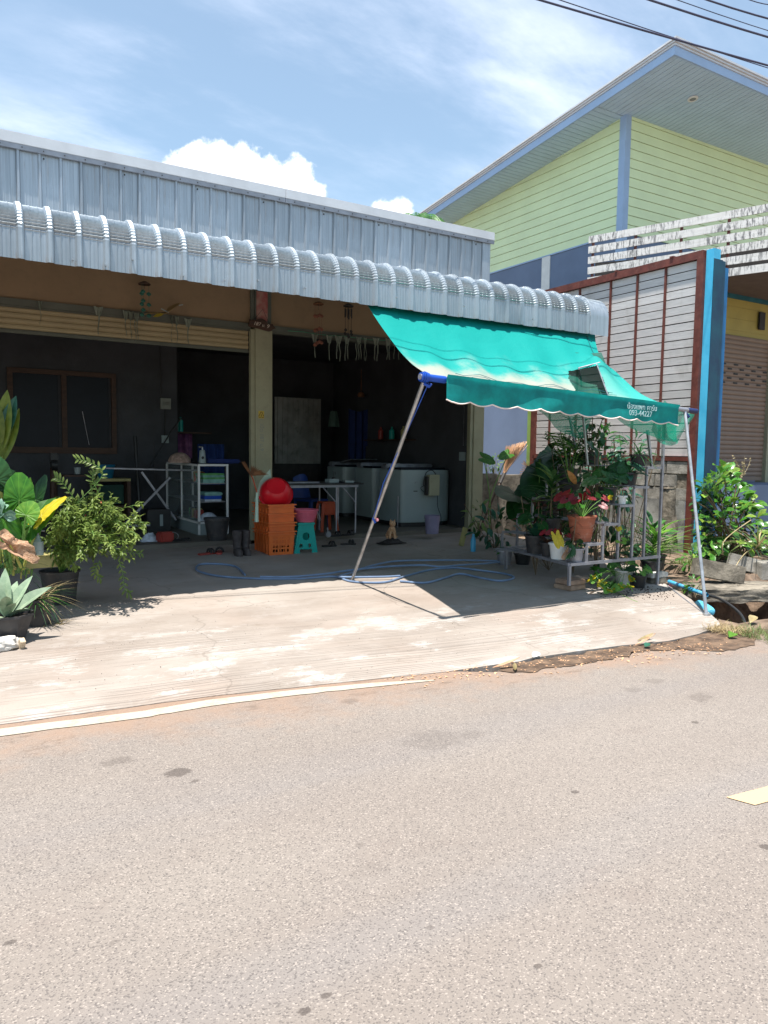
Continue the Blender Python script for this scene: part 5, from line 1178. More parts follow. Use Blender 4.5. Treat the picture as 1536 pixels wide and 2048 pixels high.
# tall red stool under the table
ro = Vector((5.047, 10.014, 0.300)); th = thing('red_stool', ro, 'dull red plastic stool under the folding table', 'stool')
b = MB(); b.bx(ro.x - .1, ro.y - .1, ro.z + .42, ro.x + .1, ro.y + .1, ro.z + .45); b.bx(ro.x - .09, ro.y - .1, ro.z + .25, ro.x + .09, ro.y - .09, ro.z + .42); b.done('seat', m_orange_d, th, bevel=.006)
for x in (-.09, .09):
    for y in (-.09, .09): b = MB(); b.beam((ro.x + x, ro.y + y, ro.z + .42), (ro.x + x * 1.5, ro.y + y * 1.5, ro.z), .04, .03); b.done('leg', m_orange_d, th)
# washing machines down the right wall
def washer(x0, x1, y0, y1, label, box=False):
    th = thing('washing_machine', ((x0 + x1) / 2, (y0 + y1) / 2, FLOOR), label, 'washing machine', 'white washing machines along the right wall'); H = .92
    b = MB(); n = 14; xm = (x0 + x1) / 2; hw = (x1 - x0) / 2; zb = FLOOR + .07
    prof = [(x0, y1)] + [(xm - hw * math.cos(math.pi * k / n) , y0 + .10 - .10 * math.sin(math.pi * k / n)) for k in range(n + 1)] + [(x1, y1)]
    b.prism(prof, H - .07, Matrix.Translation((0, 0, zb))); b.done('body', m_white, th, bevel=.008)
    b = MB(); b.prism([(x * .96 + xm * .04, y + .02) for x, y in prof], .06, Matrix.Translation((0, 0, FLOOR + .005))); b.done('plinth', m_black, th)
    b = MB(); b.bx(x0 + .03, y0 + .14, FLOOR + H + .001, x1 - .03, y1 - .22, FLOOR + H + .035); b.done('lid', m_glass, th, bevel=.012)
    b = MB(); b.bx(x0 + .01, y1 - .20, FLOOR + H + .001, x1 - .01, y1 - .01, FLOOR + H + .09); b.done('control_panel', m_steel_d, th, bevel=.02)
    b = MB(); b.tube([Vector((xm - hw * .45, y0 + .012, FLOOR + .70)) + Vector((.03 * math.cos(a), 0, .03 * math.sin(a))) for a in [math.pi * q / 8 for q in range(9)]], .004, 5); b.done('badge', m_steel_d, th)
    b = MB(); b.box((xm - hw * .45, y0 + .012, FLOOR + .58), (.11, .006, .012)); b.done('brand_strip', m_black, th)
    return th
w1 = washer(6.40, 7.36, 9.98, 10.72, 'nearest white washing machine, control box hung on its front')
washer(6.45, 7.32, 10.98, 11.66, 'middle white washing machine, half hidden by the nearest one')
washer(6.42, 7.30, 12.0, 12.7, 'farthest white washing machine, its lid raised')
b = MB(); b.beam((6.86, 12.5, 1.3), (6.95, 12.2, 1.36), .7, .02); tag(b.done('machine_lid', m_steel_d), 'raised lid lying on top of the farthest washing machine', 'lid')
eb = Vector((6.915, 9.930, 0.979)); th = thing('coin_box', eb, 'cream metal coin box fixed to the front of the nearest washing machine', 'box')
b = MB(); b.bx(eb.x - .09, 9.86, eb.z - .17, eb.x + .115, 9.955, eb.z + .17); b.done('case', m_cement_l, th, bevel=.004)
b = MB(); b.bx(eb.x - .125, 9.88, eb.z - .16, eb.x - .092, 9.95, eb.z + .14)
for q in range(6): b.box((eb.x - .13, 9.885, eb.z + .12 - q * .05), (.01, .02, .018))
b.done('switch_strip', m_dark, th)
b = MB(); b.tube(curve([(eb.x + .06, 9.9, eb.z + .175), (eb.x - .03, 9.88, eb.z + .24), (eb.x - .15, 9.87, eb.z + .20), (eb.x - .20, 9.87, eb.z + .02), (eb.x - .17, 9.87, eb.z - .02)]), .008, 6); b.tube(curve([(eb.x - .17, 9.87, eb.z - .0), (eb.x - .25, 9.87, eb.z - .04), (eb.x - .2, 9.87, eb.z - .1), (eb.x - .12, 9.87, eb.z - .13)]), .005, 6); b.tube(curve([(eb.x + .1, 9.9, eb.z - .15), (eb.x + .11, 9.9, eb.z - .35), (eb.x + .16, 9.88, eb.z - .5), (eb.x + .16, 9.86, FLOOR + .02)]), .006, 5); b.done('cords', m_black, th)
b = MB(); pb = Vector((6.333, 9.058, 0.300)); b.lathe([(0, 0), (.095, 0), (.115, .27), (.12, .275), (.108, .27), (.09, .01)], c=pb, n=20)
tag(b.done('lilac_bin', mat('frosted_lilac_plastic', (.28, .25, .38), .4, trans=.2)), 'frosted lilac bin in front of the nearest washing machine', 'bin')
simple('standing_pipe', lambda b: b.tube([(6.330, 10.019, 0.300), Vector((6.330, 10.019, 0.300)) + Vector((0, 0, .5))], .011, 6), m_steel_d, 'thin pipe standing between the washing machines', 'pipe')
# ginger kitten sitting on the step
kp = Vector((5.408, 8.711, 0.300)); kt = thing('kitten', kp, 'ginger kitten sitting on the shop floor facing the street', 'cat')
bm_ = bpy.data.meshes.new('body'); V = [(0, .05, .06), (0, .0, .10), (0, -.035, .145), (0, -.05, .185), (-.03, -.045, .11), (-.032, -.06, .05), (-.033, -.075, .008), (.03, -.045, .11), (.032, -.06, .05), (.033, -.075, .008), (.05, .045, .04), (.055, -.01, .015), (-.05, .045, .04), (-.055, -.01, .015), (0, .10, .03), (.05, .13, .015), (.11, .11, .015)]
E_ = [(0, 1), (1, 2), (2, 3), (2, 4), (4, 5), (5, 6), (2, 7), (7, 8), (8, 9), (0, 10), (10, 11), (0, 12), (12, 13), (0, 14), (14, 15), (15, 16)]
Rr_ = [.058, .052, .042, .028, .02, .014, .013, .02, .014, .013, .032, .016, .032, .016, .016, .012, .008]
bm_.from_pydata(V, E_, []); ko = bpy.data.objects.new('body', bm_); col.objects.link(ko); ko.parent = kt; ko.rotation_euler = (0, 0, -.35); ko.scale = (1.05,) * 3
mo = ko.modifiers.new('skin', 'SKIN')
for q, r_ in zip(bm_.skin_vertices[0].data, Rr_): q.radius = (r_, r_)
bm_.skin_vertices[0].data[0].use_root = True
ko.modifiers.new('sub', 'SUBSURF').levels = 2; ko.modifiers['sub'].render_levels = 2; bm_.materials.append(m_fur)
kh = MB(); hc = kp + Vector((-.02, -.055, .215)); kh.lathe([(0, -.042), (.028, -.034), (.043, -.012), (.046, .008), (.036, .032), (.018, .042), (0, .044)], c=hc, n=16, sy=.85)
kh.lathe([(0, -.016), (.014, -.010), (.018, 0), (.012, .010), (0, .013)], c=hc + Vector((0, -.036, -.012)), n=10, sy=.8)
for s_ in (-1, 1): kh.v += [hc + Vector(q) for q in ((s_ * .012, 0, .034), (s_ * .044, .006, .018), (s_ * .037, .0, .072), (s_ * .028, .016, .03))]; i0 = len(kh.v) - 4; kh.f += [(i0, i0 + 1, i0 + 2), (i0 + 1, i0 + 3, i0 + 2), (i0 + 3, i0, i0 + 2)]
kh.done('head', m_fur, kt)
ke = MB()
for s_ in (-1, 1): ke.lathe([(0, -.006), (.006, 0), (0, .006)], c=hc + Vector((s_ * .018, -.036, .006)), n=8)
ke.lathe([(0, -.003), (.004, 0), (0, .003)], c=hc + Vector((0, -.052, -.006)), n=6); ke.done('eyes_and_nose', m_dark, kt)
# footwear and scraps on the step
def slippers(px_, m, ms, label, rz=(.2, .9), sep=.11):
    o = Vector(px_); th = thing('slippers', o, label, 'shoes'); slipper(th, o + Vector((-sep, 0, 0)), rz[0], m, ms, .22, .08); slipper(th, o + Vector((sep, .05, 0)), rz[1], m, ms, .22, .08)
slippers((4.704, 8.907, 0.218), m_dark, m_dark, 'pair of dull brown slippers on the slab right of the teal stool', (.1, -.2), .16)
slippers((4.967, 9.316, 0.300), m_black, m_black, 'pair of black slippers under the folding table', (.1, .3), .12)
b = MB(); o = Vector((5.477, 8.821, 0.214)); b.grid(lambda u, v: o + Vector(((u - .5) * .40, (v - .5) * .16, .02 + .05 * math.sin(math.pi * u) * math.sin(math.pi * v) * (1 + noise.noise(Vector((u * 6, v * 5, 0)))))), 16, 8)
tag(b.done('black_rag', m_dark, solid=.01), 'crumpled black rag on the slab in front of the kitten', 'rag')
b = MB(); o = Vector((4.689, 9.239, 0.300)); b.lathe([(0, -.02), (.04, -.02), (.045, 0), (.04, .02), (0, .02)], M=Matrix.Translation(o + Vector((0, 0, .045))) @ Matrix.Rotation(R(90), 4, 'X'), n=16); b.tube([o + Vector((0, 0, .05)), o + Vector((0, .02, .14))], .01, 6); tag(b.done('castor', m_steel_d), 'grey castor wheel at the foot of the folding table', 'wheel')
# left bay clutter
sh = thing('wooden_rack', (2.585, 13.018, 0.300), 'low brown wooden rack with a tan board against the left bay wall', 'shelf')
sx0, sx1, sy = (2.003, 11.400, 0.751)[0], (2.497, 11.400, 0.740)[0], 11.4
for z, m in ((.62, m_wood), (1.02, m_sand)):
    b = MB(); b.bx(sx0, sy, z, sx1, sy + .4, z + .04); b.done('board', m, sh)
for x in (sx0, sx1 - .05): b = MB(); b.bx(x, sy, FLOOR, x + .05, sy + .4, 1.019); b.done('side', m_wood, sh)
b = MB(); b.bx(sx0 + .06, sy + .2, .67, sx1 - .06, sy + .35, .96); b.done('green_panel', mat('dark_green_panel', (.01, .05, .035), .7), sh)
o = Vector(((sx0 + sx1) / 2 - .08, sy + .15, 1.062)); b = MB(); b.lathe([(0, 0), (.10, 0), (.14, .20), (.145, .2), (.13, .19), (.09, .01)], c=o, n=20); tag(b.done('blue_bucket', mat('sea_blue_plastic', (.01, .14, .25), .4)), 'sea blue bucket on the low wooden rack', 'bucket')
xt = thing('trestle_table', (3.035, 12.828, 0.300), 'narrow table on crossed steel legs in the left bay', 'table'); ya = 11.1
b = MB(); b.beam((2.066, 11.100, 1.224), (3.391, 11.100, 1.187), .3, .02); b.done('table_top', m_steel_d, xt)
for p, q in (((2.321, 11.000, 0.423), (2.971, 11.000, 1.087)), ((2.574, 11.050, 1.167), (3.067, 11.050, 0.450)), ((2.300, 10.900, 0.405), (2.649, 10.900, 0.405))): b = MB(); b.beam(p, q, .03, .03); b.done('leg', m_steel_d, xt)
b = MB(); o = Vector((2.805, 11.013, 0.300)); b.box(o + Vector((0, .1, .16)), (.34, .26, .32)); sp_ = b.done('black_speaker', m_black, bevel=.01); tag(sp_, 'black case with a white strip on the floor of the left bay', 'case')
b = MB(); b.box(o + Vector((.03, -.033, .16)), (.045, .002, .17)); b.done('white_strip', m_white, sp_)
simple('red_container', lambda b: b.box(Vector((2.537, 9.664, 0.300)) + Vector((0, .0, .07)), (.2, .14, .13), rz=.3), m_redthing, 'dull red container on the floor beside the black case', 'container', .02)
simple('grey_bag', lambda b: b.grid(lambda u, v: Vector((2.392, 9.851, 0.300)) + Vector(((u - .5) * .26, (v - .5) * .2, .10 * math.sin(math.pi * u) * math.sin(math.pi * v) * (1 + .5 * noise.noise(Vector((u * 5, v * 5, 0)))))), 14, 10), m_cloth_w, 'grey crumpled bag on the floor left of the red container', 'bag')
b = MB(); o = Vector((2.686, 9.686, 0.250)) + Vector((0, 0, .02))
for k in range(9): b.tube(curve([o + Vector((rng.uniform(-.2, .2), rng.uniform(-.06, .14), rng.uniform(0, .07))) for _ in range(5)], 6), .007, 5)
tag(b.done('cable_heap', m_black), 'tangled heap of black cable on the slab edge in the left bay', 'cable')
b = MB(); o = Vector((2.709, 9.937, 0.261)) + Vector((0, 0, .05)); b.tube([o + Vector((.08 * math.cos(a), .03 * math.sin(a), .05 * math.sin(a) + .03)) for a in [6.283 * q / 20 for q in range(21)]], .005, 5); tag(b.done('wire_ring', m_steel), 'pale wire ring lying in the black cable heap', 'ring')
simple('leaning_pole', lambda b: b.tube([(2.635, 11.700, 1.696), (2.654, 11.500, 0.427)], .028, 8), m_black, 'dark pole leaning on the left bay wall beside the window', 'pole')
th = thing('bench_grinder', (1.455, 11.500, 0.864), 'dark machine on a stand under the window', 'machine')
gx = (1.463, 11.500, 1.256); b = MB(); b.lathe([(0, -.04), (.09, -.04), (.09, .04), (0, .04)], M=Matrix.Translation(gx) @ Matrix.Rotation(R(90), 4, 'Y'), n=16); b.box((gx[0], gx[1], gx[2] + .1), (.1, .1, .14)); b.done('motor', m_black, th)
b = MB(); b.tube([(gx[0], gx[1], gx[2] - .04), (gx[0] - .03, gx[1], FLOOR)], .05, 8); b.done('stand', m_wood, th)
simple('white_cup', lambda b: b.lathe([(0, 0), (.035, 0), (.045, .09), (.04, .09), (.03, .005)], c=(1.681, 10.900, 1.146), n=14), m_white, 'small white cup on the shelf under the window', 'cup')
simple('wall_shelf', lambda b: b.bx((1.490, 10.900, 1.134)[0], 10.8, (1.490, 10.900, 1.134)[2] - .02, (1.790, 10.900, 1.132)[0], 11.1, (1.490, 10.900, 1.134)[2]), m_wood, 'small shelf carrying the white cup under the window', 'shelf')
# ---------------------------------------------------------------- hung from the beams
sg = thing('number_sign', (3.742, 9.380, 3.152), 'brown shaped wooden house number plate hung on the column', 'sign')
c0 = Vector((3.757, 9.400, 3.156)); SM = atm(c0, FRONT @ Matrix.Rotation(R(-7.0), 4, 'Z'))
out = [(-.175, .045), (-.15, .038), (-.12, .045), (-.08, .045), (-.04, .075), (.0, .085), (.05, .072), (.09, .04), (.13, .038), (.155, .05), (.17, .03), (.21, .0), (.17, -.02), (.145, -.05), (.12, -.062), (.04, -.06), (-.04, -.055), (-.12, -.055), (-.15, -.062), (-.175, -.045), (-.165, 0)]
b = MB(); b.prism(out, .018, SM @ Matrix.Translation((0, 0, -.009))); b.done('plate', m_wood, sg, bevel=.003)
text_mesh('187', .066, SM @ Matrix.Translation((-.062, 0, .0105)), m_lettering, 'house_number', sg, shear=.25); text_mesh('ม.', .05, SM @ Matrix.Translation((.030, -.002, .0105)), m_lettering, 'house_number', sg, shear=.2); text_mesh('9', .074, SM @ Matrix.Translation((.092, 0, .0105)), m_lettering, 'house_number', sg, shear=.25)
b = MB(); t_ = SM @ Vector((0, .21, 0)); b.tube([SM @ Vector((-.11, .04, 0)), t_, SM @ Vector((.11, .04, 0))], .0035, 5); b.done('cord', m_black, sg)
def chime(px_, m1, m2, label, n, L, big):
    o = Vector(px_); th = thing('wind_chime', o, label, 'wind chime'); zt = 3.42
    b = MB(); b.tube([(o.x, o.y, zt), (o.x, o.y, o.z + .02)], .002, 4); b.done('cord', m_dark, th)
    b = MB(); b.lathe([(0, .035), (.025, .03), (.075, .002), (.07, -.01), (0, .0)], c=o, n=18); b.done('cap', m1, th)
    for k in range(n):
        a = 6.283 * k / n; x, y = o.x + .05 * math.cos(a), o.y + .04 * math.sin(a); l_ = L * rng.uniform(.7, 1)
        b = MB(); b.tube([(x, y, o.z), (x, y, o.z - l_)], .0018, 4)
        if big: b.tube([(x, y, o.z - .04), (x, y, o.z - l_ * .45)], .011, 8); b.leaf((x, y, o.z - l_), (0, 0, -1), (0, -1, 0), .05, .05, 0, .2, 3)
        else:
            for q in range(3): z = o.z - l_ * (.3 + .35 * q); b.lathe([(0, .025), (.022, .01), (.03, -.01), (0, -.03)], c=(x, y, z), n=8, sy=.4)
        b.done('strand', m2, th)
chime((2.229, 9.300, 3.476), m_wood, mat('verdigris', (.03, .12, .09), .6), 'small wind chime with green bells hanging in the left bay', 3, .40, False)
chime((4.549, 9.300, 3.501), m_brownb, mat('reddish_wood', (.22, .08, .05), .7), 'reddish wooden wind chime hanging in front of the right bay', 4, .62, False)
chime((5.013, 9.300, 3.526), m_dark, m_dark, 'dark tube wind chime hanging left of the awning', 6, .40, True)
def film(x, z, L, W, n, label, i, m=None):
    """clear plastic bag strip pegged to the beam, pulled to n tails"""
    th = MB(); y = 9.40 + rng.uniform(-.01, .02)
    def top(u, v): return (x + (u - .5) * W * (1 - .55 * v), y + .008 * math.sin(u * 14 + i), z - L * .32 * v - .012 * math.sin(u * 3.14) * (1 - v))
    th.grid(top, 10, 5)
    for k in range(n):
        xc = x + (k - (n - 1) / 2) * W * .38; ph = rng.uniform(0, 6); w_ = W * .18; l_ = L * rng.uniform(.9, 1.02)
        th.grid(lambda u, v: (xc + (u - .5) * w_ * (1 - .5 * v) + .008 * math.sin(v * 5 + ph), y + .006 * math.sin(u * 6.3 + v * 9) * (1 + v), z - L * .30 - (l_ - L * .30) * v), 4, 10)
    o = th.done('plastic_strip', m or m_film); tag(o, label, 'plastic strip')
fl_l = [(80, 603, .30, .05, 1, 'crumpled clear plastic strip taped alone at the far left of the shutter'), (197, 614, .33, .11, 1, 'wide topped plastic strip second from the left on the shutter'), (252, 622, .34, .07, 1, 'thin plastic strip leaning at the left of a close group of three'), (262, 624, .34, .05, 1, 'straight plastic strip in the middle of the close group of three'), (273, 626, .35, .07, 2, 'forked plastic strip at the right of the close group of three'), (344, 632, .33, .03, 1, 'stiff white plastic strip under the yellow bird ornament'), (354, 634, .35, .06, 1, 'plastic strip just right of the stiff white one'), (377, 638, .34, .10, 1, 'tapering plastic strip last before the main column')]
for i, (x, y, L, W, n, lb) in enumerate(fl_l):
    film(*[(q[0], q[2]) for q in (FILM[i],)][0], L, W, n, lb, i)
fr_l = ['first plastic strip right of the column, long and pointed', 'greenish single plastic strip under the reddish chime', 'broad plastic bag with two tails right of the reddish chime', 'plastic strip with two blue tinted tails under the tube chime', 'narrow plastic strip with three tails right of the tube chime', 'thin twisted plastic strip with a yellow edge', 'wide plastic bag with two tails near the middle of the beam', 'forked plastic strip left of the awning edge', 'short straight plastic strip close to the awning edge', 'last plastic strip before the awning edge, cut square', 'single plastic strip half hidden by the awning edge']
for i, (px_, W, n) in enumerate(((630, .10, 1), (659, .10, 1), (677, .12, 2), (694, .10, 2), (717, .10, 3), (732, .06, 2), (753, .12, 2), (777, .10, 2), (789, .07, 1), (799, .06, 1), (815, .05, 1))):
    q = FILM2[i]; film(q[0], q[2], .36 - .004 * i, W, n, fr_l[i], i + 20)
b = MB(); b.tube([(4.15, 9.42, 3.12)] + [(4.15 + k * .22, 9.42, 3.12 + .008 * math.sin(k * 2)) for k in range(1, 12)], .005, 5); tag(b.done('hanging_line', m_greencord), 'thin green cord strung along the beam holding the plastic strips', 'cord')
# bird shaped ornament
bo = thing('bird_ornament', (2.517, 9.360, 3.180), 'yellow brown winged ornament hanging over the left bay shutter', 'ornament')
b = MB(); p0, p1, p2 = Vector((2.225, 9.400, 3.149)), Vector((2.481, 9.340, 3.155)), Vector((2.685, 9.360, 3.289))
b.leaf(p1, p0 - p1, (0, -.3, 1), (p0 - p1).length, .09, .1, .4, 5); b.leaf(p1, p2 - p1, (0, -.3, 1), (p2 - p1).length, .11, -.1, .4, 5); b.done('wing', mat('brass_brown', (.25, .17, .07), .5), bo, solid=.004)
b = MB(); b.leaf(p1 + Vector((-.02, -.01, 0)), Vector((-.9, -.1, -.35)), (0, -1, .2), .14, .04, 0, .2, 3); b.done('tail', l_yellow, bo, solid=.004)
b = MB(); b.box(p2, (.05, .01, .012), ry=-.3); b.box(p1 + Vector((-.0, 0, .04)), (.10, .01, .012), ry=.4); b.done('tip', m_white, bo, kind='stuff')
# things beside the right column
b = MB(); o = Vector((6.213, 7.910, 0.176)); b.lathe([(0, 0), (.035, 0), (.036, .16), (.02, .20), (.015, .24), (0, .24)], c=o, n=16); tag(b.done('blue_spray_bottle', mat('cyan_bottle', (.05, .3, .5), .3)), 'slim blue bottle on the floor by the right column', 'bottle')
b = MB(); o = Vector((6.393, 8.325, 0.193)); b.box(o + Vector((-.02, .02, .13)), (.09, .02, .27), ry=.35, rx=-.1); tag(b.done('yellow_board', m_sand, bevel=.006), 'dull yellow plastic scoop leaning left of the slim blue bottle', 'scoop')
# pale blue hose looped on the slab
b = MB(); pts = [Vector((x, y, ramp_z(y) + .014)) for x, y, z in HOSE1]; b.tube(curve(pts, 8), .0115, 8); b.tube(curve([Vector((x, y, ramp_z(y) + .034)) for x, y, z in HOSE2], 8), .0115, 8)
tag(b.done('garden_hose', m_hose), 'long pale blue garden hose looped over the shaded slab', 'hose')
# twig broom leaning on the low wall
tw = thing('twig_broom', (7.686, 9.300, 0.757), 'tan twig broom standing bristles up against the low wall', 'broom')
a0, a1, = Vector((7.708, 9.350, 0.729)), Vector((8.072, 9.500, 1.167)); b = MB(); b.tube([a0 + (a0 - a1) * 1.5, a1], .016, 8); b.done('handle', m_wood, tw)
b = MB(); b.tube([a1 - (a1 - a0) * .35, a1 + (a1 - a0) * .12], .03, 8); b.done('binding', m_dark, tw)
b = MB()
for k in range(230):
    e = Vector((8.120, 9.500, 1.622)).lerp(Vector((8.544, 9.500, 1.704)), rng.random()); e += Vector((0, rng.uniform(-.05, .05), rng.uniform(-.06, .02))); m_ = a1.lerp(e, .55) + Vector((-.015, 0, .02)) * rng.uniform(-1, 1)
    b.tube([a1 + Vector((rng.uniform(-.02, .02), rng.uniform(-.02, .02), 0)), m_, e], .0025, 3, cap=False)
b.done('twigs', m_straw, tw, kind='stuff')
b = MB(); c_ = Vector((8.801, 9.600, 1.196))
for k in range(60): a = rng.uniform(2.1, 3.5); b.tube([c_, c_ + Vector((math.cos(a) * .32, 0, math.sin(a) * .26 + .02)) * rng.uniform(.6, 1)], .0028, 3, cap=False)
tag(b.done('dry_twigs', m_straw), 'second fan of pale dry twigs at the low wall post', 'twigs')

b = MB(); b.grid(lambda u, v: ((7.032, 13.000, 2.027)[0] + u * .42, 13.0 + .03 * math.sin(u * 17), 1.35 + v * 1.0 - .05 * math.sin(3.14 * u)), 24, 5); tag(b.done('hanging_towel', mat('ink_blue_cloth', (.012, .025, .10), .9), solid=.01), 'ink blue towel hanging in the depth of the right bay', 'towel')
b = MB(); o = Vector((6.658, 12.900, 2.129)); b.grid(lambda u, v: o + Vector(((u - .5) * (.26 - .1 * v), .03 * math.sin(u * 9), (v - .5) * .3)), 10, 6); tag(b.done('hanging_bag', mat('dull_green_bag', (.05, .09, .07), .7), solid=.02), 'dull green bag hanging right of the corrugated sheet', 'bag')
b = MB(); o = Vector((7.252, 12.900, 2.620)); b.lathe([(0, -.05), (.06, -.04), (.07, 0), (.05, .05), (0, .06)], c=o, n=12); b.tube([o + Vector((0, 0, .05)), o + Vector((0, 0, .5))], .008, 5); tag(b.done('hanging_lantern', m_brownb), 'round brown thing hanging on a cord above the washing machines', 'lantern')
simple('wall_shelf_board', lambda b: b.bx(7.15, 11.2, 1.72, 7.44, 12.6, 1.74), m_wood, 'dark board shelf high on the wall over the washing machines', 'shelf')
for k, (yy, m) in enumerate(((11.4, m_sand), (11.8, m_tealp), (12.2, m_redthing))):
    b = MB(); b.lathe([(0, 0), (.05, 0), (.05, .16), (.02, .2), (.02, .23), (0, .23)], c=(7.3, yy, 1.742), n=12); tag(b.done('detergent_bottle', m), ('tan bottle on the high shelf, nearest the street', 'teal bottle in the middle of the high shelf', 'red bottle at the far end of the high shelf')[k], 'bottle')

# ---------------------------------------------------------------- plants
v_mid = veined('veined_green_leaf', (.02, .12, .012), (.09, .26, .025), .4); v_bright = veined('veined_bright_leaf', (.06, .22, .02), (.2, .38, .05), .4); v_deep = veined('veined_deep_leaf', (.012, .055, .012), (.03, .10, .025), .2); v_teal = veined('veined_teal_leaf', (.012, .08, .04), (.05, .16, .09), .25); v_yel = veined('veined_yellow_leaf', (.42, .34, .01), (.62, .5, .04), .4)
hm = {k: heart_mesh('leaf', m) for k, m in (('deep', v_deep), ('mid', v_mid), ('bright', v_bright), ('yellow', v_yel), ('red', l_red), ('teal', v_teal))}
hm['dry'] = heart_mesh('leaf', l_dry, wav=.03, cup=.30)
for v_ in hm['dry'].vertices:
    q = v_.co * 5; v_.co += Vector((.10 * noise.noise(q), .13 * noise.noise(q + Vector((9, 0, 0))), .22 * noise.noise(q * .8 + Vector((0, 7, 0)))))
lm = {k: leaf_mesh('leaf', m, .26, .35, .3) for k, m in (('deep', l_deep), ('mid', l_mid), ('bright', l_bright), ('olive', l_olive), ('teal', l_teal), ('maroon', l_maroon), ('red', l_red), ('straw', l_straw))}
bl = {k: leaf_mesh('leaf', m, .07, .75, .2, 9, 'blade') for k, m in (('deep', l_deep), ('mid', l_mid), ('bright', l_bright), ('olive', l_olive), ('straw', l_straw), ('maroon', l_maroon))}
ob = {k: leaf_mesh('leaf', m, .50, .22, .25, 6, 'obov') for k, m in (('deep', l_deep), ('mid', l_mid), ('bright', l_bright), ('yellow', l_yellow))}
ag = leaf_mesh('leaf', l_agave, .27, .22, .45, 8, 'lance')
def pot(th, o, r1, r0, h, m, n=24, square=False, lip=True):
    o = Vector(o); b = MB(); rot = math.pi / n if n < 12 else 0
    b.lathe([(0, 0), (r0, 0), (r1 - .006, h - .02), (r1 + (.006 if lip else 0), h - .018), (r1 + (.006 if lip else 0), h), (r1 - .010, h), (r1 - .014, h - .03)], M=Matrix.Translation(o) @ Matrix.Rotation(rot, 4, 'Z'), n=n); b.done('pot', m, th)
    b = MB(); b.lathe([(r1 - .012, 0), (r1 * .5, .008), (0, .012)], M=Matrix.Translation(o + Vector((0, 0, h - .035))) @ Matrix.Rotation(rot, 4, 'Z'), n=n); b.done('soil', m_soil, th)
    return o + Vector((0, 0, h - .03))
def stalk(th, a, e, r_, m, bow=.1, nm='stem'):
    a, e = Vector(a), Vector(e); mid = a.lerp(e, .5) + Vector((0, 0, bow * (e - a).length)); b = MB(); b.tube(curve([a, mid, e], 5), r_, 6, r2=r_ * .7); b.done(nm, m, th)
def rdir(az, el): return Vector((math.cos(az) * math.cos(el), math.sin(az) * math.cos(el), math.sin(el)))
def rosette(th, c, n, L, el0, el1, mesh, w_=1., seed=1, az=(0, 6.283)):
    r_ = random.Random(seed); c = Vector(c)
    for k in range(n):
        a = az[0] + (az[1] - az[0]) * (k + r_.uniform(-.3, .3)) / n; e = r_.uniform(el0, el1); l_ = L * r_.uniform(.7, 1.1)
        inst('leaf', mesh, th, M=aim(c + Vector((r_.uniform(-.01, .01), r_.uniform(-.01, .01), 0)), rdir(a, e), (0, 0, 1), (l_, l_ * w_, l_)))
def hearts(th, c, n, hgt, spread, L, mesh, stem=m_stem, seed=1, droop=.5, face=None):
    r_ = random.Random(seed); c = Vector(c)
    for k in range(n):
        a = 6.283 * (k + r_.uniform(-.3, .3)) / n * 1.618; q = r_.uniform(.25, 1)
        e = c + Vector((math.cos(a) * spread * q, math.sin(a) * spread * q, hgt * r_.uniform(.55, 1.05) * (1.1 - .3 * q)))
        stalk(th, c, e, .0045, stem, .08); d_ = Vector((math.cos(a), math.sin(a), -droop * r_.uniform(.5, 1.4))) 
        f_ = face if face else Vector((-.35, -.55, .75)); d_ = d_ * .7 + TOCAM * .35
        l_ = L * r_.uniform(.7, 1.15); inst('leaf', r_.choice(mesh) if isinstance(mesh, list) else mesh, th, M=aim(e, d_, f_ + Vector((r_.uniform(-.4, .4), r_.uniform(-.4, .4), 0)), l_))
def cane(th, c, top, n, L, mesh, seed=1, el=(-.1, .7), m=m_stem_b, start=.25, w_=1.):
    r_ = random.Random(seed); c, top = Vector(c), Vector(top); stalk(th, c, top, .007, m, .02)
    for k in range(n):
        t = start + (1 - start) * k / (n - 1); p = c.lerp(top, t); a = k * 2.4 + r_.uniform(-.4, .4); l_ = L * r_.uniform(.75, 1.1)
        inst('leaf', mesh, th, M=aim(p, rdir(a, r_.uniform(*el) + .4 * t), (0, 0, 1), (l_, l_ * w_, l_)))
def tuft(name, c, n, L, m, label, cat, spread=.1, el=(.5, 1.4), W=.012, seed=3, bend=.8, kind='stuff'):
    r_ = random.Random(seed); b = MB(); c = Vector(c)
    for k in range(n):
        p = c + Vector((r_.uniform(-1, 1) * spread, r_.uniform(-1, 1) * spread, 0)); l_ = L * r_.uniform(.5, 1.1); b.leaf(p, rdir(r_.uniform(0, 6.283), r_.uniform(*el)), (0, 0, 1), l_, W, bend * r_.uniform(.5, 1.2), .3, 5, 'blade')
    o = b.done(name, m); 
    if label: tag(o, label, cat)
    return o
# --- left corner: taro clump
tc = Vector((.42, 6.75, ramp_z(6.75))); ta = thing('taro_plant', tc, 'clump of big heart leaved taro at the left edge, one leaf yellow and one dried', 'plant')
root = Vector((0.562, 6.750, 0.450))
def tleaf(base, tip, kind, stem_from=None, sm=m_stem, nrm_=(-.3, -.9, .25), Y=6.6, w_=1., yt=None, nm='leaf', lb=None, k=1.0):
    bse = Vector(QY(base[0], base[1], Y)); tp = Vector(QY(tip[0], tip[1], yt or Y)); l_ = (tp - bse).length * k
    o = inst(nm, hm[kind], ta, M=aim(bse, tp - bse, nrm_, (l_, l_ * w_, l_)))
    if lb: o['label'] = lb
    st_ = stem_from or (30 + (base[0] - 30) * .3, 1140); s_ = Vector(QY(st_[0], st_[1], Y + .1)); stalk(ta, s_, bse, .011, sm, .02)
tleaf((39, 1000), (35, 938), 'mid', Y=6.55, w_=1.15, nrm_=(-.3, -.8, .5), k=.95)
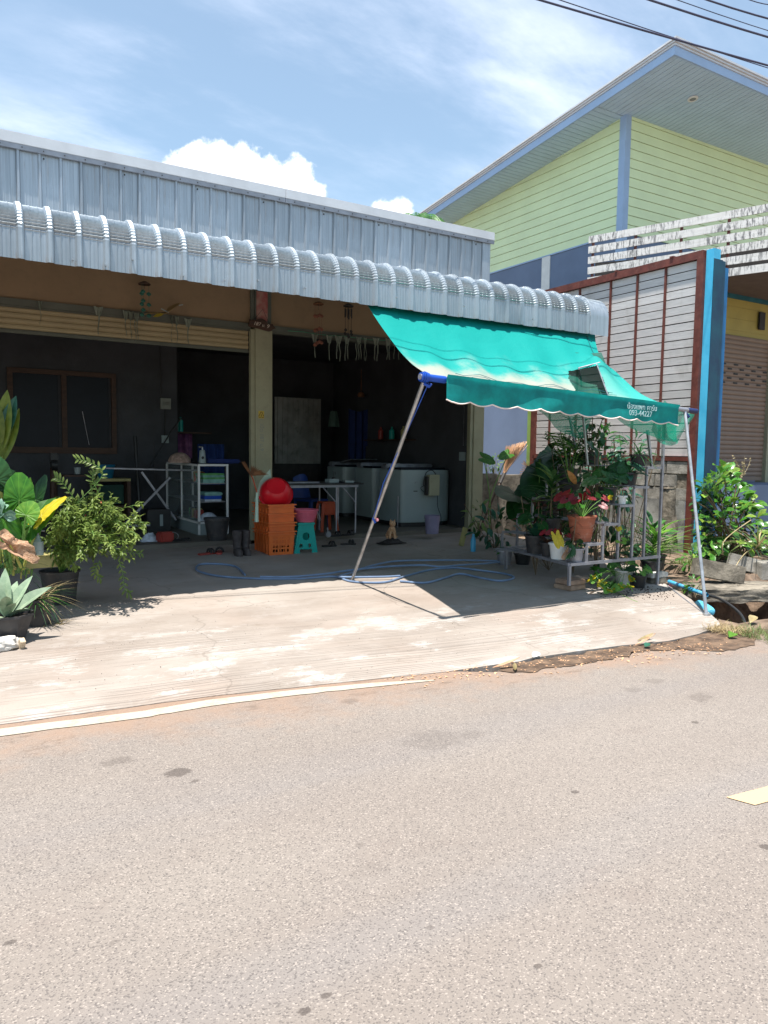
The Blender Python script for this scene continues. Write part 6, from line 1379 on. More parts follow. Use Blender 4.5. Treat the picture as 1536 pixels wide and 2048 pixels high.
tleaf((-6, 960), (-20, 905), 'deep', Y=6.7, w_=1.25)
tleaf((20, 965), (-35, 935), 'deep', Y=6.75, w_=1.0)
tleaf((62, 1050), (112, 990), 'mid', Y=6.5, w_=.95, nrm_=(-.5, -.6, .6))
tleaf((82, 1034), (130, 985), 'yellow', Y=6.42, w_=.62, sm=m_stem_y, nrm_=(-.75, -.4, .5), lb='bright yellow dying leaf')
tleaf((52, 1030), (66, 1008), 'bright', Y=6.4, w_=1.7, nrm_=(-.2, -.8, .55), k=1.3)
tleaf((10, 1040), (40, 1072), 'mid', Y=6.4, w_=1.2, nrm_=(-.1, -.6, .8), k=1.2)
tleaf((-5, 1050), (-10, 1010), 'teal', Y=6.5, w_=1.4, k=1.2)
tleaf((72, 1000), (90, 948), 'deep', Y=6.8, w_=.5, k=1.05)
tleaf((62, 1005), (66, 952), 'bright', Y=6.6, w_=.32, nrm_=(.6, -.7, .3))
tleaf((20, 1090), (75, 1118), 'dry', Y=6.25, w_=.75, sm=m_stem_y, nrm_=(-.1, -.7, .7), stem_from=(42, 1135), lb='dried tan crumpled leaf hanging over the stems', k=1.15)
for k in range(11):
    a = Vector(QY(12 + 5 * k, 1150 + rng.uniform(-4, 8), 6.6 + .02 * k)); e = Vector(QY(-6 + 9 * k, 1040 + 5 * (k % 4), 6.65)); stalk(ta, a, e, .010 if k % 2 else .007, m_stem if k % 3 else m_stem_y, .02)
# tall narrow leaves rising at the edge
tl = thing('banana_shoot', Vector((0.453, 6.900, 0.520)), 'tall narrow leaved shoot rising along the left edge', 'plant')
wl_ = leaf_mesh('leaf', leafmat('olive_green_broad_leaf', (.10, .16, .02), (.16, .2, .03), .3), .30, .12, .5, 10, 'lance', .0)
wl2 = leaf_mesh('leaf', l_teal, .30, .12, .5, 10, 'lance')
for (x0, y0, x1, y1, me, w_) in ((2, 905, 12, 778, wl_, .85), (6, 880, 30, 790, wl2, .95), (4, 925, 36, 815, wl_, .8), (-4, 900, -8, 800, wl_, 1.)):
    a, e = Vector(QY(x0, y0, 6.85)), Vector(QY(x1, y1, 6.8)); L = (e - a).length; inst('leaf', me, tl, M=aim(a, e - a, (-.2, -.9, .2), (L, L * w_, L)))
stalk(tl, (0.446, 6.900, 0.520), (0.481, 6.850, 1.477), .016, m_stem_y, .0); stalk(tl, (0.416, 6.900, 0.522), (0.455, 6.880, 1.517), .013, m_stem, .0)
kl = thing('kale_like_plant', Vector((0.432, 6.450, 0.936)), 'pale blue green crinkled plant cut by the left edge', 'plant')
km = leaf_mesh('leaf', l_kale, .7, .5, .5, 7, 'obov', .04)
for k in range(24): d_ = rdir(rng.uniform(0, 6.28), rng.uniform(-.3, 1.3)); inst('leaf', km, kl, M=aim(Vector((0.424, 6.420, 0.977)) + d_ * .02, d_, TOCAM, rng.uniform(.06, .11)))
b = MB(); b.box((0.681, 6.750, 0.559), (.34, .2, .10), rz=.1); tag(b.done('wooden_box', m_sand, bevel=.004), 'pale wooden box behind the potted plants at left', 'box')
b = MB(); o = Vector((0.710, 6.620, 0.624)); b.lathe([(0, 0), (.04, 0), (.042, .11), (.018, .135), (.014, .16), (0, .16)], c=o, n=16); pbt = b.done('pump_bottle', mat('milky_clear_plastic', (.35, .42, .42), .2, alpha=.8)); tag(pbt, 'clear pump bottle standing on the wooden box among the plants', 'bottle')
b = MB(); b.tube([o + Vector((0, 0, .16)), o + Vector((0, 0, .20)), o + Vector((.05, -.01, .197))], .008, 6); b.done('pump', m_steel_d, pbt)
# grey-green agave in an angular black pot
o = Vector((.42, 5.98, ramp_z(6.0))); at_ = thing('agave_pot', o, 'grey green agave in an angular black pot, nearest the street at left', 'potted plant')
c = pot(at_, o, .185, .12, .20, m_pot, n=8)
for (x, y, k, Y) in ((5, 1138, 1, 6.05), (57, 1151, 1, 6.0), (91, 1173, .8, 5.86), (-12, 1160, .9, 5.95), (52, 1212, .75, 5.85), (-8, 1238, .8, 5.78), (30, 1160, .6, 6.1), (66, 1215, .5, 5.95), (-25, 1180, 1, 6.1), (12, 1185, .7, 5.8), (-35, 1140, 1, 6.05), (28, 1200, .5, 5.82)):
    e = Vector(QY(x, y, Y)); a = c + (e - c).normalized() * .02; a.z = c.z; L = (e - a).length * 1.04; d_ = e - a; d_.z += .12 * L; inst('leaf', ag, at_, M=aim(a, d_, (-.2, -.5, .8) if y < 1180 else (0, 0, 1), (L, L * (.95 + .2 * (k < .9)), L)))
# middle dark square pot with grasses
o = Vector((.66, 6.35, ramp_z(6.3))); gp = thing('grass_pot', o, 'grey black pot of wiry grass between the agave and the black bucket pot', 'potted plant')
c = pot(gp, o, .125, .095, .21, m_pot, n=8)
for k, (m, s_, L) in enumerate(((l_mid, 3, .26), (l_straw, 4, .30), (l_deep, 5, .28))):
    r_ = random.Random(s_); b = MB()
    for q in range(34): b.leaf(c + Vector((r_.uniform(-.06, .06), r_.uniform(-.06, .06), 0)), rdir(r_.uniform(0, 6.283) if m != l_straw else r_.uniform(-1.3, .6), r_.uniform(.3, 1.3)), (0, 0, 1), L * r_.uniform(.6, 1.1), .009, 1.0, .3, 6, 'blade')
    b.done('grass_blades', m, gp, kind='stuff')
rosette(gp, c, 3, .17, .2, .6, lm['bright'], 1.2, 5, (-.6, .5))
tuft('spider_grass', (0.454, 6.500, 0.555), 60, .3, l_deep, 'dark thin arching grass behind the agave', 'grass', .12, (.2, 1.3), .01, 8, 1.1)
tuft('dry_grass', Vector((.78, 6.35, ramp_z(6.35))), 26, .16, l_straw, 'few dry straws lying on the slab by the pots', 'straw', .09, (0, .25), .008, 9, .1)
# trailing bush in the black bucket pot
o = Vector((.92, 7.02, ramp_z(7.0))); bu = thing('trailing_bush', o, 'loose bright green bush with tiny pink flowers spilling from a black bucket pot', 'potted plant')
c = pot(bu, o, .165, .125, .29, m_pot, n=28)
r_ = random.Random(21); brm, fol, fl2 = MB(), MB(), MB(); bc_ = Vector((1.139, 6.740, 0.808)); 
def bush_branch(a, e, nl, droop, Lf=.054, twig=True):
    mid = a.lerp(e, .5) + Vector((0, 0, .07 + droop)); P = curve([a, mid, e, e + (e - mid) * .18 + Vector((0, 0, -.05 - droop * .6))], 7); brm.tube(P, .0035, 4, cap=False, r2=.0012)
    for q in range(nl):
        t = r_.uniform(.3, 1); i = min(len(P) - 2, int(t * (len(P) - 1))); p = P[i].lerp(P[i + 1], r_.random()); d_ = (P[i + 1] - P[i]).normalized() + Vector((r_.uniform(-1, 1), r_.uniform(-1, 1), r_.uniform(-.9, .9)))
        if twig and r_.random() < .3:
            e2 = p + d_.normalized() * r_.uniform(.05, .11); brm.tube([p, e2], .0013, 3, cap=False)
            for w2 in range(6): pp_ = p.lerp(e2, .3 + .14 * w2); fol.leaf(pp_, d_.normalized() * .6 + Vector((r_.uniform(-1, 1), r_.uniform(-1, 1), r_.uniform(-.7, .9))), (r_.uniform(-.4, .4), r_.uniform(-.4, .2), 1), Lf * r_.uniform(.6, 1.15), Lf * .34, .3, .3, 3)
        else: fol.leaf(p, d_, (r_.uniform(-.5, .5), r_.uniform(-.4, .2), 1), Lf * r_.uniform(.7, 1.3), Lf * .34, .3, .3, 3)
    return P
for k in range(60):
    u = rdir(r_.uniform(0, 6.283), r_.uniform(-.9, 1.15)); e = bc_ + Vector((u.x * .40 + .01, u.y * .32, u.z * .30)) * r_.uniform(.55, 1.0); bush_branch(c, e, 27, r_.uniform(0, .06))
    if r_.random() < .16: fl2.lathe([(0, -.008), (.008, 0), (0, .012)], c=e, n=6)
for pts, n in (([(150, 1010), (205, 950), (180, 925), (150, 918)], 26), ([(205, 1000), (185, 960), (190, 940)], 18), ([(235, 1100), (262, 1105), (288, 1108)], 12), ([(238, 1120), (246, 1150), (250, 1180), (262, 1188)], 16), ([(170, 1085), (120, 1092), (98, 1080), (75, 1088)], 22), ([(165, 1095), (125, 1105), (105, 1118)], 16), ([(150, 1000), (125, 965), (108, 953)], 14), ([(200, 1120), (190, 1145), (205, 1160)], 14)):
    P = curve([QY(x, y, 6.78) for x, y in pts], 8); brm.tube(P, .003, 4, cap=False, r2=.0012)
    for q in range(n):
        i = int((q / n) * (len(P) - 2)) + 1; s_ = 1 if q % 2 else -1; d_ = (P[i] - P[i - 1]).normalized(); sd = d_.cross(Vector((0, -1, .2))).normalized() * s_
        fol.leaf(P[i], d_ * .7 + sd * .8 + Vector((0, -.1, .1)), (0, -.8, .6), r_.uniform(.045, .07), .02, .3, .3, 3)
brm.done('branches', m_stem, bu, kind='stuff'); fol.done('foliage', leafmat('bush_leaf_green', (.15, .26, .05), (.32, .42, .11), .45), bu, kind='stuff'); fl2.done('flowers', m_petal, bu, kind='stuff')
# stone and stick at lower left
b = MB(); o = Vector((0.364, 5.768, 0.086)) + Vector((0, 0, .03))
def rock(u, v): a = u * 6.2832; p = v * math.pi; d_ = Vector((math.cos(a) * math.sin(p), math.sin(a) * math.sin(p), math.cos(p))); s_ = 1 + .22 * noise.noise(d_ * 2) + .1 * noise.noise(d_ * 7); q = d_ * s_; return o + Vector((q.x * .13, q.y * .085, max(-.03, min(.05, q.z * .07))))
b.grid(rock, 40, 24); tag(b.done('stone', m_rock), 'broken pale stone with a flat top at the lower left', 'stone')
b = MB(); b.box(Vector((0.493, 5.722, 0.084)) + Vector((0, 0, .035)), (.035, .05, .07), rx=.5, rz=.2); tag(b.done('wood_scrap', mat('splintered_wood', (.5, .4, .28), .8, var=.3, scale=5, stretch=(30, 30, 3)), bevel=.003), 'small splintered wood offcut beside the pale stone', 'wood scrap')

# ---------------------------------------------------------------- the rack's potted plants
def rackpot(name, x, y, z, r1, h, m, label, r0=None, n=22, cat='potted plant'):
    o = Vector((x, y, z)); th = thing(name, o, label, cat); c = pot(th, o, r1, r0 or r1 * .74, h, m, n); return th, c
th, c = rackpot('caladium', 5.86, 5.62, .590, .150, .27, m_terra, 'crimson caladium in a ribbed terracotta pot on the lowest tread', .10, 32)
hearts(th, c, 18, .30, .24, .095, [hm['red'], hm['red'], hm['mid']], seed=4); rosette(th, c, 4, .1, .1, .6, lm['bright'], 1, 3)
b = MB(); b.tube(curve([c + Vector((-.02, -.15, -.08)), c + Vector((.02, -.165, -.05)), c + Vector((.03, -.16, -.09)), c + Vector((-.0, -.158, -.13))], 5), .003, 4); b.done('pot_mark', m_brick, th)
th, c = rackpot('small_caladium', 5.63, 5.72, .40, .10, .17, m_whitep, 'red caladium in a white bucket pot on the base shelf, one yellow leaf')
hearts(th, c, 8, .17, .15, .075, [hm['red'], hm['red'], hm['deep']], seed=11)
for (x, y, x2, y2, kd) in ((1112, 1072, 1122, 1108, 'yellow'), (1120, 1078, 1130, 1100, 'yellow'), (1135, 1106, 1122, 1122, 'dry')):
    a, e = Vector(QY(x, y, 5.5)), Vector(QY(x2, y2, 5.44)); L = (e - a).length * .75; inst('leaf', hm[kd], th, M=aim(a, e - a, (-.3, -.9, .2), (L, L * .8, L)))
th, c = rackpot('small_plant', 5.66, 5.50, .40, .088, .14, m_steel_d, 'small grey pot with dark leaves at the front corner of the stand', .07)
hearts(th, c, 6, .11, .10, .07, hm['deep'], seed=8)
for k in range(5): inst('leaf', lm['deep'], th, M=aim(c + Vector((-.10, -.04, .02 * k)), rdir(3.6 + .3 * k, -.5 - .1 * k), (-.3, -.9, .2), .12))
cane(th, c + Vector((-.05, 0, .0)), c + Vector((-.03, -.02, .34)), 7, .13, lm['maroon'], 5, (-.9, .3))
th, c = rackpot('dark_plant', 5.74, 6.18, .40, .13, .20, m_pot, 'black pot with pale broad leaves at the left of the base shelf')
rosette(th, c, 8, .24, .5, 1.2, lm['teal'], 1.6, 4); hearts(th, c, 5, .25, .2, .13, hm['deep'], seed=14)
th, c = rackpot('dark_plant', 5.68, 5.92, .40, .09, .15, m_pot, 'small black pot squeezed between the white bucket pot and its black neighbour')
rosette(th, c, 8, .16, .1, 1.1, lm['maroon'], 1.3, 6)
th, c = rackpot('cordyline', 5.92, 6.15, .590, .12, .2, m_pot, 'cordyline with long striped olive leaves and one orange leaf, centre of the stand')
stalk(th, c, c + Vector((-.04, -.05, .45)), .01, m_stem_b, 0)
for k in range(20):
    p = c + Vector((-.04, -.05, .20 + .014 * k)); inst('leaf', lm['olive' if k % 3 else 'deep'], th, M=aim(p, rdir(k * 2.4, .15 + .045 * k), (0, 0, 1), (.30, .24, .30)))
a = Vector((6.044, 5.900, 1.180)); e = Vector((5.815, 5.800, 1.347)); inst('leaf', leaf_mesh('leaf', leafmat('orange_brown_leaf', (.4, .16, .05), (.5, .25, .08)), .3, .2, .3), th, M=aim(a, e - a, TOCAM, .24))
th, c = rackpot('palm_leaf_plant', 6.12, 5.75, .790, .11, .19, m_pot, 'black pot of drooping narrow leaves right of the red caladium')
rosette(th, c, 16, .28, .1, 1.3, bl['deep'], 1.2, 7); hearts(th, c, 4, .2, .15, .12, hm['deep'], seed=2)
th, c = rackpot('spiky_plant', 6.10, 6.35, .790, .12, .2, m_pot, 'black pot of spreading grey green blades behind the caladium')
rosette(th, c, 20, .34, .1, 1.2, bl['olive'], 1.4, 17)
th, c = rackpot('round_leaf_plant', 6.33, 5.70, .980, .10, .17, m_pot, 'black pot with a big round drooping leaf on the middle tread')
hearts(th, c, 7, .22, .2, .15, hm['deep'], seed=6)
a, e = Vector((6.225, 5.620, 1.260)), Vector((6.542, 5.600, 1.242)); inst('leaf', hm['deep'], th, M=aim(a, Vector((6.418, 5.580, 1.206)) - a, (-.2, -.8, .5), (.2, .17, .2)))
th, c = rackpot('bamboo_palm', 6.40, 6.35, .980, .13, .2, m_pot, 'bright green feathery palm rising under the awning lettering')
r_ = random.Random(5)
for q in range(9):
    top = c + Vector((r_.uniform(-.28, .22), r_.uniform(-.2, .3), r_.uniform(.35, .62))); P = curve([c, c.lerp(top, .6) + Vector((0, 0, .08)), top], 6); b = MB(); b.tube(P, .004, 5); b.done('stem', m_stem, th)
    for k in range(5, len(P)):
        for s_ in (-1, 1): dd = (P[k] - P[k - 1]).normalized(); sd = dd.cross(Vector((0, 0, 1))).normalized() * s_; inst('leaf', lm['bright' if q % 3 else 'mid'], th, M=aim(P[k], dd * .6 + sd + Vector((0, 0, r_.uniform(-.4, .2))), (0, 0, 1), (r_.uniform(.12, .19), .09, .15)))
th, c = rackpot('dark_fern', 6.56, 5.62, 1.175, .10, .14, m_pot, 'square dark pot on a high tread with a hanging leaf')
hearts(th, c, 6, .16, .2, .14, [hm['deep'], hm['teal']], seed=9); rosette(th, c, 8, .25, -.2, .6, lm['teal'], 1.2, 8)
th, c = rackpot('mondo_grass', 6.76, 5.66, 1.385, .10, .13, m_pot, 'dense dark grass clump in a pot on the top tread')
rosette(th, c, 46, .26, .2, 1.45, bl['deep'], 1.1, 9)
th, c = rackpot('croton', 6.74, 6.35, 1.385, .11, .15, m_pot, 'leafy dark shrub on the top tread behind the grass clump')
for k in range(4): cane(th, c, c + Vector((-.3 + .14 * k, .1 - .06 * k, .45 + .06 * (k % 2))), 12, .16, lm['mid' if k % 2 else 'deep'], k + 3, (-.4, .5))
th, c = rackpot('broad_dark_plant', 6.52, 6.5, 1.175, .12, .16, m_pot, 'large dark leaved shrub in the middle behind the bamboo palm')
for k in range(4): cane(th, c, c + Vector((-.35 + .2 * k, .0, .38 + .1 * (k % 2))), 11, .20, lm['deep'], k + 13, (-.6, .4), w_=1.5)
th, c = rackpot('small_succulent', 6.33, 5.50, .980, .05, .09, m_whitep, 'tiny pot with a pale flower by the middle upright')
rosette(th, c, 8, .08, .2, 1.2, lm['mid'], 1, 2); b = MB(); b.lathe([(0, 0), (.03, .01), (.02, .03), (0, .02)], c=c + Vector((-.02, -.05, .09)), n=7); b.done('flower', mat('pale_flower', (.6, .4, .42), .5), th)
# yellow lit leaves near the uprights
yl = MB(); r_ = random.Random(3)
th = thing('croton_sprigs', (6.15, 5.6, .5), 'sprigs with bright yellow leaves poking through the uprights of the stand', 'plant')
for (x, y, n) in ((1222, 995, 2), (1238, 1058, 2), (1240, 1085, 3), (1255, 1080, 3)):
    p = Vector(QY(x, y, 5.40)); stalk(th, Vector((p.x, 5.7, .45)), p, .003, m_stem, .02)
    for k in range(n): inst('leaf', hm['yellow'] if y < 1070 else ob['bright'], th, M=aim(p, rdir(r_.uniform(0, 6.28), r_.uniform(-.6, .6)), TOCAM, r_.uniform(.05, .08)))
# big dark leaves left of the stand
th = thing('elephant_ear', Vector((6.908, 7.549, 0.200)), 'dark elephant ear with very large shadowed leaves left of the stand', 'plant')
for (x, y, x2, y2, k) in ((1115, 918, 1090, 945, 1.1), (1095, 950, 1060, 985, 1.1), (1075, 985, 1045, 1020, 1.), (1120, 965, 1095, 1000, 1.1), (1058, 1005, 1030, 1030, .9), (1105, 1010, 1085, 1040, 1.), (1030, 990, 1005, 985, .8), (1135, 935, 1120, 905, .9), (1080, 915, 1100, 905, .8)):
    a, e = Vector(QY(x, y, 7.1)), Vector(QY(x2, y2, 6.9)); L = (e - a).length * 1.15; inst('leaf', hm['deep'], th, M=aim(a, e - a, (-.3, -.6, .7), (L, L, L))); stalk(th, Vector((6.397, 6.853, 0.250)), a, .008, m_stem, .03)
th = thing('lotus_taro', Vector((6.601, 8.200, 0.424)), 'two small heart leaves on tall thin stalks against the blue grey wall', 'plant')
for (x, y, x2, y2, n_) in ((968, 916, 985, 922, (.1, -1, .3)), (1016, 908, 990, 920, (.3, -.7, .9))):
    a, e = Vector(QY(x, y, 9.0)), Vector(QY(x2, y2, 8.95)); L = .22; inst('leaf', hm['mid'], th, M=aim(a, e - a, n_, (L, L * .9, L))); b = MB(); b.tube(curve([Vector((7.315, 8.900, 0.209)), Vector((7.297, 8.900, 0.790)), a], 6), .008, 6); b.done('stem', m_stem, th)
# shade shrubs along the low wall and beneath
def shrub(name, px_, py_, Y, rx, rz, n, L, me, label, seed, w_=1., zf=None):
    r_ = random.Random(seed); c = Vector(QY(px_, py_, Y)); base = Vector((c.x, c.y, (zf if zf is not None else ramp_z(min(Y, 9.4))))); th = thing(name, base, label, 'shrub'); b = MB()
    for k in range(max(5, n // 6)):
        e = c + Vector((r_.uniform(-rx, rx), r_.uniform(-rx, rx) * .7, r_.uniform(-rz, rz))); b.tube(curve([base, base.lerp(e, .5) + Vector((r_.uniform(-.05, .05), 0, 0)), e], 4), .005, 4, cap=False)
    b.done('stems', m_stem_b, th, kind='stuff')
    for k in range(n):
        u = rdir(r_.uniform(0, 6.283), r_.uniform(-1.3, 1.3)); p = c + Vector((u.x * rx, u.y * rx * .8, u.z * rz)) * r_.uniform(.35, 1) ; l_ = L * r_.uniform(.7, 1.2)
        inst('leaf', r_.choice(me), th, M=aim(p, u + Vector((r_.uniform(-.6, .6), r_.uniform(-.6, .6), r_.uniform(-.5, .5))), (r_.uniform(-.4, .4), -.3, .8), (l_, l_ * w_, l_)))
    return th
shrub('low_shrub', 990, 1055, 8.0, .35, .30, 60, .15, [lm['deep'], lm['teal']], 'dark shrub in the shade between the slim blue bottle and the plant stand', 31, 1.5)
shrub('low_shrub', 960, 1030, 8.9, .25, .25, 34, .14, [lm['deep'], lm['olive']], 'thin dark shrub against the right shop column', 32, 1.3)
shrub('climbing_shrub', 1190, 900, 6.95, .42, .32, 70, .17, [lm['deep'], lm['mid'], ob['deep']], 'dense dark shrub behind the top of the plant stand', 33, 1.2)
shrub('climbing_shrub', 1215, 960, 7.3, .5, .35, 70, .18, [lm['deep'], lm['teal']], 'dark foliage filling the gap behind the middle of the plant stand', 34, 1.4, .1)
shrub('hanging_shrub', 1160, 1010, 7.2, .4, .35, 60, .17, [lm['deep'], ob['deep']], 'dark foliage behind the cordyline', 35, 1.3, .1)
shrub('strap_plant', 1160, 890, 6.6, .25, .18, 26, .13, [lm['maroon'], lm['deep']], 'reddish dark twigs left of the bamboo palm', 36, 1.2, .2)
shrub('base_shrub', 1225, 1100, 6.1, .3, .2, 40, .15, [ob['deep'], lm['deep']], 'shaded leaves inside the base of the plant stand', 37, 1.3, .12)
shrub('weed_bush', 986, 925, 10.6, .20, .18, 60, .07, [lm['bright'], lm['olive']], 'sunlit weed in front of the blue grey wall, seen over the low wall', 38, 1.4, .3)
# small pots on the ground at the left end of the stand
th, c = rackpot('bucket_plant', *(lambda p: (p[0], p[1], ramp_z(p[1])))((6.010, 7.029, 0.139)), .105, .18, m_steel_d, 'light grey bucket under the left end of the plant stand'); rosette(th, c, 9, .14, .2, 1.2, lm['mid'], 1.4, 5)
th, c = rackpot('floor_pot', *(lambda p: (p[0], p[1], ramp_z(p[1])))((6.236, 6.944, 0.135)), .11, .14, m_black, 'black pot under the base shelf beside the grey bucket'); rosette(th, c, 5, .14, .4, 1.2, lm['maroon'], 1, 6)
th, c = rackpot('floor_pot', *(lambda p: (p[0], p[1], ramp_z(p[1])))((6.463, 5.550, 0.077)), .10, .17, m_conc_pale, 'cream pot under the right part of the stand'); hearts(th, c, 7, .16, .14, .08, [hm['bright'], hm['mid']], seed=12)
th, c = rackpot('floor_pot', *(lambda p: (p[0], p[1], ramp_z(p[1])))((6.530, 5.415, 0.071)), .10, .14, m_black, 'black pot at the foot of the stand left of the stacked blocks'); hearts(th, c, 8, .14, .16, .09, [hm['mid'], hm['deep'], hm['bright']], seed=13)
# strap leaved plants at the right end
th, c = rackpot('strap_leaf_lily', 7.0, 5.62, ramp_z(5.62) + .03, .12, .20, m_pot, 'bright strap leaved lily filling the right end of the stand')
stm = leaf_mesh('leaf', l_bright, .13, .55, .35, 8, 'blade')
for k in range(26): inst('leaf', stm, th, M=aim(c + Vector((-.05 + .004 * k, 0, .012 * k)), rdir(math.pi * (1 if k % 2 else 0) - .7 + rng.uniform(-.9, .9), .25 + .035 * k), (0, 0, 1), (.44, .60, .44)))
th, c = rackpot('yellow_dracaena', 7.55, 6.0, ramp_z(6) + .02, .12, .18, m_pot, 'plant with long arching yellow green leaves right of the lily')
for k in range(22): inst('leaf', bl['olive' if k % 3 else 'bright'], th, M=aim(c, rdir(rng.uniform(-2.2, 1.2), rng.uniform(.7, 1.4)), (0, 0, 1), (.62, .50, .62)))
th, c = rackpot('hanging_creeper', 6.55, 5.60, ramp_z(5.6), .09, .12, m_pot, 'yellow green creeper spilling onto the slab under the stand')
r_ = random.Random(77)
for (x, y) in ((1185, 1183), (1200, 1188), (1215, 1190), (1232, 1186), (1195, 1170), (1210, 1165), (1225, 1160), (1185, 1160), (1258, 1192), (1262, 1185), (1243, 1190), (1205, 1180)):
    p = Vector(QR(x, y)) + Vector((0, .0, .05 + .12 * r_.random())); stalk(th, c, p, .003, m_stem, .1)
    for k in range(3): inst('leaf', hm['bright' if k else 'yellow'] if y > 1175 else hm['mid'], th, M=aim(p, rdir(r_.uniform(0, 6.28), r_.uniform(-.8, .3)), (0, -.5, .8), r_.uniform(.06, .10)))
b = MB(); b.tube(curve([(6.139, 5.416, 0.071), (5.988, 5.084, 0.057), (5.941, 4.919, 0.050)], 5), .006, 5); b.done('runner', m_stem, th)
tuft('tiny_weeds', (6.285, 5.567, 0.077), 120, .07, l_mid, 'low tiny leaved weeds under the plant stand', 'weeds', .09, (.1, 1.4), .018, 12, .4)
b = MB(); r_ = random.Random(6); c_ = Vector((6.320, 5.090, 0.057))
for k in range(240):
    p = Vector(QR(1200 + r_.random() * 150, 1185 + r_.gauss(0, 8))); s_ = r_.uniform(.004, .012); b.box((p.x, p.y, ramp_z(p.y) + s_ * .4), (s_, s_, s_ * .6), rz=r_.uniform(0, 3))
tag(b.done('dirt_crumbs', m_soil), 'dark soil crumbs scattered in front of the stand', 'soil', kind='stuff')
# ---------------------------------------------------------------- glossy bush by the blue post
r_ = random.Random(41); gb = thing('glossy_bush', (9.35, 6.0, .2), 'dense glossy green bush at the foot of the blue post', 'bush')
m_gloss = mat('glossy_green_leaf', (.04, .15, .018), .28, var=.2, scale=7, c2=(.10, .27, .03), trans=.28, rand=.4, spec=.6); m_gloss_y = mat('glossy_yellow_green_leaf', (.14, .30, .03), .3, var=.2, scale=7, c2=(.28, .40, .06), trans=.35, rand=.3, spec=.6)
gm = [leaf_mesh('leaf', m_gloss, .52, .3, .28, 6, 'obov', .012), leaf_mesh('leaf', m_gloss, .46, .5, .3, 6, 'obov', .015), leaf_mesh('leaf', m_gloss_y, .5, .35, .3, 6, 'obov', .015)]
outl = [(1392, 1105), (1390, 1010), (1402, 965), (1425, 940), (1455, 928), (1480, 945), (1490, 975), (1510, 1000), (1525, 1035), (1536, 1060), (1580, 1085), (1600, 1130), (1400, 1125)]
bst = MB(); cnt = 0
while cnt < 290:
    x, y = r_.uniform(1388, 1580), r_.uniform(928, 1128)
    if not in_poly(x, y, outl): continue
    Y = 5.75 + r_.random() * .75; p = Vector(QY(x, y, Y)); cc_ = Vector((9.3, 6.2, .6)); d_ = (p - cc_); d_.y -= .35; d_ += Vector((r_.uniform(-.5, .5), r_.uniform(-.5, .2), r_.uniform(-.3, .7)))
    l_ = r_.uniform(.13, .21); inst('leaf', gm[2] if r_.random() < .22 else gm[r_.randrange(2)], gb, M=aim(p, d_, (r_.uniform(-.6, .2), -.4, .8), l_)); cnt += 1
    if cnt % 7 == 0: bst.tube(curve([Vector((9.3 + r_.uniform(-.3, .5), 6.2, .1)), Vector((9.3, 6.2, .5)).lerp(p, .5), p], 4), .009, 5, cap=False)
bst.done('stems', m_stem_b, gb, kind='stuff')
b = MB()
for k in range(700):
    x, y = r_.uniform(1388, 1590), r_.uniform(950, 1130)
    if in_poly(x, y, outl): b.leaf(Vector(QY(x, y, 6.3 + r_.random() * .35)), rdir(r_.uniform(0, 6.3), r_.uniform(-.8, .8)), (0, 0, 1), .15, .075, .3, .3, 3, 'obov')
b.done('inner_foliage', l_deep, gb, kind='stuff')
b = MB(); c = Vector((9.777, 6.400, 1.175))
for k in range(8):
    e = c + Vector((r_.uniform(-.25, .25), 0, r_.uniform(.15, .36))); P = curve([c, c.lerp(e, .5) + Vector((.03, 0, 0)), e], 5); b.tube(P, .002, 3, cap=False)
    for q in range(16): b.leaf(P[r_.randrange(2, len(P))], rdir(r_.uniform(0, 6.28), r_.uniform(-.5, 1)), (0, -1, .5), .03, .012, 0, .2, 2)
b.done('dry_sprigs', l_straw, gb, kind='stuff')
th = thing('wild_grass', Vector((8.899, 5.500, 0.269)), 'long bladed grass hanging over the block at the right edge', 'grass')
for k in range(34): a = Vector(QY(1510 + 12 * rng.random(), 1100, 5.45)); inst('leaf', bl['olive' if k % 4 else 'straw'], th, M=aim(a, rdir(rng.uniform(0, 6.28), rng.uniform(.3, 1.3)), (0, 0, 1), (.55, .40, .55)))
b = MB(); b.tube(curve([(7.845, 5.300, 0.358), (7.833, 5.300, 0.505), (8.051, 5.300, 0.630), (8.354, 5.300, 0.750)], 3), .006, 4); b.done('bent_stalk', l_straw, th)
shrub('weed_clump', 1382, 1120, 5.9, .16, .10, 40, .08, [ob['mid'], lm['mid']], 'small weeds at the foot of the crumbling post', 52, 1.2, .05)
shrub('weed_clump', 1390, 1170, 4.95, .12, .08, 22, .09, [lm['mid'], lm['bright']], 'fresh green weed beside the blue plastic pipe', 53, 1.3, .0)
tuft('roadside_grass', (5.785, 3.830, 0.010), 420, .10, l_straw, 'dry yellow grass at the roadside by the drain', 'grass', .14, (.1, 1.3), .006, 13, .5)
tuft('roadside_grass', (5.916, 3.641, 0.010), 340, .10, l_olive, 'greenish grass at the right edge of the roadside', 'grass', .2, (.1, 1.3), .006, 14, .5)
tuft('wall_weeds', (8.430, 6.200, 0.090), 160, .13, l_olive, 'tangled olive weeds below the rust red post', 'weeds', .16, (.2, 1.4), .012, 15, .5)
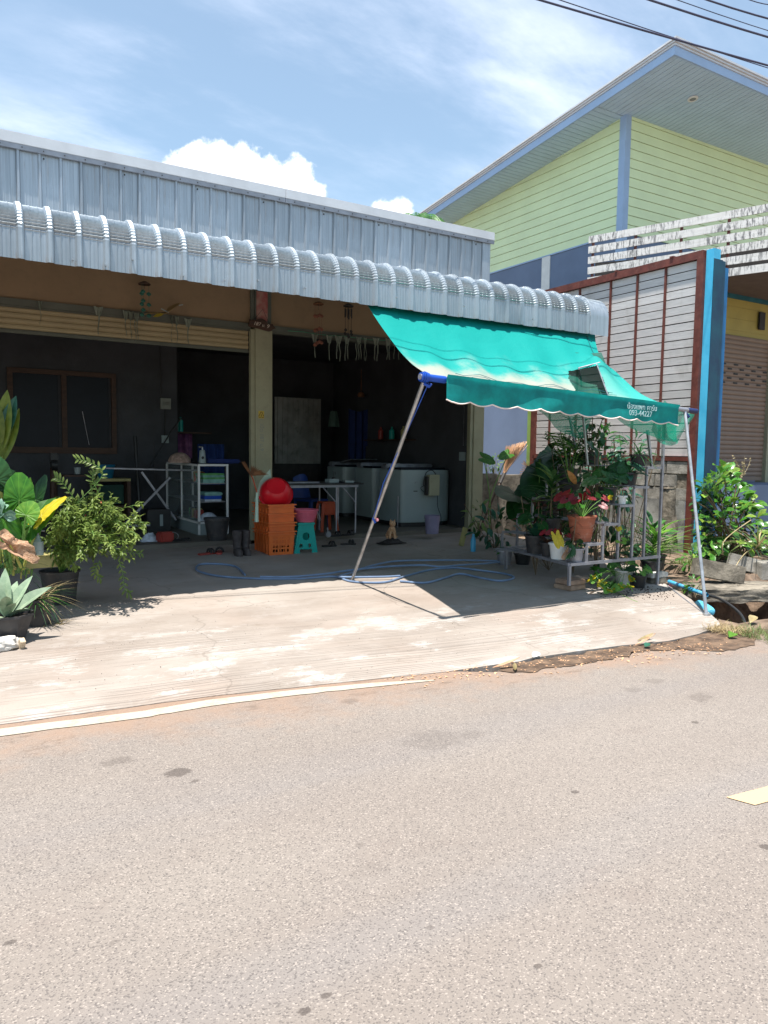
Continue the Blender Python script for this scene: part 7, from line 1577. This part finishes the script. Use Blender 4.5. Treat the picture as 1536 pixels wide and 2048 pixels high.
# litter along the road edge
b = MB(); r_ = random.Random(99)
for k in range(520):
    t = r_.random(); x = 1440 - 640 * t ** 1.2; p = Vector(QZ(x + r_.gauss(0, 18), 1283 + (1440 - x) * .105 + r_.gauss(6, 9), .006)); s_ = r_.uniform(.004, .016)
    b.leaf(p, rdir(r_.uniform(0, 6.28), r_.uniform(-.1, .35)), (0, 0, 1), s_ * 2.2, s_, .3, .4, 2)
tag(b.done('leaf_crumbs', m_straw), 'dry leaf crumbs along the road edge', 'litter', kind='stuff')
b = MB()
for k in range(620):
    p = Vector(QR(r_.uniform(0, 1400), r_.uniform(1200, 1380))) if k % 3 else Vector(QZ(r_.uniform(0, 1536), r_.uniform(1400, 1800), .003)); s_ = r_.uniform(.0015, .0035) if k % 3 else r_.uniform(.001, .0022)
    if k % 3 and (p.y < edge_y(p.x) or p.y > 8): continue
    zz = ramp_z(p.y) if k % 3 else .0; b.box((p.x, p.y, zz + .006), (s_ * 1.8, s_, s_ * .5), rz=r_.uniform(0, 3))
tag(b.done('grit', m_soil), 'tiny grit specks on slab and road', 'grit', kind='stuff')
def scrap(name, x, y, L, W, m, label, cat, rz=0, road=True, kind='lance'):
    p = Vector(QZ(x, y, .012) if road else QR(x, y)) + Vector((0, 0, .008)); b = MB(); b.leaf(p, (math.cos(rz), math.sin(rz), .04), (0, -.2, 1), L, W, -.2, .5, 5, kind); tag(b.done(name, m, solid=.003), label, cat)
scrap('dry_husk', 1030, 1343, .10, .03, l_straw, 'curled pale husk on the brown verge', 'husk', .9); scrap('dry_leaf', 985, 1338, .22, .03, l_dry, 'long brown leaf lying just left of the pale husk', 'leaf', -.1)
scrap('dry_leaf', 1275, 1283, .18, .03, l_straw, 'straw coloured leaf at the apron edge by the wet dirt', 'leaf', .0); scrap('dry_leaf', 1270, 1292, .26, .025, l_dry, 'thin brown palm leaf strip lying below the straw coloured leaf', 'leaf', .1); scrap('green_chip', 1290, 1296, .07, .05, l_teal, 'small grey green chip among the leaves at the apron edge', 'chip', .3)
scrap('pale_wrapper', 1066, 1317, .08, .06, m_whitep, 'small white wrapper scrap at the apron edge', 'wrapper', .3); scrap('lime_leaf', 1458, 1277, .09, .08, l_bright, 'lime green fallen leaf on the roadside dirt', 'leaf', .2, kind='obov'); scrap('tan_leaf', 1500, 1248, .16, .08, l_straw, 'tan fallen leaf on the roadside grass', 'leaf', .4, kind='obov')
scrap('pink_scrap', 1338, 1175, .06, .05, m_pink, 'pink plastic scrap at the end of the blue pipe', 'scrap', .2, kind='obov'); scrap('orange_leaf', 1178, 1190, .09, .03, l_dry, 'orange leaf on the slab beside the brick stack', 'leaf', .1, False); scrap('dark_lump', 1375, 1425, .0001, .0001, m_dark, '', '', 0) if False else None
# wet dark dirt strip between apron and tarmac
wet = MB(); tops = [(1000, 1330), (1060, 1322), (1160, 1306), (1240, 1294), (1340, 1284), (1400, 1270), (1450, 1262), (1510, 1262)]; bots = [(1000, 1342), (1060, 1343), (1160, 1328), (1240, 1315), (1300, 1300), (1380, 1300), (1450, 1300), (1510, 1290)]
TP = curve([QZ(x, y, .006) for x, y in tops], 16); BP = curve([QZ(x, y, .006) for x, y in bots], 16)
for i in range(len(TP) - 1):
    for j in range(4):
        def L_(a, c_, t): q = a.lerp(c_, t); q.y += .05 * noise.noise(q * 9) * (t > .9 or t < .1) + .02 * noise.noise(q * 30); return q
        wet.quad(L_(BP[i], TP[i], j / 4), L_(BP[i + 1], TP[i + 1], j / 4), L_(BP[i + 1], TP[i + 1], (j + 1) / 4), L_(BP[i], TP[i], (j + 1) / 4))
tag(wet.done('verge_dirt', mat('damp_dark_dirt', (.09, .055, .035), .9, var=.4, scale=9, c2=(.17, .11, .07), bump=.6, bscale=70, grime=.5)), kind='structure')
# palm tops behind the parapet
pm_ = thing('palm', (7.9, 11.8, .3), 'palm crown just showing over the galvanised parapet', 'palm'); r_ = random.Random(4)
pc_ = Vector((7.796, 11.800, 5.594)); b = MB(); b.tube([(pc_.x, 11.8, .3), (pc_.x, 11.8, pc_.z)], .07, 8); b.done('trunk', m_stem_b, pm_)
for k in range(14):
    a = 6.283 * k / 14; P = curve([pc_, pc_ + rdir(a, 1.0) * .25, pc_ + rdir(a, .5) * .45, pc_ + rdir(a, .05) * .6], 6); b = MB(); b.tube(P, .006, 4, cap=False)
    for i in range(3, len(P)):
        for s_ in (-1, 1): dd = (P[i] - P[i - 1]).normalized(); sd = dd.cross(Vector((0, 0, 1))).normalized() * s_; b.leaf(P[i], dd + sd * .9 + Vector((0, 0, -.2)), (0, 0, 1), .22, .022, .5, .2, 3, 'blade')
    b.done('frond', l_mid, pm_)

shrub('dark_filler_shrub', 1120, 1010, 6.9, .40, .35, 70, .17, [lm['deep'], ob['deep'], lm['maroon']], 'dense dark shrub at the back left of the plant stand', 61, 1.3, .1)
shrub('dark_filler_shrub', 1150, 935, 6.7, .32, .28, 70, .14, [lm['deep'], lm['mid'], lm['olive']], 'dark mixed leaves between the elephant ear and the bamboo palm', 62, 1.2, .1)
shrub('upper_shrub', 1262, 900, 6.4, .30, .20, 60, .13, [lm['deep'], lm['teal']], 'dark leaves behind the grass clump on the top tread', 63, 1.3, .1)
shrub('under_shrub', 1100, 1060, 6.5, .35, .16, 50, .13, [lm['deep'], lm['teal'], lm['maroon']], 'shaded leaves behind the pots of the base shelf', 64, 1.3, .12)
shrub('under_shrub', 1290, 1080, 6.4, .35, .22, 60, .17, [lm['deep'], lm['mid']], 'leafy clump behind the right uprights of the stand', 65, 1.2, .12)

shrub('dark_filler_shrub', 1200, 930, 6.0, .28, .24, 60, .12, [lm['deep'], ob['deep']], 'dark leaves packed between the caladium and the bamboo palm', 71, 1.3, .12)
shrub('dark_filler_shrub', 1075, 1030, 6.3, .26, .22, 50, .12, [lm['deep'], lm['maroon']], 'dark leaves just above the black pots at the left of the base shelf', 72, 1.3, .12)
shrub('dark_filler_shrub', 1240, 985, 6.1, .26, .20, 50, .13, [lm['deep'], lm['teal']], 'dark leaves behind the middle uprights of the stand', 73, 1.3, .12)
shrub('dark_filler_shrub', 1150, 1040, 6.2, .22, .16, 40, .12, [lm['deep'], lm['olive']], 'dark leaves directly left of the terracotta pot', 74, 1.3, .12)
# repeats of a kind share a group
GROUPS = {'plastic strip': 'plastic strips pegged along the beams', 'wire': 'overhead cables', 'wind chime': 'wind chimes hanging from the canopy edge', 'potted plant': 'potted plants in front of the shop', 'shrub': 'shrubs around the plant stand', 'shoes': 'footwear left on the slab', 'bricks': 'stacked bricks under the plant stand', 'block': 'concrete blocks at the drain', 'net': 'green shade nets under the awning', 'leaf': 'fallen leaves at the road edge'}
for o in list(col.objects):
    if o.parent is None and o.get('category') in GROUPS and not o.get('group'): o['group'] = GROUPS[o['category']]
